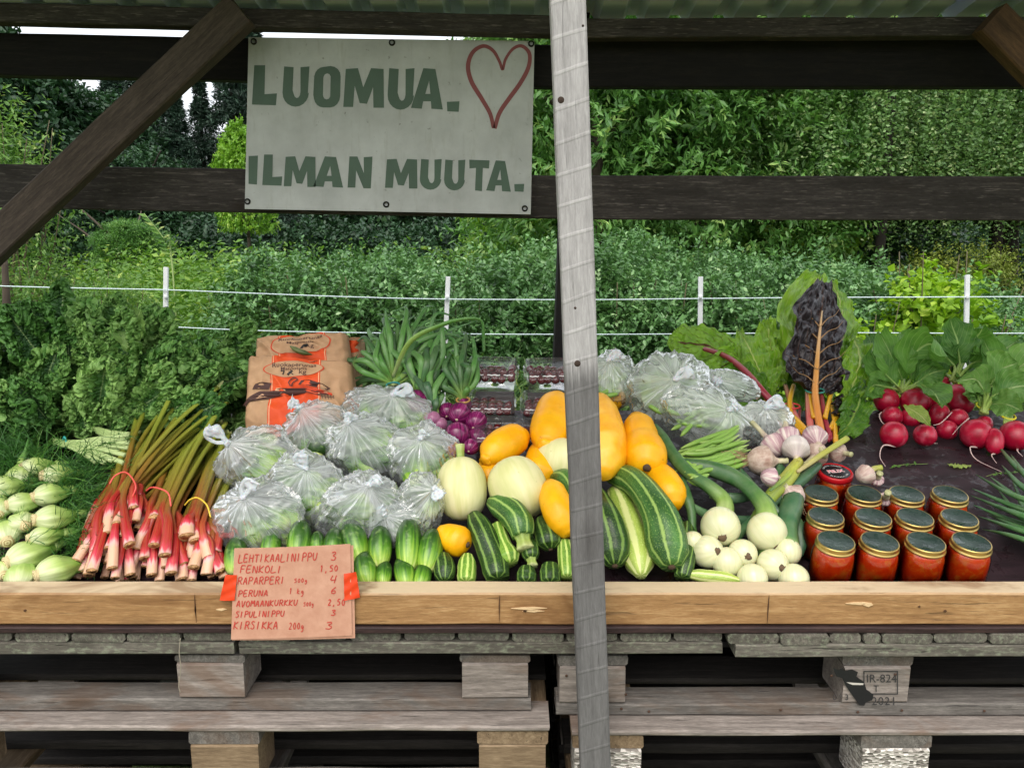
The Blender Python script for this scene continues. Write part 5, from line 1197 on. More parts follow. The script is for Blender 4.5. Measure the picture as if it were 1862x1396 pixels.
def sack(corners, yfr, depth, label, seed, drawing=True, farbean=False):
    """corners: pixel TL TR BR BL of the front face; print laid out in front sack pixel space"""
    TL, TRc, BRc, BL = [np.array(P(*q)) for q in corners]
    o = Vector((TL + TRc + BRc + BL)/4); o.z = BL[2]; t = thing('paper_sack', o, label, 'paper sack', 'brown paper potato sacks')
    rs = seed
    nrm = np.cross(TRc - TL, BL - TL); nrm /= np.linalg.norm(nrm); nrm = nrm if nrm[1] < 0 else -nrm
    def S(u, v, d=0.):
        p = (TL*(1-u) + TRc*u)*(1-v) + (BL*(1-u) + BRc*u)*v
        bulge = .022*math.sin(math.pi*min(max(u, 0), 1))**.6*math.sin(math.pi*(.15 + .8*min(max(v, 0), 1)))
        w = .011*noise.noise(Vector((u*3 + rs, v*3, rs))) + .008*(1 - 2*abs(noise.noise(Vector((u*5 + rs, v*4 - u*2, 2.)))))*.8 + .003*noise.noise(Vector((u*12, v*10, rs)))
        return p + nrm*(bulge + w*1.3 + d)
    nu, nv = 90, 80
    # closed body: front, sides and back swept as a ring of v-rows
    ring = []
    for j in range(nv):
        v = j/(nv-1); row = [S(i/(nu-1), v) for i in range(nu)]
        R_, L_ = row[-1], row[0]; dv = depth*(.35 + .65*math.sin(math.pi*min(1, .2 + .8*v)*.62))
        right = [R_ - nrm*dv*s + np.array([.012*math.sin(s*3.1) - (.015 if abs(s-.5) < .1 else 0), .0, .004*noise.noise(Vector((s*4, v*6, rs)))]) for s in (.12, .3, .5, .7, .9)]
        left = [L_ - nrm*dv*s - np.array([.012*math.sin(s*3.1) - (.015 if abs(s-.5) < .1 else 0), 0, .004*noise.noise(Vector((s*4, v*6, rs+3)))]) for s in (.9, .7, .5, .3, .12)]
        back = [(R_*(1-s) + L_*s) - nrm*dv for s in np.linspace(0, 1, 8)]
        ring.append(row + right + back + left)
    A = np.array(ring); capT = A[0].mean(0)[None, None].repeat(A.shape[1], 1)*.0 + (A[0]*.02 + A[0].mean(0)*.98)[None]; mt = (A[0]*.5 + A[0].mean(0)*.5)[None] - np.array([0, 0, .006])
    cb_ = (A[-1]*.02 + A[-1].mean(0)*.98)[None]
    surf('body', np.concatenate([capT, mt, A, cb_]), M_KRAFT, t)
    return t, S
def printing(t, S, bx0, bx1, ell_c, ell_r, drawing, skew=0., hand1=True):
    # orange band
    def grid(u0, u1, v0, v1, d, name, mat, n=(40, 90)):
        Gd = np.array([[S(u0 + (u1-u0)*i/(n[0]-1) + skew*(v0 + (v1-v0)*j/(n[1]-1)), v0 + (v1-v0)*j/(n[1]-1), d) for i in range(n[0])] for j in range(n[1])]); return surf(name, Gd, mat, t, wrap=False)
    grid(bx0, bx1, 0.0, 1.0, .0010, 'orange_band', M_ORG)
    for e in (bx0 + .012, bx1 - .018): grid(e, e + .008, 0.0, 1.0, .0015, 'band_line', M_PALE, (3, 90))
    cx, cy = ell_c; rx, ry = ell_r
    th = np.linspace(0, 2*np.pi, 48, endpoint=False)
    def disc(f, d, name, mat):
        Gd = np.array([[S(cx + skew*cy + rx*f*q*math.cos(a), cy + ry*f*q*math.sin(a) - (.03*math.cos(a)*q), d) for a in th] for q in np.linspace(.02, 1, 20)]); return surf(name, Gd, mat, t)
    disc(1.05, .0019, 'label_outline', M_RING); disc(1.0, .0026, 'label_oval', M_KRAFT)
    def tx(s, size, x, y, mat, al='CENTER'):
        textmesh(s, size, mat, 'print_text', lambda a, b: S(cx + skew*cy + x + a, cy + y - b*1.0 - (.03*(x + a)/rx), .0034), t, align=al, offset=.0006)
    return tx
# front sack: front face spans pixels (462,650)-(630,652)-(640,745)-(445,745); it continues hidden down behind the bags
t, S = sack([(458, 648, .60), (632, 662, .60), (645, 790, .50), (446, 800, .50)], .55, .10, 'front brown paper sack of potatoes with an orange band and farm drawing', 2.3)
tx = printing(t, S, .235, .735, (.465, .155), (.295, .105), True, -.03)
tx('Ruokaperunaa', .078, 0, -.025, M_INK2); tx('Matpotatis', .062, 0, .022, M_INK2); tx('kg', .085, .09, .078, M_INK2)
def mark(pts, w, mat, d=.0038, name='marker_stroke', n=12): 
    return ribbon(name, pts, w, mat, lambda x, y: S(x, y, d), t, n)
ccx, ccy = .46, .155
mark([(ccx - .13, ccy + .045), (ccx - .095, ccy + .040), (ccx - .11, ccy + .085)], .014, M_INKB); mark([(ccx - .06, ccy + .088), (ccx - .01, ccy + .035)], .022, M_INKB); mark([(ccx - .05, ccy + .045), (ccx + .0, ccy + .085)], .010, M_INKB)
# farm drawing: low houses on a hill line
def shape(pts, mat, d, name):
    q = []
    for (a, b), (c, e) in zip(pts, pts[1:] + pts[:1]): q += [(a + (c-a)*i/4, b + (e-b)*i/4) for i in range(4)]
    polymesh(name, [q], mat, lambda x, y: S(x, y, d + .0012), t)
def uv_(x, y): # drawing given in photo pixels of the front sack
    v = (y - 650)/135.; xl = 458 - 10*v; xr = 632 + 10*v; return ((x - xl)/(xr - xl), v)
dark = [(448, 730), (456, 722), (466, 716), (478, 711), (505, 708), (530, 704), (560, 706), (590, 712), (603, 716), (580, 716), (555, 714), (530, 717), (505, 720), (490, 724), (460, 728), (450, 735)]
shape([uv_(*q) for q in dark], M_INK2, .0022, 'drawn_ground')
shape([uv_(*q) for q in [(464, 709), (470, 700), (484, 697), (498, 697), (492, 707), (478, 708)]], M_INK2, .0024, 'drawn_roof')
shape([uv_(*q) for q in [(546, 699), (552, 692), (570, 692), (590, 698), (603, 703), (598, 708), (575, 703)]], M_INK2, .0024, 'drawn_roof')
shape([uv_(*q) for q in [(548, 701), (575, 706), (597, 710), (605, 712), (604, 704), (606, 717), (585, 713), (552, 706)]], M_RING, .0026, 'drawn_wall')
shape([uv_(*q) for q in [(500, 712), (506, 705), (520, 706), (526, 712), (512, 715)]], M_PALE, .0030, 'drawn_wall'); shape([uv_(*q) for q in [(480, 716), (495, 713), (493, 719), (470, 724)]], M_PALE, .0030, 'drawn_field')
ribbon('drawn_line', [uv_(*q) for q in [(446, 733), (462, 726), (480, 720), (500, 718), (530, 712), (560, 712), (585, 718), (608, 720)]], .008, M_INK2, lambda x, y: S(x, y, .0045), t, 30)
ribbon('drawn_tree', [uv_(*q) for q in [(531, 700), (528, 694), (534, 689), (541, 688), (545, 691), (536, 695), (533, 701)]], .012, M_INK2, lambda x, y: S(x, y, .0045), t, 20)
for q in range(5): ribbon('drawn_fence', [uv_(588 + q*5, 716), uv_(589 + q*5, 723)], .006, M_INK2, lambda x, y: S(x, y, .0045), t, 4)
t, S = sack([(471, 617, .70), (625, 607, .70), (634, 700, .64), (462, 705, .64)], .66, .10, 'rear brown paper sack of potatoes, its oval label half covered by a pod', 6.1)
tx = printing(t, S, .26, .80, (.52, .20), (.33, .20), False, .0)
tx('Ruokaperunaa', .088, 0, -.075, M_INK2); tx('Matpotatis', .070, 0, .010, M_INK2); tx('kg', .09, .11, .105, M_INK2)
mark([(.53, .315), (.57, .25), (.60, .24), (.575, .30)], .03, M_INKB)
pod = [P(527, 629, .640), P(543, 638, .628), P(568, 645, .630)]
setp(tube('green_pod', pod, [.001, .006, .007, .006, .001], along('dark_green_pod', [(0, '#5d6b2c'), (1, '#38461c')], .3, 6, 1, .5), None, pod[1], m=16, n=10), 'dull green pod lying on the label of the rear paper sack', 'pod')
# a third sack whose printed side shows to the right of the rear one
o = thing('paper_sack', P(650, 700, .74), 'narrow printed edge of a third paper sack behind the onion leaves', 'paper sack', 'brown paper potato sacks')
Gd = np.array([[np.array(P(628 + 26*u + 3*math.sin(v*9), 618 + 150*v, .74 - .02*math.sin(u*3.1) + .004*math.sin(v*22))) for u in np.linspace(0, 1, 8)] for v in np.linspace(0, 1, 20)]); Gb_ = Gd[:, ::-1] + np.array([0, .06, 0])
surf('body', np.concatenate([Gd, Gb_], 1), M_KRAFT, o)
Gd2 = np.array([[np.array(P(632 + 18*u + 3*math.sin(v*9), 619 + 22*v, .74 - .02*math.sin((4+18*u)/26*3.1) - .002)) for u in np.linspace(0, 1, 6)] for v in np.linspace(0, 1, 6)]); surf('print_patch', Gd2, M_ORG, o, wrap=False)

# ---------- red onions with green tops
m = M_('red_onion_skin'); st = m.noise(m.uvvec((20, 1, 1)), 1.3, 3, .6); oi = m.n('ObjectInfo')
col = m.ramp(st, [(.35, '#4c0b38'), (.55, '#7a1d58'), (.72, '#a5527f')]); m.set(Base_Color=col, Roughness=.22); m.bump(st, .06, .002); M_RED_ON = m.m
M_PINK_ON = along('pale_pink_onion_skin', [(0, '#c79ab0'), (.5, '#a86b8d'), (1, '#8b3f6d')], .4, 18, 1, .3)
def ronion(c, r, label, mat=None, face=(0, -.6, 1), dy=0.):
    p = G(*c, dy); k = mpp(p); t = thing('red_onion', p, label, 'red onion', 'red onions below their green tops')
    d = (RT*(face[0] + R.uniform(-.3, .3)) + UP*face[1] - FW*face[2]).normalized()
    blob('bulb', p, d*r*k, lambda s: r*k*ell(s, 2.05), mat or M_RED_ON, t, None, 28, 22, lump=.04, seed=c[0], hint=(1, .3, 0))
    blob('root_plate', p + d*r*k*.98, d*r*k*.06, lambda s: r*k*.13*ell(s), plain('pale_root_plate', '#c9b79a', .8, bump=.5) if 'pale_root_plate' not in bpy.data.materials else bpy.data.materials['pale_root_plate'], t, None, 10, 6, lump=.5)
    return t
ronion((757, 731), 23, 'big red onion just above the topmost plastic bag'); ronion((715, 705), 16, 'red onion in shade under the left leaf fan', dy=.05)
ronion((836, 752), 21, 'shiny red onion with a visible root, upper middle of the cluster'); ronion((866, 767), 21, 'red onion at the right of the cluster beside the cherries', dy=.02)
ronion((832, 790), 23, 'large red onion in the centre of the cluster', face=(0, -1, .5)); ronion((814, 748), 17, 'small red onion tucked left behind the shiny one', dy=.03)
ronion((856, 812), 15, 'small dull red onion at the bottom of the cluster'); ronion((800, 772), 14, 'pale pink onion left of the large red one', M_PINK_ON, dy=.02)
ronion((787, 762), 15, 'pale pink onion touching the plastic bag', M_PINK_ON, dy=.0); ronion((824, 820), 13, 'pink onion beside the stem of the cream squash', M_PINK_ON)
ronion((866, 795), 18, 'dark red onion behind the cluster near the cherry boxes', dy=.04); ronion((845, 735), 13, 'small red onion where the rubber band sits', dy=.03)
def fan(base, tips, label, w=8, seed=0, mats=(GREEN,), bow=.3):
    b = G(*base, .02); t = thing('onion_greens', b, label, 'onion greens', 'green onion tops'); k = mpp(b); rr = random.Random(seed)
    tips = list(tips) + [(x + rr.uniform(-26, 26), y + rr.uniform(-5, 45)) for x, y in tips] + [(x + rr.uniform(-34, 34), y + rr.uniform(10, 60)) for x, y in tips[::2]]
    for i, (x, y) in enumerate(tips):
        lift = rr.uniform(-.03, .05); yb_ = b.y; e = P(x, y, yb_ + .03 + lift + max(0, (base[1]-y))*.0006)
        mid_ = b.lerp(e, .45) + Vector((rr.uniform(-.02, .02), -.04*rr.random() , rr.uniform(-.005, .04))); q1 = b.lerp(mid_, .35) + Vector((0, -.005, .004))
        pts = [b + Vector((rr.uniform(-.008, .008), rr.uniform(-.004, .006), 0)), q1, mid_, b.lerp(e, .8) + Vector((rr.uniform(-.018, .018), -.01, rr.uniform(-.0, .03))), e + Vector((rr.uniform(-.03, .03), rr.uniform(-.03, .01), rr.uniform(-.03, .01)))]
        tube('leaf', pts, [w*k*f for f in (.75, .7, .85, 1.1, 1.05, .8, .5, .1)], mats[i % len(mats)], t, m=26, n=10, flat=.5, hint=tuple(-FW), ribs=3, ribamp=.06)
    return t
GR3 = along('fresh_onion_green', [(0, '#d3dda6'), (.14, '#9abb56'), (.35, '#5c9140'), (1, '#3c6e3a')], .35, 9, 1.2, .4, .15, .1)
fan((716, 700), [(652, 612), (640, 660), (668, 590), (696, 555), (722, 575), (735, 545), (762, 560), (790, 565), (820, 560), (800, 590), (645, 690), (660, 640), (752, 590), (700, 600), (850, 582), (672, 700), (650, 640), (710, 560), (780, 600), (815, 585)], 'large fan of green onion leaves rising over the plastic bags', 5.0, 1, (GREEN, GR3, GR3))
fan((765, 722), [(745, 640), (770, 620), (790, 600), (815, 605), (735, 600), (800, 640), (825, 590), (780, 650)], 'upright onion leaves between the two leaf fans', 6, 2, (GR3, GREEN))
fan((790, 752), [(760, 660), (785, 650), (770, 690), (805, 680)], 'short onion leaves above the pale pink onions', 6, 3, (GREEN2, GR3))
fan((842, 728), [(800, 640), (820, 620), (845, 590), (862, 600), (853, 650), (875, 640), (790, 680), (808, 600), (830, 660), (858, 700)], 'fan of onion leaves left of the cherry boxes', 5.0, 4, (GREEN, GR3))
setp(tube('onion_leaf', [G(712, 690, 0), P(745, 622, .56), P(800, 592, .56), P(845, 580, .56), P(875, 583, .56), P(879, 612, .57), P(880, 640, .575)], [.005, .008, .0075, .006, .004, .005, .004], GR3, None, G(712, 690), m=40, n=10, flat=.6), 'long onion leaf arching right and folding straight down', 'onion leaf')
for (x, y, c_, lb) in ((715, 700, '#2c8a8a', 'teal rubber band round the large onion fan'), (842, 727, '#b58a4e', 'tan rubber band round the right onion bunch')):
    p = G(x, y, .0); k = mpp(p)
    setp(tube('rubber_band', [p + Vector((math.cos(q)*12*k, math.sin(q)*12*k, 3*k*math.sin(q))) for q in np.linspace(0, 2*np.pi, 16)], [1.8*k, 1.8*k], plain('band_' + c_[1:], c_, .5), None, p, m=26, n=6, cap=False), lb, 'rubber band')

# ---------- cherry punnets
m = M_('clear_punnet_plastic'); gl = m.n('BsdfGlossy', {'Color': (1, 1, 1, 1), 'Roughness': .08}); tr = m.n('BsdfTransparent', {'Color': (.985, .99, .99, 1)}); df = m.n('BsdfDiffuse', {'Color': (.75, .8, .8, 1)})
a_ = m.n('MixShader', {0: .035, 1: tr, 2: df}); bn = m.n('Bump', {'Height': m.noise(m.objvec(), 30, 3), 'Strength': .3, 'Distance': .003}); m.t.links.new(bn.outputs[0], gl.inputs['Normal'])
lw = m.n('Fresnel', {'IOR': 1.45}); s_ = m.n('MixShader', {0: m.math('MULTIPLY_ADD', lw.outputs[0], .4, .0), 1: a_, 2: gl}); m.t.links.new(s_.outputs[0], m.out.inputs[0]); M_PUN = m.m
M_CH = plain('dark_cherry_skin', '#5a0812', .12, 0, .6, var=.35, bscale=80)
m = M_('lid_highlight_white'); m.set(Base_Color=lin('#e9e9ea'), Roughness=.3); M_GLINT = m.m
M_CHS = plain('cherry_stalk', '#5a5a25', .7)
def rrect(w, d, r, n=5):
    out = []
    for cx, cy, a0 in ((w/2-r, d/2-r, 0), (-w/2+r, d/2-r, 90), (-w/2+r, -d/2+r, 180), (w/2-r, -d/2+r, 270)):
        for i in range(n): a = math.radians(a0 + 90*i/(n-1)); out.append((cx + r*math.cos(a), cy + r*math.sin(a)))
    return out
def shell(name, levels, mat, parent):
    Gd = np.array([[(x, y, z) for x, y in rrect(w, d, r)] for (w, d, r, z) in levels]); f, uv = gridfaces(len(levels), Gd.shape[1], True)
    return link(name, raw(name, Gd.reshape(-1, 3), f, True, uv), mat, parent)
pw, pd_, ph_ = .122, .098, .062
def punnet(): 
    t = thing('cherry_punnet', (0, 0, 0), 'x', 'punnet')
    shell('tray', [(.02, .02, .008, .001), (pw*.8, pd_*.78, .012, .001), (pw*.84, pd_*.82, .014, .004), (pw*.93, pd_*.92, .016, .036), (pw*.94, pd_*.93, .016, .038), (pw, pd_, .016, .0385), (pw*1.01, pd_*1.01, .016, .0405)], M_PUN, t)
    shell('lid', [(pw*1.01, pd_*1.01, .016, .041), (pw*.99, pd_*.99, .016, .0425), (pw*.95, pd_*.94, .016, .0435), (pw*.92, pd_*.90, .016, .059), (pw*.89, pd_*.86, .015, ph_), (pw*.70, pd_*.66, .012, ph_), (pw*.68, pd_*.62, .012, ph_-.0025), (.02, .02, .008, ph_-.0025)], M_PUN, t)
    # broken white strips along the front of the lid, painting its specular highlights
    yy = -pd_*.455; rr = random.Random(2)
    for (a, b) in ((-.46, -.24), (-.15, .15), (.24, .46)):
        n = 8; V = []; 
        for i in range(n+1):
            x = (a + (b-a)*i/n)*pw*.86; z0 = .0505 + .0008*math.sin(i*1.7); hh = .0009 + .0012*rr.random()*math.sin(math.pi*i/n)
            V += [(x, yy - .0035 + (z0-.0435)*.16, z0 - hh), (x, yy - .0035 + (z0-.0435)*.16 + .0006, z0 + hh)]
        link('highlight_strip', raw('highlight_strip', V, [(2*i, 2*i+2, 2*i+3, 2*i+1) for i in range(n)], False), M_GLINT, t)
    return t
pun = punnet(); chm = None; rr = random.Random(4)
g0 = blob('cherry', (0, 0, 0), (0, 0, .0098), lambda s: .0108*ell(s, 2.1), M_CH, None, (0, 0, 0), 16, 12, lump=.04); cherry_mesh = g0.data; bpy.data.objects.remove(g0)
sp0 = [(900, 700, 'upper left cherry punnet beside the onion leaves'), (995, 702, 'upper right cherry punnet by the front post'), (894, 760, 'second cherry punnet down in the left column'), (990, 762, 'second cherry punnet down in the right column'), (906, 812, 'lowest cherry punnet in the left column'), (986, 815, 'lowest cherry punnet, behind the orange courgettes')]
for i, (x, y, lb) in enumerate(sp0):
    lev = .03 + (0.066 if i < 2 else .03 if i < 4 else .0) 
    base = P(x, y, [.66, .66, .60, .60, .50, .50][i]); 
    tilt = Matrix.Rotation(math.radians(16), 4, 'X') @ Matrix.Rotation(R.uniform(-.05, .05), 4, 'Z')
    M = Matrix.Translation(base) @ tilt
    if i == 0: o = pun; o.matrix_basis = M; o['label'] = lb; o['group'] = 'clear punnets of cherries'
    else: o = copytree(pun, None, M, lb)
    for q in range(26 if i < 2 else 18):
        ix, iy = q % 5, (q // 5) % 4; lay = q // 20 if i < 2 else 0
        v = Vector(((ix-2)*.0205 + rr.uniform(-.003, .003), -.030 + iy*.0195 + rr.uniform(-.003, .003), .030 + rr.uniform(0, .005)) if q < 20 else (rr.uniform(-.04, .04), rr.uniform(-.03, .0), .045))
        c = bpy.data.objects.new('cherry', cherry_mesh); COL.objects.link(c); c.matrix_basis = M @ Matrix.Translation(v) @ Matrix.Rotation(rr.uniform(0, 6), 4, 'Y')
        setp(c, 'dark red cherry inside the ' + lb.replace('cherry ', ''), 'cherry', 'cherries packed in the punnets')
# boxes under the upper punnets so that every punnet rests on something
W_BOX = plain('dark_brown_cardboard', '#33221f', .9, bump=.2)
for (x, y, yy, lb) in ((900, 700, .66, 'cardboard riser hidden under the upper left cherry punnet'), (995, 702, .66, 'cardboard riser hidden under the upper right cherry punnet')):
    p = P(x, y, yy); zb = (B0 + BA*((yy-.056)/math.cos(TILT))).z
    o = beam('cardboard_riser', (p.x - .05, p.y + .01, (p.z + zb)/2 - .009), (p.x + .05, p.y + .01, (p.z + zb)/2 - .009), .07, max(.03, p.z - zb - .03), W_BOX, None); setp(o, lb, 'box')
# ---------- rhubarb
def rhub(nm, v0):
    m = M_(nm)
    sx = m.n('SeparateXYZ', {'Vector': m.uvvec((1, 1, 1), False)}); wob = m.noise(m.uvvec((8, .5, 1)), 1, 2, .5); oi = m.n('ObjectInfo')
    v = m.math('MULTIPLY_ADD', wob.outputs[0], .16, m.math('ADD', sx.outputs[1], -.08)); v = m.math('MULTIPLY_ADD', oi.outputs['Random'], -.18, m.math('ADD', v, .06))
    col = m.ramp(v, [(.0, '#cfa68c'), (.03, '#dba3a2'), (.06, '#c22e4c'), (.12, '#a00a20'), (.33, '#8d1416'), (.44, '#7d3d1b'), (.58, '#74601f'), (.8, '#7a862c'), (1., '#94a040')])
    st = m.noise(m.uvvec((26, 1.2, 1)), 1.4, 3, .6); col = m.mix(m.ramp(st, [(.42, 0.), (.7, .4)]), col, m.mix(.5, col, '#b9b24a')); sp_ = m.noise(m.uvvec((50, 70, 1)), 1, 2, .5)
    col = m.mix(m.ramp(sp_, [(.68, 0.), (.76, .6)]), col, '#cf6a5a')
    m.set(Base_Color=col, Roughness=.38); m.bump(st, .3, .002); return m.m
M_RH = rhub('rhubarb_stalk_skin', 0)
M_RHC = plain('cut_rhubarb_end', '#cfa06a', .7, bump=.4, var=.5, bscale=200)
M_RHW = along('torn_rhubarb_top', [(0, '#94a04a'), (1, '#bdc58c')], .3, 8, 1, .5)
def rbunch(label, band, stalks, bandcol, seed, bandpts):
    b = G(*band); t = thing('rhubarb_bunch', b, label, 'rhubarb', 'bunches of rhubarb'); rr = random.Random(seed)
    stalks = list(stalks) + [(s[0] + rr.uniform(-16, 16), min(1050, s[1] + rr.uniform(-22, 30)), s[2] + rr.uniform(-10, 10), s[3] + rr.uniform(-4, 14), s[4] + rr.uniform(-20, 10), s[5] + rr.uniform(0, 40), s[6]*.85, s[7] + .02) for s in stalks]
    stalks = stalks + [(s[0] + rr.uniform(-14, 14), min(1052, s[1] + rr.uniform(-26, 40)), s[2] + rr.uniform(-12, 12), s[3] + rr.uniform(0, 20), s[4] + rr.uniform(-30, 20), s[5] + rr.uniform(0, 60), s[6]*.9, s[7] + .03) for s in stalks[::2]]
    for i, (bx, by, mx, my, tx_, ty, w, dy) in enumerate(stalks):
        bx += rr.uniform(-4, 4); by += rr.uniform(-6, 6); A = G(bx, by, dy + .0); Mp = G(mx, my, dy*.6 + rr.uniform(-.01, .012) + .01); T = P(tx_, ty, Mp.y + .16 + dy*.5 + max(0, (my - ty))*.0009)
        k = mpp(A); r = w/2*k*.95
        pts = [A, A.lerp(Mp, .5) + Vector((rr.uniform(-.013, .013), 0, rr.uniform(-.004, .014))), Mp, Mp.lerp(T, .5) + Vector((0, 0, rr.uniform(.0, .02))), T]
        tube('stalk', pts, [r*1.18, r*1.05, r*.85, r*.78, r*.74, r*.68, r*.66, r*.7], M_RH, t, m=36, n=18, ribs=7, ribamp=.06, flat=.74, hint=tuple(-FW), lump=.14, seed=i + seed*20, open0=True)
        d = (A - pts[1]).normalized()
        # cut end: hollow scoop
        tube('cut_end', [A + d*r*.03, A - d*r*.02, A - d*r*.5, A - d*r*1.1], [r*1.17, r*.92, r*.7, r*.3], M_RHC, t, m=12, n=18, flat=.74, hint=tuple(-FW), open0=True, ribs=7, ribamp=.06, lump=.14, seed=i + seed*20)
        d2 = (T - pts[3]).normalized()
        if rr.random() < .7:
            for q in range(2):
                e = T + d2*.018 + Vector((rr.uniform(-.012, .012), -.004, rr.uniform(-.004, .010))); tube('torn_top', [T - d2*.004, T.lerp(e, .6), e], [r*.7, r*.5, r*.15], M_RHW, t, m=8, n=8, flat=.4, hint=tuple(-FW))
    q = [G(x, y, o) for (x, y, o) in bandpts]; tube('rubber_band', q, [.0017, .0017], plain('band_' + bandcol[1:] + str(seed), bandcol, .45), t, m=40, n=6, hint=(0, -1, 0))
    return t
A_ = [(205, 925, 232, 860, 300, 735, 17, .0), (228, 922, 245, 865, 372, 690, 17, .0), (240, 925, 255, 870, 412, 732, 18, -.01), (180, 935, 222, 868, 275, 770, 16, .02), (168, 962, 210, 880, 255, 765, 17, .0), (193, 965, 222, 880, 262, 750, 18, -.01),
      (215, 955, 235, 880, 330, 745, 16, -.02), (232, 985, 228, 890, 312, 718, 20, -.03), (172, 1003, 205, 895, 240, 790, 19, -.005), (142, 1022, 195, 905, 236, 810, 17, .0), (170, 1040, 215, 900, 290, 770, 19, -.02), (205, 1035, 225, 905, 350, 760, 18, -.02),
      (150, 1045, 200, 915, 250, 790, 18, .02), (196, 1000, 220, 890, 395, 705, 17, -.02), (240, 1045, 238, 920, 330, 790, 18, .01), (250, 950, 250, 890, 392, 760, 16, .0), (185, 1015, 210, 890, 300, 740, 17, .01)]
rbunch('left bunch of red and green rhubarb fanning up past the kale', (225, 875), A_, '#d9534a', 1, [(199, 880, -.02), (208, 866, -.035), (225, 858, -.045), (238, 866, -.045), (247, 885, -.04), (240, 905, -.02)])
B_ = [(280, 945, 298, 905, 345, 800, 20, .0), (283, 990, 300, 910, 372, 780, 19, -.02), (265, 1020, 290, 915, 360, 790, 17, .0), (300, 1012, 308, 915, 395, 750, 20, -.03), (252, 965, 282, 900, 330, 790, 17, .02), (310, 1045, 305, 930, 380, 800, 20, -.01), (278, 1050, 292, 930, 350, 820, 18, .01),
      (245, 1002, 275, 915, 320, 830, 18, .0), (322, 980, 314, 910, 405, 790, 18, .0), (335, 1030, 318, 920, 410, 770, 18, .0), (295, 960, 300, 905, 355, 780, 17, .0)]
rbunch('middle bunch of rhubarb with a red rubber band', (293, 895), B_, '#e2574f', 2, [(266, 892, -.01), (275, 886, -.03), (290, 888, -.045), (306, 897, -.045), (311, 920, -.03)])
C_ = [(338, 975, 352, 930, 400, 815, 26, -.02), (356, 982, 360, 930, 408, 800, 22, -.01), (378, 1010, 372, 940, 420, 830, 18, -.01), (392, 1000, 385, 945, 425, 850, 20, .0), (352, 1035, 358, 945, 402, 830, 19, -.01), (400, 1035, 388, 960, 428, 860, 20, .0), (372, 1048, 370, 960, 410, 850, 18, .0), (330, 1050, 345, 950, 398, 840, 18, .01), (365, 1000, 366, 935, 415, 790, 17, .0), (318, 1000, 338, 940, 395, 830, 18, .02)]
rbunch('right bunch of rhubarb with a yellow rubber band next to the plastic bags', (362, 920), C_, '#d9b93a', 3, [(336, 918, -.01), (346, 908, -.03), (360, 905, -.04), (376, 918, -.04), (383, 940, -.03)])

# ---------- fennel
M_FB = along('fennel_bulb_skin', [(0, '#b9c290'), (.25, '#ccd3a6'), (.45, '#a9bf6c'), (.7, '#76a040'), (1, '#56823a')], .75, 16, .8, .42, .6, .1, dark='#6f8a3a')
M_FS = along('fennel_stalk_green', [(0, '#a9c06a'), (.5, '#5d8f3c'), (1, '#3d7330')], .3, 8, 1, .45)
M_FC = M_('cut_fennel_root'); vv = M_FC.n('TexWave', {'Vector': M_FC.uvvec((1, 1, 1), False), 'Scale': 6.0, 'Distortion': 2.0}, wave_type='BANDS', bands_direction='Y'); M_FC.set(Base_Color=M_FC.ramp(vv, [(.3, '#a78f62'), (.7, '#d8cf9f')]), Roughness=.7); M_FC = M_FC.m
FRD = leafmat('fennel_frond_green', '#28501f', '#427632', None, .25, .5, True, '#6b9a44')
def thread_mesh(name, base, n, spread, L_, mat, parent, dirv, seed, w=.0007, sub=4):
    """feathery frond: many fine forked threads as thin crossed strips"""
    rr = np.random.default_rng(seed); V = []; Fc = []; at = []
    for i in range(n):
        s = np.array(base) + rr.normal(0, 1, 3)*np.array(spread); d = np.array(dirv) + rr.normal(0, .55, 3); d /= np.linalg.norm(d); Ls = L_*rr.uniform(.5, 1.2); rv = rr.random()
        prev = s; pts = [s]
        for j in range(4): d = d + rr.normal(0, .12, 3) + np.array([0, 0, -.05]); d /= np.linalg.norm(d); prev = prev + d*Ls/4; pts.append(prev)
        strands = [pts]
        for b in range(sub):
            p0 = pts[1 + b % 3]; d2 = d + rr.normal(0, .6, 3); d2 /= np.linalg.norm(d2); strands.append([p0, p0 + d2*Ls*.22, p0 + d2*Ls*.42 + np.array([0, 0, -.002])])
        for st in strands:
            side = np.cross(st[-1] - st[0], rr.normal(0, 1, 3)); side = side/(np.linalg.norm(side) + 1e-9)*w
            n0 = len(V)
            for q, p_ in enumerate(st): f = 1 - .6*q/len(st); V += [p_ - side*f, p_ + side*f]; at += [rv, rv]
            for q in range(len(st)-1): a = n0 + 2*q; Fc.append((a, a+1, a+3, a+2))
    return link(name, raw(name, rel(np.array(V), parent, None), np.array(Fc), False, None, at), mat, parent)
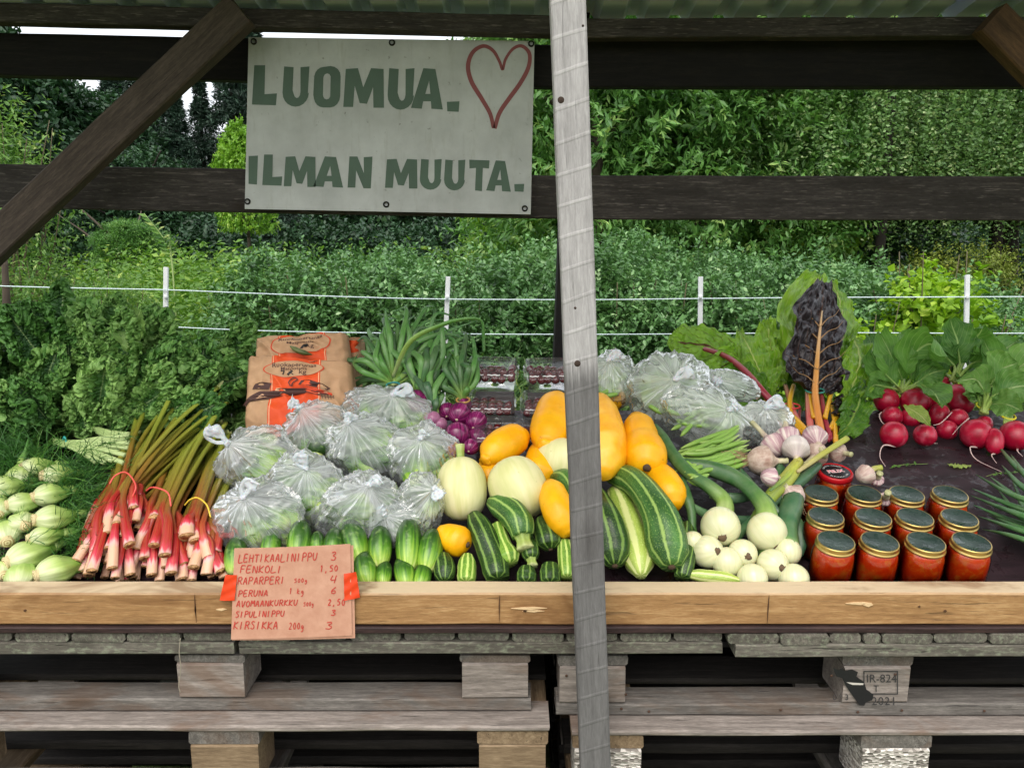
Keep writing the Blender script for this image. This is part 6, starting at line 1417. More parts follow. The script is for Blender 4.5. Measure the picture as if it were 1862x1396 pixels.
def fennel(c, r, dirp, label, seed):
    """dirp: pixel direction of the stalks; the cut root looks at the viewer"""
    p = G(*c); k = mpp(p); t = thing('fennel_bulb', p, label, 'fennel', 'fennel bulbs at the left end')
    d = (RT*dirp[0]*.8 - UP*dirp[1]*.8 + FW*.80).normalized(); L_ = r*k*.96
    def pr(s):
        return L_*(ell(min(s*1.15, 1) if s < .5 else .575 + (s-.5)*.0, 2.1) if s < .5 else (.98*(1 - (s-.5)*2)**.75*.75 + .24))
    q = p + d*L_*.35
    blob('bulb', q, d*L_*1.35, pr, M_FB, t, None, 30, 26, ribs=7, ribamp=.16, lump=.14, seed=seed, squash=.74)
    rp = q - d*L_*1.30
    tube('root_end', [rp + d*L_*.25, rp - d*L_*.0, rp - d*L_*.12], [L_*.44, L_*.40, L_*.37], M_FC, t, m=8, n=18, lump=.2, seed=seed)
    rr = random.Random(seed)
    for i in range(3):
        e = q + d*L_*(3.2 + rr.random()) + (RT*rr.uniform(-.5, .9) + UP*rr.uniform(-.4, .5))*L_*1.3
        tube('stalk', [q + d*L_*1.2, q + d*L_*2.0 + (RT*rr.uniform(-.3, .3) + UP*rr.uniform(-.3, .3))*L_*.5, e], [L_*.42, L_*.28, L_*.18, L_*.08], M_FS, t, m=14, n=9, ribs=4, ribamp=.1)
    e = q + d*L_*2.6
    thread_mesh('fronds', e, 26, (.03, .02, .016), .07, FRD, t, d*.8 + Vector((.35, 0, .1)), seed)
fl_ = [((62, 850), 24, (1, -.05), 'fennel bulb highest in the pile'), ((100, 864), 24, (1, .05), 'fennel bulb right of the highest one, root in its centre'), ((35, 866), 20, (-.4, -1), 'fennel bulb with a split hanging root end'), ((6, 886), 26, (.9, -.1), 'fennel bulb cut by the left edge, upper'), ((86, 900), 26, (1, -.15), 'plump fennel bulb third from the top on the right'),
       ((38, 915), 25, (1, -.1), 'long fennel bulb in the middle left'), ((92, 942), 29, (1, .0), 'biggest fennel bulb in the middle'), ((42, 950), 24, (-.9, -.2), 'fennel bulb pointing left, middle of the pile'), ((76, 976), 24, (1, -.1), 'small fennel bulb under the biggest one'), ((10, 972), 28, (-.8, -.5), 'fennel bulb at the left edge, lower'),
       ((45, 1012), 33, (.8, -.3), 'wide fennel bulb above the rail with long arms'), ((98, 1038), 32, (.9, -.2), 'round white fennel bulb low beside the rhubarb'), ((38, 1050), 26, (-.3, -1), 'fennel bulb touching the rail at the left'), ((0, 925), 22, (-.5, -.5), 'sliver of fennel bulb at the left edge'), ((2, 1040), 24, (-.9, -.2), 'green fennel bulb in the lower left corner'), ((-40, 900), 26, (-1, 0), 'fennel bulb just outside the left edge')]
for i, (c, r, dp, lb) in enumerate(fl_): fennel(c, r, dp, lb, 100 + i)
# soft mass of fronds behind and beside the bulbs
t = thing('fennel_fronds', G(120, 850, .05), 'dark feathery fennel fronds behind the white bulbs', 'fennel fronds')
for i in range(26):
    x, y = R.uniform(-60, 195), R.uniform(812, 900); thread_mesh('fronds', G(x, y, .03), 34, (.03, .015, .012), .075, FRD, t, (R.uniform(-.5, 1), -.3, R.uniform(-.1, .5)), 300 + i, .0008)
for i in range(12):
    x, y = R.uniform(115, 165), R.uniform(880, 1040); thread_mesh('fronds', G(x, y, .03), 30, (.012, .012, .012), .06, FRD, t, (1, -.3, .1), 400 + i, .0008)

# ---------- curly kale
def kmat(nm, c1, c2, c3):
    m = M_(nm); sx = m.n('SeparateXYZ', {'Vector': m.uvvec((1, 1, 1), False)}); d = m.math('ABSOLUTE', m.math('SUBTRACT', sx.outputs[0], .5))
    n1 = m.noise(m.objvec(), 30, 3, .6); oi = m.n('ObjectInfo'); f = m.math('MULTIPLY_ADD', n1.outputs[0], .5, m.math('MULTIPLY_ADD', oi.outputs['Random'], .4, m.math('MULTIPLY_ADD', d.outputs[0], 1.1, -.35)))
    col = m.ramp(f, [(.15, c1), (.5, c2), (.85, c3)]); mid = m.ramp(d, [(.008, .7), (.025, 0.)]); col = m.mix(mid, col, '#9bb277')
    m.set(Base_Color=col, Roughness=.55); m.bump(m.noise(m.objvec(), 120, 3, .6), .5, .002)
    tb = m.n('BsdfTranslucent', {'Color': col}); ms = m.n('MixShader', {0: .2, 1: m.b, 2: tb}); m.t.links.new(ms.outputs[0], m.out.inputs[0]); return m.m
KALE = kmat('curly_kale_leaf', '#2c5526', '#578a3c', '#9cc46c'); KSTEM = along('kale_stem', [(0, '#a9bd78'), (1, '#7d9c55')], .3, 7, 1, .5)
def kaleleaf_mesh(seed, L_=.26, W_=.075, frill=1.0):
    """leaf along +Y in its own space, face to +Z; edge strongly ruffled"""
    m_, n_ = 240, 31; rr = random.Random(seed); V = []; p1, p2 = rr.uniform(0, 6), rr.uniform(0, 6)
    for i in range(m_):
        t = i/(m_-1); w = W_*np.interp(t, [0, .1, .3, .6, .85, 1], [.12, .45, .85, 1, .75, .15])*(1 + .22*math.sin(t*26 + p1))
        z0 = -.05*t*t*L_/.26 + .01*math.sin(t*5 + p1)
        for j in range(n_):
            s = -1 + 2*j/(n_-1); a = abs(s); sg_ = 1 if s > 0 else -1
            am = frill*.0135*(a**.9); f = t*L_/.26
            fr = am*(math.sin(f*150 + p1*sg_ + a*9) + .9*math.sin(f*262 + p2*sg_ - a*13) + .5*math.sin(f*61 + p1))
            fx = am*.75*(math.cos(f*157 + p2*sg_ + a*10) + .7*math.cos(f*290 + p1))
            fy = am*.9*(math.sin(f*140 + p2 + sg_*2 + a*10) + .6*math.sin(f*233))
            V.append((s*w*(1 - .1*a) + fx, t*L_ + fy, z0 + fr + .25*w*a*a + .004*noise.noise(Vector((s*4, t*12, seed)))))
    f, uv = gridfaces(m_, n_, False); V = np.array(V)
    # small curled frills standing up along both edges
    TP = np.array([(0, 0, 0), (.55, .4, .28), (0, .5, -.12), (-.55, .4, .28), (0, 1, .15)]); g = np.random.default_rng(seed); Vn, Fn = [], []
    for q in range(520):
        i = g.integers(6, m_); j = g.choice([0, 1, 2, 3, 5, 7, n_-8, n_-6, n_-4, n_-3, n_-2, n_-1]); p_ = V[i*n_ + j]; d = g.normal(0, 1, 3) + np.array([0, .3, .9]); d /= np.linalg.norm(d)
        nn = g.normal(0, 1, 3); nn -= d*nn.dot(d); nn /= np.linalg.norm(nn); xx = np.cross(d, nn); s_ = g.uniform(.007, .015); b0 = len(V) + len(Vn)
        for a_, b_, c_ in TP: Vn.append(p_ + s_*(b_*d + a_*xx + c_*nn))
        Fn += [(b0, b0+1, b0+4, b0+2), (b0, b0+2, b0+4, b0+3)]
    uv = np.concatenate([uv, np.tile([(.97, .5)], (len(Fn)*4, 1))]); V = np.concatenate([V, Vn]); f = np.concatenate([f, np.array(Fn)])
    me = raw('kale_leaf', V, f, True, uv); me.materials.append(KALE); return me
KM = [kaleleaf_mesh(s, L_, W_) for s, L_, W_ in ((1, .22, .052), (2, .18, .058), (3, .24, .05), (4, .15, .055), (5, .19, .045))]
def orient(loc, d, nrm, roll=0.):
    y = Vector(d).normalized(); z = Vector(nrm); z = (z - y*z.dot(y)).normalized(); x = y.cross(z); M = Matrix((x, y, z)).transposed().to_4x4(); M.translation = Vector(loc); return M @ Matrix.Rotation(roll, 4, 'Y')
def kale(base, leaves, label, seed):
    b = P(*base); t = thing('kale_bunch', b, label, 'kale', 'bunches of curly kale'); rr = random.Random(seed)
    for (x, y, yy, ang, tiltb, sc_) in leaves:
        p = P(x, y, yy); a = math.radians(ang); d = RT*math.sin(a) + Vector((0, 0, 1))*math.cos(a) + Vector((0, -1, 0))*tiltb
        M = orient(p - Vector(b), d, (rr.uniform(-.5, .5), -1, .35 + rr.uniform(-.3, .3)))
        o = bpy.data.objects.new('leaf', rr.choice(KM)); COL.objects.link(o); o.parent = t; o.matrix_basis = M @ Matrix.Scale(sc_, 4)
        q = p + d.normalized()*.01; tube('stem', [b + Vector((rr.uniform(-.01, .01), 0, 0)), b.lerp(p, .6), p, q], [.005, .0045, .004, .003], KSTEM, t, m=8, n=7)
    return t
rk = random.Random(21)
def kl(xr, yr, n, yy=(.54, .8), ang=(-60, 60), tb=(-.1, .8), sc=(.55, .95)):
    return [(rk.uniform(*xr), rk.uniform(*yr), rk.uniform(*yy), rk.uniform(*ang), rk.uniform(*tb), rk.uniform(*sc)) for _ in range(n)]
kale((60, 800, .72), kl((-90, 110), (690, 810), 46, ang=(-50, 50)) + kl((-80, 110), (760, 830), 12, (.5, .6), (-70, 70), (.3, 1.4)), 'large bunch of dark curly kale at the left edge', 1)
kale((180, 800, .74), kl((100, 260), (645, 805), 44, ang=(-45, 45)) + kl((100, 230), (740, 800), 8, (.54, .62), (-90, 60), (.3, 1.2)), 'tallest bunch of curly kale with a smooth pale leaf in it', 2)
kale((320, 800, .76), kl((240, 400), (700, 805), 42, ang=(-40, 60)) + kl((290, 430), (760, 830), 8, (.6, .7), (-60, 80), (.2, 1.)), 'bunch of curly kale directly left of the paper sacks', 3)
kale((420, 790, .8), kl((400, 455), (700, 770), 10, (.8, .86), ang=(-20, 40)), 'few kale leaves squeezed behind the front paper sack', 4)
LF_K = leafmat('smooth_kale_leaf', '#5b8740', '#85a858', '#b5c98a', .3, .5, veins=8)
o = largeleaf('kale_leaf', [P(232, 640, .56), P(238, 600, .58), P(255, 565, .61)], .042, LF_K, None, frill=.15, ff=3, cup=.25); setp(o, 'smooth light green kale leaf at the top of the tallest bunch', 'leaf')
# pale kale stems tied with a teal band, lying in front of the kale
t = thing('stem_bundle', G(118, 805), 'bundle of pale green stems tied with a teal band', 'stems')
for i, (x, y) in enumerate([(232, 800), (236, 815), (228, 828), (205, 838), (240, 806), (190, 842), (215, 822), (236, 792), (175, 840), (225, 842)]):
    Q = [G(98 + i % 3*2, 798 + (i % 4)*3, .02), G(118, 803 + (i % 5)*2, .0), G((118 + x)/2, (803 + y)/2, -.005), G(x, y, -.005)]; k = mpp(Q[0]); tube('stem', Q, [2.4*k, 3.2*k, 4.2*k, 4.6*k], along('pale_kale_stem', [(0, '#8aa860'), (1, '#b9cc8b')], .2, 7, 1, .45) if i == 0 else bpy.data.materials['pale_kale_stem'], t, m=14, n=9, ribs=3, ribamp=.1)
p = G(118, 804); k = mpp(p); tube('rubber_band', [p + Vector((math.cos(q)*4*k, math.cos(q)*-3*k - abs(math.sin(q))*.0, math.sin(q)*10*k)) for q in np.linspace(0, 2*np.pi, 14)], [1.8*k, 1.8*k], plain('band_teal', '#2d9a94', .5), t, m=24, n=6, cap=False)
t = thing('stem_bundle', G(200, 790), 'second bundle of pale cut stems behind the rhubarb', 'stems')
for i, (x, y) in enumerate([(235, 800), (240, 810), (250, 815), (236, 790), (245, 820), (228, 806)]):
    Q = [G(170 + i*3, 778 + (i % 3)*4, .05), G(200, 786 + (i % 3)*5, .03), G(x, y, .03)]; k = mpp(Q[0]); tube('stem', Q, [3*k, 4.5*k, 5*k], bpy.data.materials['pale_kale_stem'], t, m=10, n=9)

# ---------- rainbow chard
LF_C = leafmat('green_chard_leaf', '#41701c', '#6f9f2c', '#93b050', .3, .32, veins=7, quilt=.9)
LF_C2 = leafmat('light_chard_leaf', '#6c9c22', '#9cc638', '#c8d67c', .35, .32, veins=7, quilt=.9)
LF_CR = leafmat('red_veined_chard_leaf', '#5a8c22', '#8bb63a', '#5a2320', .35, .32, veins=6, quilt=.9)
LF_P = leafmat('dark_purple_chard_leaf', '#150d10', '#2b1e20', '#54392c', .05, .30, veins=5, quilt=1.6)
def smat(n, a, b, c): return along(n, [(0, a), (.5, b), (1, c)], .45, 9, .6, .35, .2, .05, dark='#6b3a10')
S_OR = smat('orange_chard_stem', '#d8823a', '#dc9c50', '#c9ab78'); S_YE = smat('yellow_chard_stem', '#d99c10', '#e0ab12', '#cfa53a'); S_RE = smat('red_chard_stem', '#a3324a', '#8f1f35', '#7a2a2c'); S_VEIN = plain('tan_leaf_vein', '#9a7448', .6); S_PI = smat('pink_chard_stem', '#d9938a', '#c9605f', '#a98a60')
def chard(label, base, leaves, seed):
    t = thing('chard_bunch', H(*base), label, 'chard', 'bunches of rainbow chard')
    for i, (st, sw, smt, lf, w, lm, kw) in enumerate(leaves):
        Q = [H(x, y, l) for x, y, l in st]; k = mpp(Q[0])
        if Q: tube('stem', Q, [sw*k*f for f in ((.85, .8, .6, .38, .16) if w and w > 50 and lm is LF_P else (1.05, 1, .95, .9, .8))], smt, t, m=24, n=12, flat=.7, hint=tuple(-FW), ribs=5, ribamp=.08)
        if lf: 
            kk = dict(frill=.22, ff=4, cup=.12, quilt=.10, m=50, n=25, seed=seed + i*2.7); kk.update(kw or {}); largeleaf('leaf', [H(x, y, l) for x, y, l in lf], w*k, lm, t, **kk)
            if lm is LF_P and w > 50:
                for (vx, vy, ex) in ((1485, 700, 44), (1486, 672, 52), (1487, 645, 50), (1489, 618, 44), (1491, 595, 36)):
                    for sg_ in (-1, 1):
                        lz = lambda y: interp(y, [(512, .27), (560, .23), (620, .175), (680, .118), (712, .088)]) 
                        pq = [P(x_, y_, H(x_, y_, lz(y_)).y - .012) for x_, y_ in ((vx, vy), (vx + sg_*ex*.4, vy - 16), (vx + sg_*ex*.75, vy - 22), (vx + sg_*ex, vy - 34))]
                        tube('leaf_vein', pq, [.0024, .0014, .0009, .0005], S_VEIN, t, m=14, n=6)
    return t
# heights above the board grow as the leaves stand up
chard('upright dark purple chard leaf with an orange stem in front of green ones', (1490, 790, .02), [
  ([(1497, 800, .02), (1488, 760, .05), (1482, 715, .09), (1484, 680, .12), (1487, 640, .163), (1491, 600, .197), (1495, 565, .232)], 9, S_OR, [(1481, 712, .088), (1482, 680, .118), (1486, 620, .175), (1493, 560, .23), (1497, 512, .27)], 70, LF_P, dict(widths=(.3, .9, 1.0, .86, .80, .82, .55, .22), frill=.05, ff=3, quilt=.10, cup=.03, nrm=(0, -1, .2), m=70, n=35)),
  ([(1478, 798, .015), (1472, 760, .045), (1469, 700, .09)], 7, S_PI, None, 0, None, None),
  ([(1512, 800, .015), (1500, 760, .045), (1493, 715, .08)], 5, S_RE, None, 0, None, None),
  ([(1480, 760, .05), (1470, 700, .09)], 5, S_YE, [(1465, 700, .075), (1460, 640, .13), (1455, 580, .185), (1478, 520, .24), (1492, 500, .255)], 55, LF_C2, dict(frill=.12)),
  ([(1500, 760, .05), (1515, 700, .08)], 5, S_YE, [(1515, 690, .075), (1528, 620, .14), (1530, 560, .19), (1512, 512, .235)], 38, LF_C2, dict(frill=.14)),
  ([(1510, 780, .03), (1530, 740, .05)], 5, S_YE, [(1530, 745, .05), (1552, 700, .085), (1562, 650, .12), (1548, 605, .15)], 40, LF_C2, dict(frill=.25)),
  ([(1505, 800, .02), (1520, 770, .02)], 5, S_RE, [(1520, 795, .02), (1545, 770, .035), (1562, 730, .06), (1566, 690, .085)], 34, LF_C, dict(frill=.25)),
  ([(1520, 806, .02), (1518, 770, .035), (1508, 720, .06), (1503, 700, .08)], 5, S_YE, None, 0, None, None),
  ([(1515, 790, .02), (1530, 770, .03)], 4, S_RE, [(1518, 755, .05), (1532, 740, .055), (1545, 715, .065)], 24, LF_P, dict(frill=.25, quilt=.15)),
 ], 1)
chard('chard bunch at the back with pink and yellow stems between the big leaves', (1440, 770, .02), [
  ([(1462, 790, .02), (1440, 740, .045), (1428, 700, .07)], 5.5, S_PI, [(1425, 700, .07), (1410, 660, .10), (1400, 620, .135), (1395, 580, .17)], 44, LF_C2, dict(frill=.2)),
  ([(1440, 770, .03), (1436, 730, .055), (1443, 700, .07)], 5.5, S_YE, [(1443, 700, .06), (1440, 650, .10), (1425, 600, .14), (1432, 560, .17)], 36, LF_C, dict(frill=.25)),
  ([(1450, 790, .02), (1455, 740, .04)], 4, S_RE, [(1455, 750, .03), (1440, 700, .05), (1425, 660, .08)], 34, LF_C, dict(frill=.2)),
  ([(1420, 760, .03), (1410, 740, .04)], 4, S_YE, [(1405, 745, .03), (1380, 710, .055), (1370, 660, .09), (1380, 610, .12)], 40, LF_C, dict(frill=.2)),
 ], 20)
chard('chard lying to the left with a long red stem and lit green leaf', (1430, 800, .03), [
  ([(1448, 800, .03), (1420, 750, .05), (1390, 715, .10), (1355, 675, .13), (1320, 648, .145), (1280, 634, .15)], 8, S_RE, [(1345, 668, .107), (1318, 645, .122), (1285, 630, .135), (1245, 622, .14), (1215, 618, .14)], 52, LF_CR, dict(nrm=(0, -1, .45), frill=.10, cup=.05, widths=(.3, .85, 1., 1., .85, .35))),
  ([(1475, 800, .03), (1445, 765, .05), (1420, 745, .06)], 9, S_YE, None, 0, None, None),
  ([(1420, 745, .06), (1385, 715, .07), (1345, 712, .07), (1325, 716, .07)], 3, S_YE, [(1400, 720, .07), (1370, 700, .09), (1335, 690, .1), (1290, 690, .1)], 40, LF_C, dict(nrm=(0, -1, .5), frill=.16)),
  ([(1440, 790, .03), (1420, 755, .05)], 6, S_YE, [(1405, 720, .07), (1385, 680, .10), (1365, 640, .135), (1345, 602, .155)], 46, LF_C2, dict(frill=.2)),
  ([(1440, 790, .03), (1420, 755, .05)], 6, S_PI, [(1395, 735, .06), (1365, 720, .075), (1335, 722, .08), (1300, 712, .08)], 32, LF_C, dict(nrm=(0, -1, .5), frill=.2)),
  ([(1435, 790, .03), (1415, 765, .04)], 4, S_PI, [(1380, 690, .08), (1340, 660, .11), (1305, 672, .12), (1275, 690, .11)], 40, LF_CR, dict(nrm=(0, -1, .5), frill=.15)),
 ], 40)
for (x, y, wd_, c_, lb, l) in ((1482, 710, 17, '#2f7d6c', 'dark green rubber band round the orange chard stem', .10), (1440, 738, 14, '#c93a3a', 'red rubber band round the pink and yellow chard stems', .06), (1403, 729, 13, '#e0b52a', 'yellow rubber band round the red chard stem', .08)):
    p = H(x, y, l - .01, -.0); k = mpp(p); setp(tube('rubber_band', [p + Vector((math.cos(q)*wd_*k, math.sin(q)*10*k, 3*k*math.sin(q))) for q in np.linspace(0, 2*np.pi, 16)], [1.7*k, 1.7*k], plain('band_' + c_[1:], c_, .5), None, p, m=26, n=6, cap=False), lb, 'rubber band')
# ================================================================= GROUND AND VEGETATION BEHIND THE STALL
m = M_('ground_grass_soil'); n1 = m.noise(m.objvec((1, 1, 1), False), 1.2, 6, .65); n2 = m.noise(m.objvec((1, 1, 1), False), 30, 4, .7)
col = m.mix(m.ramp(n1, [(.42, 0.), (.6, 1.)]), m.ramp(n2, [(.3, '#3a3226'), (.7, '#5d5240')]), m.ramp(n2, [(.3, '#3f5a22'), (.7, '#6d8a38')]))
m.set(Base_Color=col, Roughness=.95); m.bump(n2, .6, .02)
N_ = 80; gx = np.linspace(-1, 1, N_); gx = np.sign(gx)*np.abs(gx)**2.2*220
Gd = np.array([[(x, y, .0 + (.05*noise.noise(Vector((x*.3, y*.3, 0))) if (abs(x) > 2.2 or y > 1.4 or y < -3) else 0) - (.0 if y < 60 else 0)) for x in gx] for y in gx])
o = surf('ground', Gd, m.m, None, (0, 0, 0), wrap=False); setp(o, 'grassy ground around and behind the stall', None, None, 'structure')

TPL = np.array([(0, 0, 0), (.5, .42, .10), (0, .5, -.06), (-.5, .42, .10), (0, 1, -.02)])   # base, right, mid, left, tip
def leaves(P0, D, Nn, size, asp):
    """arrays: base points, directions, normals, length, width ratio"""
    D = D/np.linalg.norm(D, axis=1)[:, None]; Nn = Nn - D*(Nn*D).sum(1)[:, None]; Nn /= np.linalg.norm(Nn, axis=1)[:, None] + 1e-9; X = np.cross(D, Nn)
    s = size[:, None, None]; V = P0[:, None] + s*(TPL[None, :, 1:2]*D[:, None] + TPL[None, :, 0:1]*X[:, None]*asp + TPL[None, :, 2:3]*Nn[:, None]*asp*1.6)
    n = len(P0); b = np.arange(n)[:, None]*5
    Fc = np.concatenate([b + np.array([[0, 1, 4, 2]]), b + np.array([[0, 2, 4, 3]])], 0)
    return V.reshape(-1, 3), Fc
def unit(v): return v/(np.linalg.norm(v, axis=1)[:, None] + 1e-9)
def twigleaves(base, dirs, L_, nl, size, asp, rg, spread=.7, droop=0., upn=.8, stem=False, tint=None):
    """a row of leaves, alternately left and right, along each twig"""
    n = len(base); t = (np.arange(nl) + .6)/nl; t = t[None, :, None] + rg.normal(0, .03, (n, nl, 1))
    side = unit(np.cross(dirs, rg.normal(0, 1, (n, 3)))); sg_ = np.where(np.arange(nl) % 2 == 0, 1, -1)[None, :, None]
    bend = np.array([0, 0, -1.])*droop
    Lv = np.asarray(L_).reshape(-1, 1, 1)*np.ones((n, 1, 1))
    Pp = base[:, None] + dirs[:, None]*t*Lv + bend*(t**2)*Lv
    Dd = dirs[:, None]*(1 - spread) + side[:, None]*sg_*spread + rg.normal(0, .25, (n, nl, 3)) + bend*.6
    Nn = np.array([0, 0, 1.])*upn + rg.normal(0, .45, (n, nl, 3)) + dirs[:, None]*.2
    sz = size*(.65 + .7*rg.random((n, nl)))*(1 - .35*t[:, :, 0])
    r = np.clip((rg.random((n, 1)) if tint is None else tint[:, None])*.7 + .35*rg.random((n, nl)), 0, 1)
    V, Fc = leaves(Pp.reshape(-1, 3), Dd.reshape(-1, 3), Nn.reshape(-1, 3), sz.ravel(), asp)
    return V, Fc, np.repeat(r.ravel(), 5)
def joinmesh(parts, name, mat):
    Vs, Fs, As = [], [], []; o = 0
    for V, Fc, A in parts: Vs.append(V); Fs.append(Fc + o); As.append(A); o += len(V)
    me = raw(name, np.concatenate(Vs), np.concatenate(Fs), False, None, np.concatenate(As)); me.materials.append(mat); return me
def shellpts(n, r, rg, inner=.45, low=-.2):
    d = unit(rg.normal(0, 1, (int(n*2.2), 3))); d = d[d[:, 2] > low][:n]; q = inner + (1 - inner)*rg.random((len(d), 1))**.45
    return d*q*np.array(r), d
def bushmesh(name, mat, seed, r, ntw, nl, tl, size, asp, lumps=9, low=-.95, droop=.1, spread=.65, inner=.55, lumpr=.42):
    rg = np.random.default_rng(seed); lc = unit(rg.normal(0, 1, (lumps, 3)))*np.array(r)*(1.0 - lumpr - .32*rg.random((lumps, 1))**2); lc[:, 2] = np.abs(lc[:, 2])*.95 - .05*r[2]
    lt = rg.random(lumps)
    k = rg.integers(0, lumps, ntw); d = unit(rg.normal(0, 1, (ntw, 3)) + unit(lc)[k]*.5); rad = np.array(r)*lumpr*(.6 + .8*rg.random((lumps, 1)))[k]
    base = lc[k] + d*rad*(inner + (1 - inner)*rg.random((ntw, 1)))*(.85 + .3*rg.random((ntw, 1)))
    dirs = unit(d + np.array([0, 0, .35]) + rg.normal(0, .3, (ntw, 3)))
    P_ = [twigleaves(base, dirs, tl*(.6 + .8*rg.random(ntw)), nl, size, asp, rg, spread, droop, .8, tint=np.clip(lt[k]*.5 + .5*rg.random(ntw), 0, 1))]
    # filling towards the ground
    n2 = ntw//2; a = rg.random(n2)*6.283; q = np.sqrt(rg.random(n2)); z = -rg.random(n2)*r[2]*.0 - rg.random(n2)*(r[2]*1.0)
    b2 = np.stack([np.cos(a)*q*r[0]*.9, np.sin(a)*q*r[1]*.9, z], 1); d2 = unit(np.stack([np.cos(a), np.sin(a), .4 + 0*a], 1) + rg.normal(0, .3, (n2, 3)))
    P_.append(twigleaves(b2, d2, tl*(.6 + .8*rg.random(n2)), nl, size, asp, rg, spread, droop, .8))
    return joinmesh(P_, name, mat)
def stems_mesh(name, mat, seed, n, h, r0, spread, lean=.2):
    rr = random.Random(seed); parts = []; o = 0; Vs = []; Fs = []
    for i in range(n):
        a = rr.uniform(0, 6.28); q = rr.random()*spread; b = Vector((math.cos(a)*q*.4, math.sin(a)*q*.4, -h)); e = Vector((math.cos(a)*q + rr.uniform(-lean, lean), math.sin(a)*q + rr.uniform(-lean, lean), rr.uniform(-.1, .6)*h))
        Gd = tubegrid([b, b.lerp(e, .5) + Vector((rr.uniform(-.04, .04), rr.uniform(-.04, .04), 0)), e], [r0, r0*.7, r0*.3], m=10, n=6); f, _ = gridfaces(Gd.shape[0], 6, True)
        Vs.append(Gd.reshape(-1, 3)); Fs.append(f + o); o += Gd.shape[0]*6
    me = raw(name, np.concatenate(Vs), np.concatenate(Fs), True); me.materials.append(mat); return me
BARK = plain('grey_brown_bark', '#4c4238', .9, bump=.6, bscale=40, var=.4); TWIG = plain('thin_twigs', '#57503a', .9)
BARKD = plain('dark_bark', '#2c2622', .95, bump=.8, bscale=20, var=.4)
def foliage(nm, a, b, c, tr=.3, rough=.42): return leafmat(nm, a, b, None, tr, rough, True, c)
F_HEDGE = foliage('berry_bush_leaves', '#33582f', '#6a9658', '#adc894', .25, .30)
F_VINE = foliage('bright_vine_leaves', '#5e8c1c', '#8fb62c', '#c6d658', .4, .45)
F_WEED = foliage('meadow_herb_leaves', '#3c6422', '#6c9638', '#a3ba58', .35, .5)
F_DARK = foliage('dark_broadleaf', '#1c3420', '#37593a', '#5c8054', .22, .45)
F_CON = foliage('spruce_needles', '#15261f', '#27412f', '#43604e', .08, .6)
F_ROW = foliage('rowan_leaves', '#35622c', '#6b9a4c', '#afcd7a', .35, .34)
F_MAP = foliage('yellow_green_maple_leaves', '#54862a', '#86b43c', '#c0d668', .4, .42)  # bright yellow green is the leaf colour itself
F_BIR = foliage('birch_leaves', '#44683a', '#7ba05e', '#c0d09a', .35, .36)
F_WIL = foliage('willow_leaves', '#3c6628', '#6f9646', '#b3c078', .35, .45)
F_OLI = foliage('olive_bush_leaves', '#4a5f24', '#7d8c3a', '#a8a552', .3, .5)
hm = [bushmesh('foliage', F_HEDGE, 40 + i, (.62, .5, .80), 1500, 9, .13, .042, .58, 26, lumpr=.24) for i in range(3)]
hs = stems_mesh('twigs', TWIG, 3, 26, .8, .008, .55)
def addbush(name, mesh, loc, label, cat, group, rz=0., s=(1, 1, 1), stems=None, stem_name='stem'):
    t = thing(name, (loc[0], loc[1], 0), label, cat, group)
    o = link('foliage', mesh, None, t); o.matrix_basis = Matrix.Translation((0, 0, loc[2])) @ Matrix.Rotation(rz, 4, 'Z') @ Matrix.Diagonal((*s, 1))
    if stems: q = link(stem_name, stems, None, t); q.matrix_basis = o.matrix_basis.copy()
    return t
side = ['first', 'second', 'third', 'fourth', 'fifth', 'sixth', 'seventh', 'eighth', 'ninth', 'tenth', 'eleventh', 'twelfth']
for i in range(10):
    x = -1.38 + i*.56 + R.uniform(-.08, .08); hgt = .84 + R.uniform(-.03, .05); 
    if i == 0: hgt = .76
    if i >= 6: hgt = [.68, .56, .52, .5][i-6]
    addbush('berry_bush', hm[i % 3], (x, 3.25 + R.uniform(-.12, .12), hgt), 'small leaved berry bush, %s from the left in the row behind the fence' % side[i], 'bush', 'front row of berry bushes', R.uniform(0, 6.28), (1, 1, .97), hs)
for i in range(8):
    addbush('berry_bush', hm[(i+1) % 3], (-.7 + i*.74 + R.uniform(-.1, .1), 4.15 + R.uniform(-.15, .15), .86 if i < 4 else [.74, .58, .5, .5][i-4]), 'berry bush in the back row, %s from the left' % side[i], 'bush', 'back row of berry bushes', R.uniform(0, 6.28), (1.1, 1, 1.0), hs)
vm = bushmesh('foliage', F_VINE, 71, (.36, .28, .42), 300, 6, .15, .06, .85, 8)
p = P(1718, 470, 2.95); addbush('vine_bush', vm, (p.x, 2.95, 1.0), 'bright yellow green vine leaved bush at the right behind the hedge', 'bush', None, 1., (1, 1, .95), hs)
p = P(1535, 520, 2.75); addbush('vine_bush', vm, (p.x, 2.75, .78), 'bright leafy bush showing through right of the tall chard leaf', 'bush', None, 3., (.8, 1, .9), hs)
om = bushmesh('foliage', F_OLI, 72, (.8, .7, .7), 900, 8, .2, .05, .5, 9)
p = P(1735, 445, 7.5); addbush('olive_bush', om, (p.x, 7.5, .95), 'rounded olive yellow bush below the middle board at the right', 'bush', None, 0, (1, 1, .9), hs)
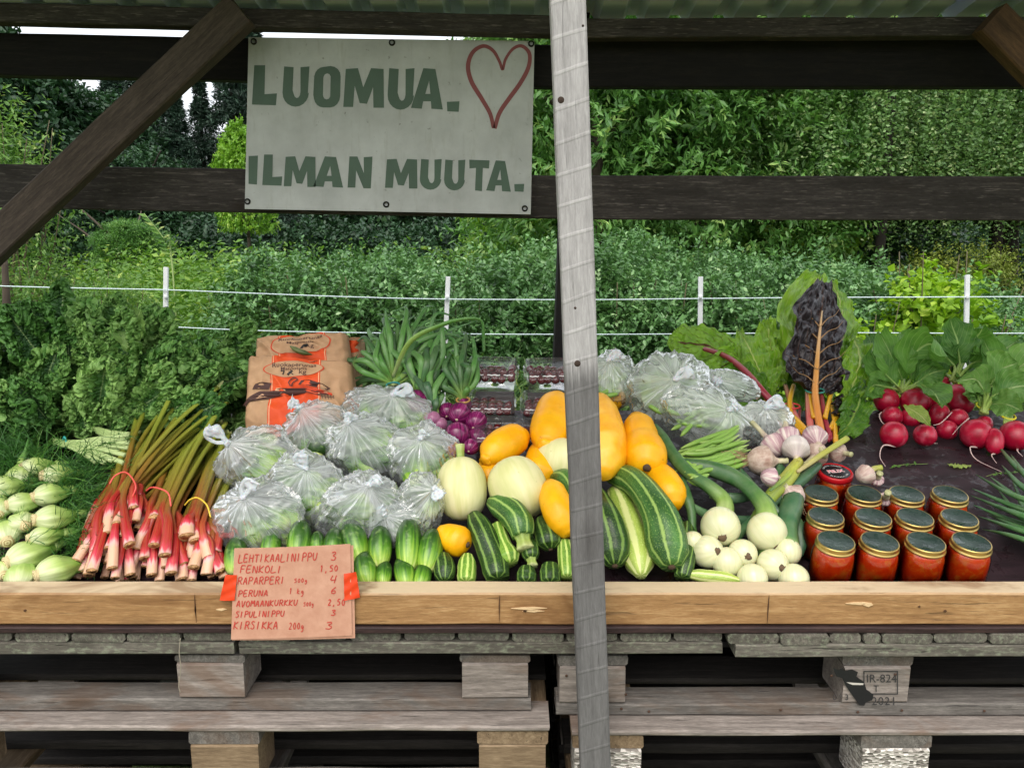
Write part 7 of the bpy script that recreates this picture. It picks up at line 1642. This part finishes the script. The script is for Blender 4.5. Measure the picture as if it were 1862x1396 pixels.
# meadow of tall herbs to the left: nobody could count these plants
rg = np.random.default_rng(5)
def herbs(n, xr, yr, hr, nl, size, asp, mat, name, label, seed, droop=.25):
    rg = np.random.default_rng(seed); x = rg.uniform(*xr, n); y = rg.uniform(*yr, n); h = rg.uniform(*hr, n)
    h = h*(1 + .12*np.sin(x*1.7 + y)); b = np.stack([x, y, h*.35], 1); d = unit(np.stack([rg.normal(0, .12, n), rg.normal(0, .12, n), np.ones(n)], 1))
    pt = twigleaves(b, d, h*.65, nl, size, asp, rg, .75, 0., .6)
    V, Fc, A = pt; cx = V.mean(0)*np.array([1, 1, 0]); me = raw(name, V - cx, Fc, False, None, A); me.materials.append(mat); o = link(name, me, None, None, Vector(cx)); setp(o, label, None, None, 'stuff'); return o
herbs(1500, (-4.6, -1.3), (4.2, 8), (1.0, 1.36), 16, .085, .48, F_WEED, 'meadow_herbs', 'tall green meadow herbs left of the berry bushes', 1)
herbs(1800, (-9, 7), (8, 17), (1.05, 1.42), 15, .12, .5, F_WEED, 'meadow_herbs', 'far part of the tall herb meadow', 2)
herbs(500, (-2.5, -1.35), (3.1, 4.2), (.95, 1.25), 16, .07, .5, F_WEED, 'meadow_herbs', 'nearest meadow herbs behind the kale', 3)
GRS = foliage('bright_grass_blades', '#6f9a22', '#9cc236', '#cfe06a', .4, .5)
herbs(3500, (-3.6, -1.2), (2.2, 3.2), (.5, .95), 5, .26, .05, GRS, 'tall_grass', 'bright grass growing along the fence', 4)
herbs(5000, (-1.6, 3.4), (1.9, 2.7), (.5, .9), 5, .22, .06, foliage('dull_grass_blades', '#34521f', '#55762e', '#8a9c50', .3, .5), 'tall_grass', 'darker grass under the berry bushes', 6)
# slender shrub at the far left, close behind the stall
wm = bushmesh('foliage', F_WIL, 81, (.34, .3, .62), 210, 14, .34, .060, .30, 7, droop=-.1, spread=.7, lumpr=.5)
for (x, y, yy, z, s, rz, lb) in ((-30, 235, 2.6, 1.72, .72, 0, 'light leaved tall shrub at the far left, reaching behind the diagonal brace'), (20, 545, 2.2, 1.12, .62, 2, 'dark narrow leaved shrub left, behind the kale'), (125, 530, 2.9, 1.05, .62, 4, 'narrow leaved shrub beside the first white fence stake'), (215, 520, 3.4, .95, .6, 5, 'low narrow leaved shrub near the fence rope')):
    p = P(x, y, yy); addbush('willow_shrub', wm, (p.x, yy, z), lb, 'shrub', 'narrow leaved shrubs on the left', rz, (s, s, s), hs)
o = tube('thin_trunk', [P(8, 470, 2.0), P(12, 560, 2.0), P(10, 640, 2.0), Vector((P(8, 640, 2.0).x, 2.0, 0))], [.012, .016, .018, .02], BARK, None, m=20, n=8, origin=Vector((P(8, 640, 2.0).x, 2.0, 0))); setp(o, 'thin grey sapling trunk at the far left edge above the kale', 'sapling')
# a young sprout with paired leaves rising over the meadow
t = thing('seedling', (P(290, 440, 3.6).x, 3.6, 0), 'young sprout with paired pale leaves above the meadow, left of the sign', 'plant')
sp_ = [Vector((P(310, 470, 3.6).x, 3.6, 0)), P(312, 470, 3.6), P(295, 430, 3.6), P(262, 388, 3.6)]
tube('stem', sp_, [.006, .005, .003, .002], KSTEM, t, m=20, n=6)
b_ = []; 
for i in range(10):
    for s_ in (-1, 1):
        q = Vector(cr(sp_[1:], 12)[i+1]); b_.append((q, Vector((s_*.8, -.3, .3 + .1*i/10))))
V, Fc = leaves(np.array([q for q, _ in b_]), np.array([d for _, d in b_]), np.array([(0, -.6, .8)]*len(b_)), np.full(len(b_), .06), .5)
link('leaves', raw('leaves', rel(V, t, None), Fc, False, None, np.repeat(rg.random(len(b_)), 5)), F_WIL, t)

# ---------- trees
def treemesh(seed, mat, r, lumps, ntw, nl, tl, size, asp, **k): return bushmesh('crown', mat, seed, r, ntw, nl, tl, size, asp, lumps, **k)
def trunk(t, h, r, mat, seed, limbs=5, spread=1.2, lean=0.):
    rr = random.Random(seed); tube('trunk', [Vector((0, 0, 0)) + ORG[t], ORG[t] + Vector((lean*.4, 0, h*.5)), ORG[t] + Vector((lean, 0, h))], [r, r*.8, r*.5], mat, t, m=20, n=12, lump=.15, seed=seed)
    for i in range(limbs):
        a = rr.uniform(0, 6.28); z = h*rr.uniform(.45, .95); b = ORG[t] + Vector((lean*z/h, 0, z)); e = b + Vector((math.cos(a)*spread, math.sin(a)*spread, spread*rr.uniform(.3, 1.)))
        tube('limb', [b, b.lerp(e, .5) + Vector((0, 0, .1)), e], [r*.4, r*.28, r*.1], mat, t, m=12, n=8)
def tree(name, x, y, h, mesh, cz, s, label, group, seed, tr=.12, mat=BARK, cat='tree', spread=1.3, lean=0.):
    t = thing(name, (x, y, 0), label, cat, group); trunk(t, h, tr, mat, seed, 5, spread, lean)
    o = link('crown', mesh, None, t); o.matrix_basis = Matrix.Translation((0, 0, cz)) @ Matrix.Rotation(seed*1.3, 4, 'Z') @ Matrix.Diagonal((*s, 1)); return t
def X(px, y): return (px - 931)/F*(y + 1.373)
cr_row = treemesh(91, F_ROW, (2.1, 1.6, 2.1), 60, 2900, 9, .30, .125, .36, lumpr=.17, droop=.15)
cr_map = treemesh(92, F_MAP, (1.6, 1.3, 1.9), 40, 1400, 7, .26, .16, .8, lumpr=.2)
cr_drk = treemesh(93, F_DARK, (2.6, 2.0, 3.0), 60, 2800, 8, .4, .19, .6, lumpr=.17)
cr_far = treemesh(94, F_DARK, (3.6, 2.6, 4.2), 30, 2600, 8, .7, .25, .7, lumpr=.33)
tree('rowan_tree', X(1080, 8.3), 8.3, 3.0, cr_row, 3.1, (1, 1, 1), 'bushy green rowan tree directly behind the front post', 'trees right of the sign', 1)
tree('rowan_tree', X(1270, 9.0), 9.0, 3.2, cr_row, 2.9, (1., 1, 1.05), 'bushy rowan tree right of the post, between the boards', 'trees right of the sign', 2)
tree('maple_tree', X(1385, 10.6), 10.6, 3.4, cr_map, 3.1, (1, 1, 1.), 'bright green maple showing between the rowan and the birch', 'trees right of the sign', 3)
tree('maple_tree', X(1010, 10.6), 10.6, 3.4, cr_map, 2.9, (1, 1, 1.), 'bright maple seen right beside the sign edge', 'trees right of the sign', 4)
tree('maple_tree', X(1180, 11.4), 11.4, 3.8, cr_map, 3.9, (1.2, 1, 1.), 'light green tree top under the upper right board', 'trees right of the sign', 14)
# birch with hanging twigs
rg = np.random.default_rng(77); n = 2300; a = rg.random(n)*6.283; q = np.sqrt(rg.random(n)); base = np.stack([np.cos(a)*q*2.1, np.sin(a)*q*1.5, rg.uniform(-1.0, 2.2, n)*(1.15 - .5*q)], 1)
cr_bir = joinmesh([twigleaves(base, unit(np.stack([rg.normal(0, .12, n), rg.normal(0, .12, n), -np.ones(n)], 1)), rg.uniform(.6, 1.3, n), 20, .054, .66, rg, .75, 0., .2)], 'crown', F_BIR)
tree('birch_tree', X(1590, 8.6), 8.6, 5.2, cr_bir, 3.2, (1, 1, 1), 'weeping birch with fine hanging twigs at the right', 'birches on the right', 5, .07, BARKD)
tree('birch_tree', X(1800, 9.2), 9.2, 5.2, cr_bir, 3.3, (1.05, 1, 1), 'weeping birch at the right edge of the picture', 'birches on the right', 6, .07, BARKD)
tree('birch_tree', X(2030, 9.0), 9.0, 5.2, cr_bir, 3.2, (1, 1, 1), 'weeping birch beyond the right edge', 'birches on the right', 7, .07, BARKD)
tree('dark_tree', X(1815, 10.8), 10.8, 3.2, cr_drk, 4.2, (.8, 1, .8), 'dark tree whose thick trunk stands at the right below the middle board', 'dark trees', 8, .26, BARKD, lean=-.1)
tree('dark_tree', X(1480, 13.5), 13.5, 3.6, cr_drk, 3.6, (.9, 1, .8), 'dark tree in the gap behind the bright maple', 'dark trees', 9, .16, BARKD, lean=.3)
tree('dark_tree', X(1250, 14.5), 14.5, 3.6, cr_drk, 3.0, (1, 1, .9), 'dark tree behind the rowans', 'dark trees', 10, .2, BARKD)
# left side: dark wood edge
tree('dark_tree', X(60, 17), 17, 4.0, cr_drk, 3.3, (1.0, 1, .9), 'dark broadleaf tree at the left edge of the wood', 'dark trees', 11, .2, BARKD)
tree('dark_tree', X(185, 18.5), 18.5, 3.6, cr_drk, 3.0, (.8, 1, .78), 'dark broadleaf tree seen above the diagonal brace', 'dark trees', 12, .2, BARKD)
tree('dark_tree', X(-70, 16), 16, 4.2, cr_drk, 4.4, (1., 1, 1.1), 'dark broadleaf tree just beyond the left edge', 'dark trees', 13, .2, BARKD)
tree('dark_tree', X(265, 15.5), 15.5, 2.6, cr_drk, 1.9, (.55, .7, .55), 'smaller green tree between the brace and the spruces', 'dark trees', 15, .12, BARKD)
tree('maple_tree', X(460, 13.2), 13.2, 2.6, cr_map, 2.65, (.34, .4, .52), 'yellow green tree peeking out left of the sign', 'trees left of the sign', 16, .04)
tree('rowan_tree', X(250, 13.0), 13.0, 1.4, cr_row, 1.35, (.34, .5, .30), 'low light green tree under the diagonal brace', 'trees left of the sign', 17, .07)
def conifer(seed, H_, r0):
    rg = np.random.default_rng(seed); P_ = []; nb = 420
    z = rg.random(nb)**.8; a = rg.random(nb)*6.283; L_ = r0*(1 - z)*(.75 + .4*rg.random(nb)) + .12; b = np.stack([0*z, 0*z, z*H_], 1); d = unit(np.stack([np.cos(a), np.sin(a), -.25 - .2*rg.random(nb)], 1))
    for k in range(3):
        P_.append(twigleaves(b + d*(L_*k*.28)[:, None], unit(d + np.array([0, 0, -.12*k]) + rg.normal(0, .12, (nb, 3))), L_*(1 - k*.27), 15, .24, .22, rg, .65, .18, .5))
    return joinmesh(P_, 'crown', F_CON)
con = [conifer(1, 8.5, 2.3), conifer(2, 7.5, 2.1)]
for i, (px, y, s, lb) in enumerate(((285, 20, .74, 'dark spruce showing between the brace and the sign'), (345, 19, .64, 'spruce beside the sky gap left of the sign'), (445, 20.5, .80, 'tall spruce right against the left edge of the sign'), (322, 23, .78, 'spruce standing further back in the left wood'), (240, 22, .78, 'spruce behind the broadleaf trees at the left'), (480, 22, 1.0, 'spruce hidden behind the sign'), (388, 21, .66, 'small spruce in the sky gap left of the sign'), (110, 23, .8, 'spruce with bare gaps near the upper left corner'), (20, 22, .95, 'spruce at the far upper left'))):
    t = thing('spruce_tree', (X(px, y), y, 0), lb, 'tree', 'spruces in the left wood'); tube('trunk', [ORG[t], ORG[t] + Vector((0, 0, 8.0*s))], [.14, .03], BARKD, t, m=8, n=8)
    o = link('crown', con[i % 2], None, t); o.matrix_basis = Matrix.Translation((0, 0, .5)) @ Matrix.Rotation(i*1.1, 4, 'Z') @ Matrix.Diagonal((s, s, s*.95, 1))
# far forest mass
for i in range(15):
    px = -250 + i*165; y = 27 + (i % 3)*2.5
    o = thing('far_tree', (X(px, y), y, 0), 'dark tree in the forest far behind, %s from the left' % (side[i] if i < 12 else ['thirteenth', 'fourteenth', 'fifteenth'][i-12]), 'tree', 'trees of the far forest')
    c_ = link('crown', cr_far, None, o); sz = .62 if px < 520 else .95; c_.matrix_basis = Matrix.Translation((0, 0, 3.0*sz + .4)) @ Matrix.Rotation(i*2.1, 4, 'Z') @ Matrix.Diagonal((1, 1, sz, 1)); tube('trunk', [ORG[o], ORG[o] + Vector((0, 0, 4))], [.3, .15], BARKD, o, m=6, n=8)
# undergrowth at the foot of the wood
um = bushmesh('foliage', F_DARK, 99, (1.7, 1.0, 1.1), 900, 8, .4, .15, .6, 10)
for i in range(12):
    px = -150 + i*185; y = 15.0 + (i % 3)*1.1
    addbush('dark_undergrowth', um, (X(px, y), y, .9), 'dark bush at the foot of the wood, %s from the left' % side[i], 'bush', 'dark bushes along the wood edge', i*1.7, (1, 1, 1))

# ---------- white fence
M_WP = plain('white_plastic', '#d8dcde', .45); M_ROPE = plain('white_blue_rope', '#c9dadd', .6); FY = 1.95
fe = thing('electric_fence', (0, FY, 0), 'light fence of white stakes and two white ropes behind the produce', 'fence')
for (x0, y0, x1) in ((302, 486, 301), (815, 503, 811), (1274, 503, 1273), (1759, 500, 1757), (-190, 480, -190), (2240, 500, 2240)):
    a = P(x0, y0, FY); b = P(x1, 600, FY); g_ = a + (b - a)*(a.z/(a.z - b.z)); 
    me = boxmesh('stake', (g_ - a).length, .019, .012, .0, 1, .002); place(link('stake', me, M_WP, fe), a, g_, (0, -1, 0), fe)
    for yy_ in (540, 603): 
        q = P(x1 + (x0-x1)*.6, yy_, FY - .012); blob('rope_clip', q, (0, 0, .009), lambda s: .008*ell(s, 3), M_WP, fe, None, 10, 6)
for k, L_ in enumerate(([(-200, 512), (0, 520), (150, 524), (301, 527), (450, 533), (640, 540), (813, 544), (1075, 545), (1274, 543), (1500, 541), (1757, 540), (2240, 538)], [(-200, 575), (0, 583), (150, 588), (301, 594), (500, 602), (813, 607), (1075, 608), (1273, 607), (1500, 605), (1757, 606), (2240, 606)])):
    tube('rope', [P(x, y, FY - .014) for x, y in L_], [.0026, .0026], M_ROPE, fe, m=220, n=6)
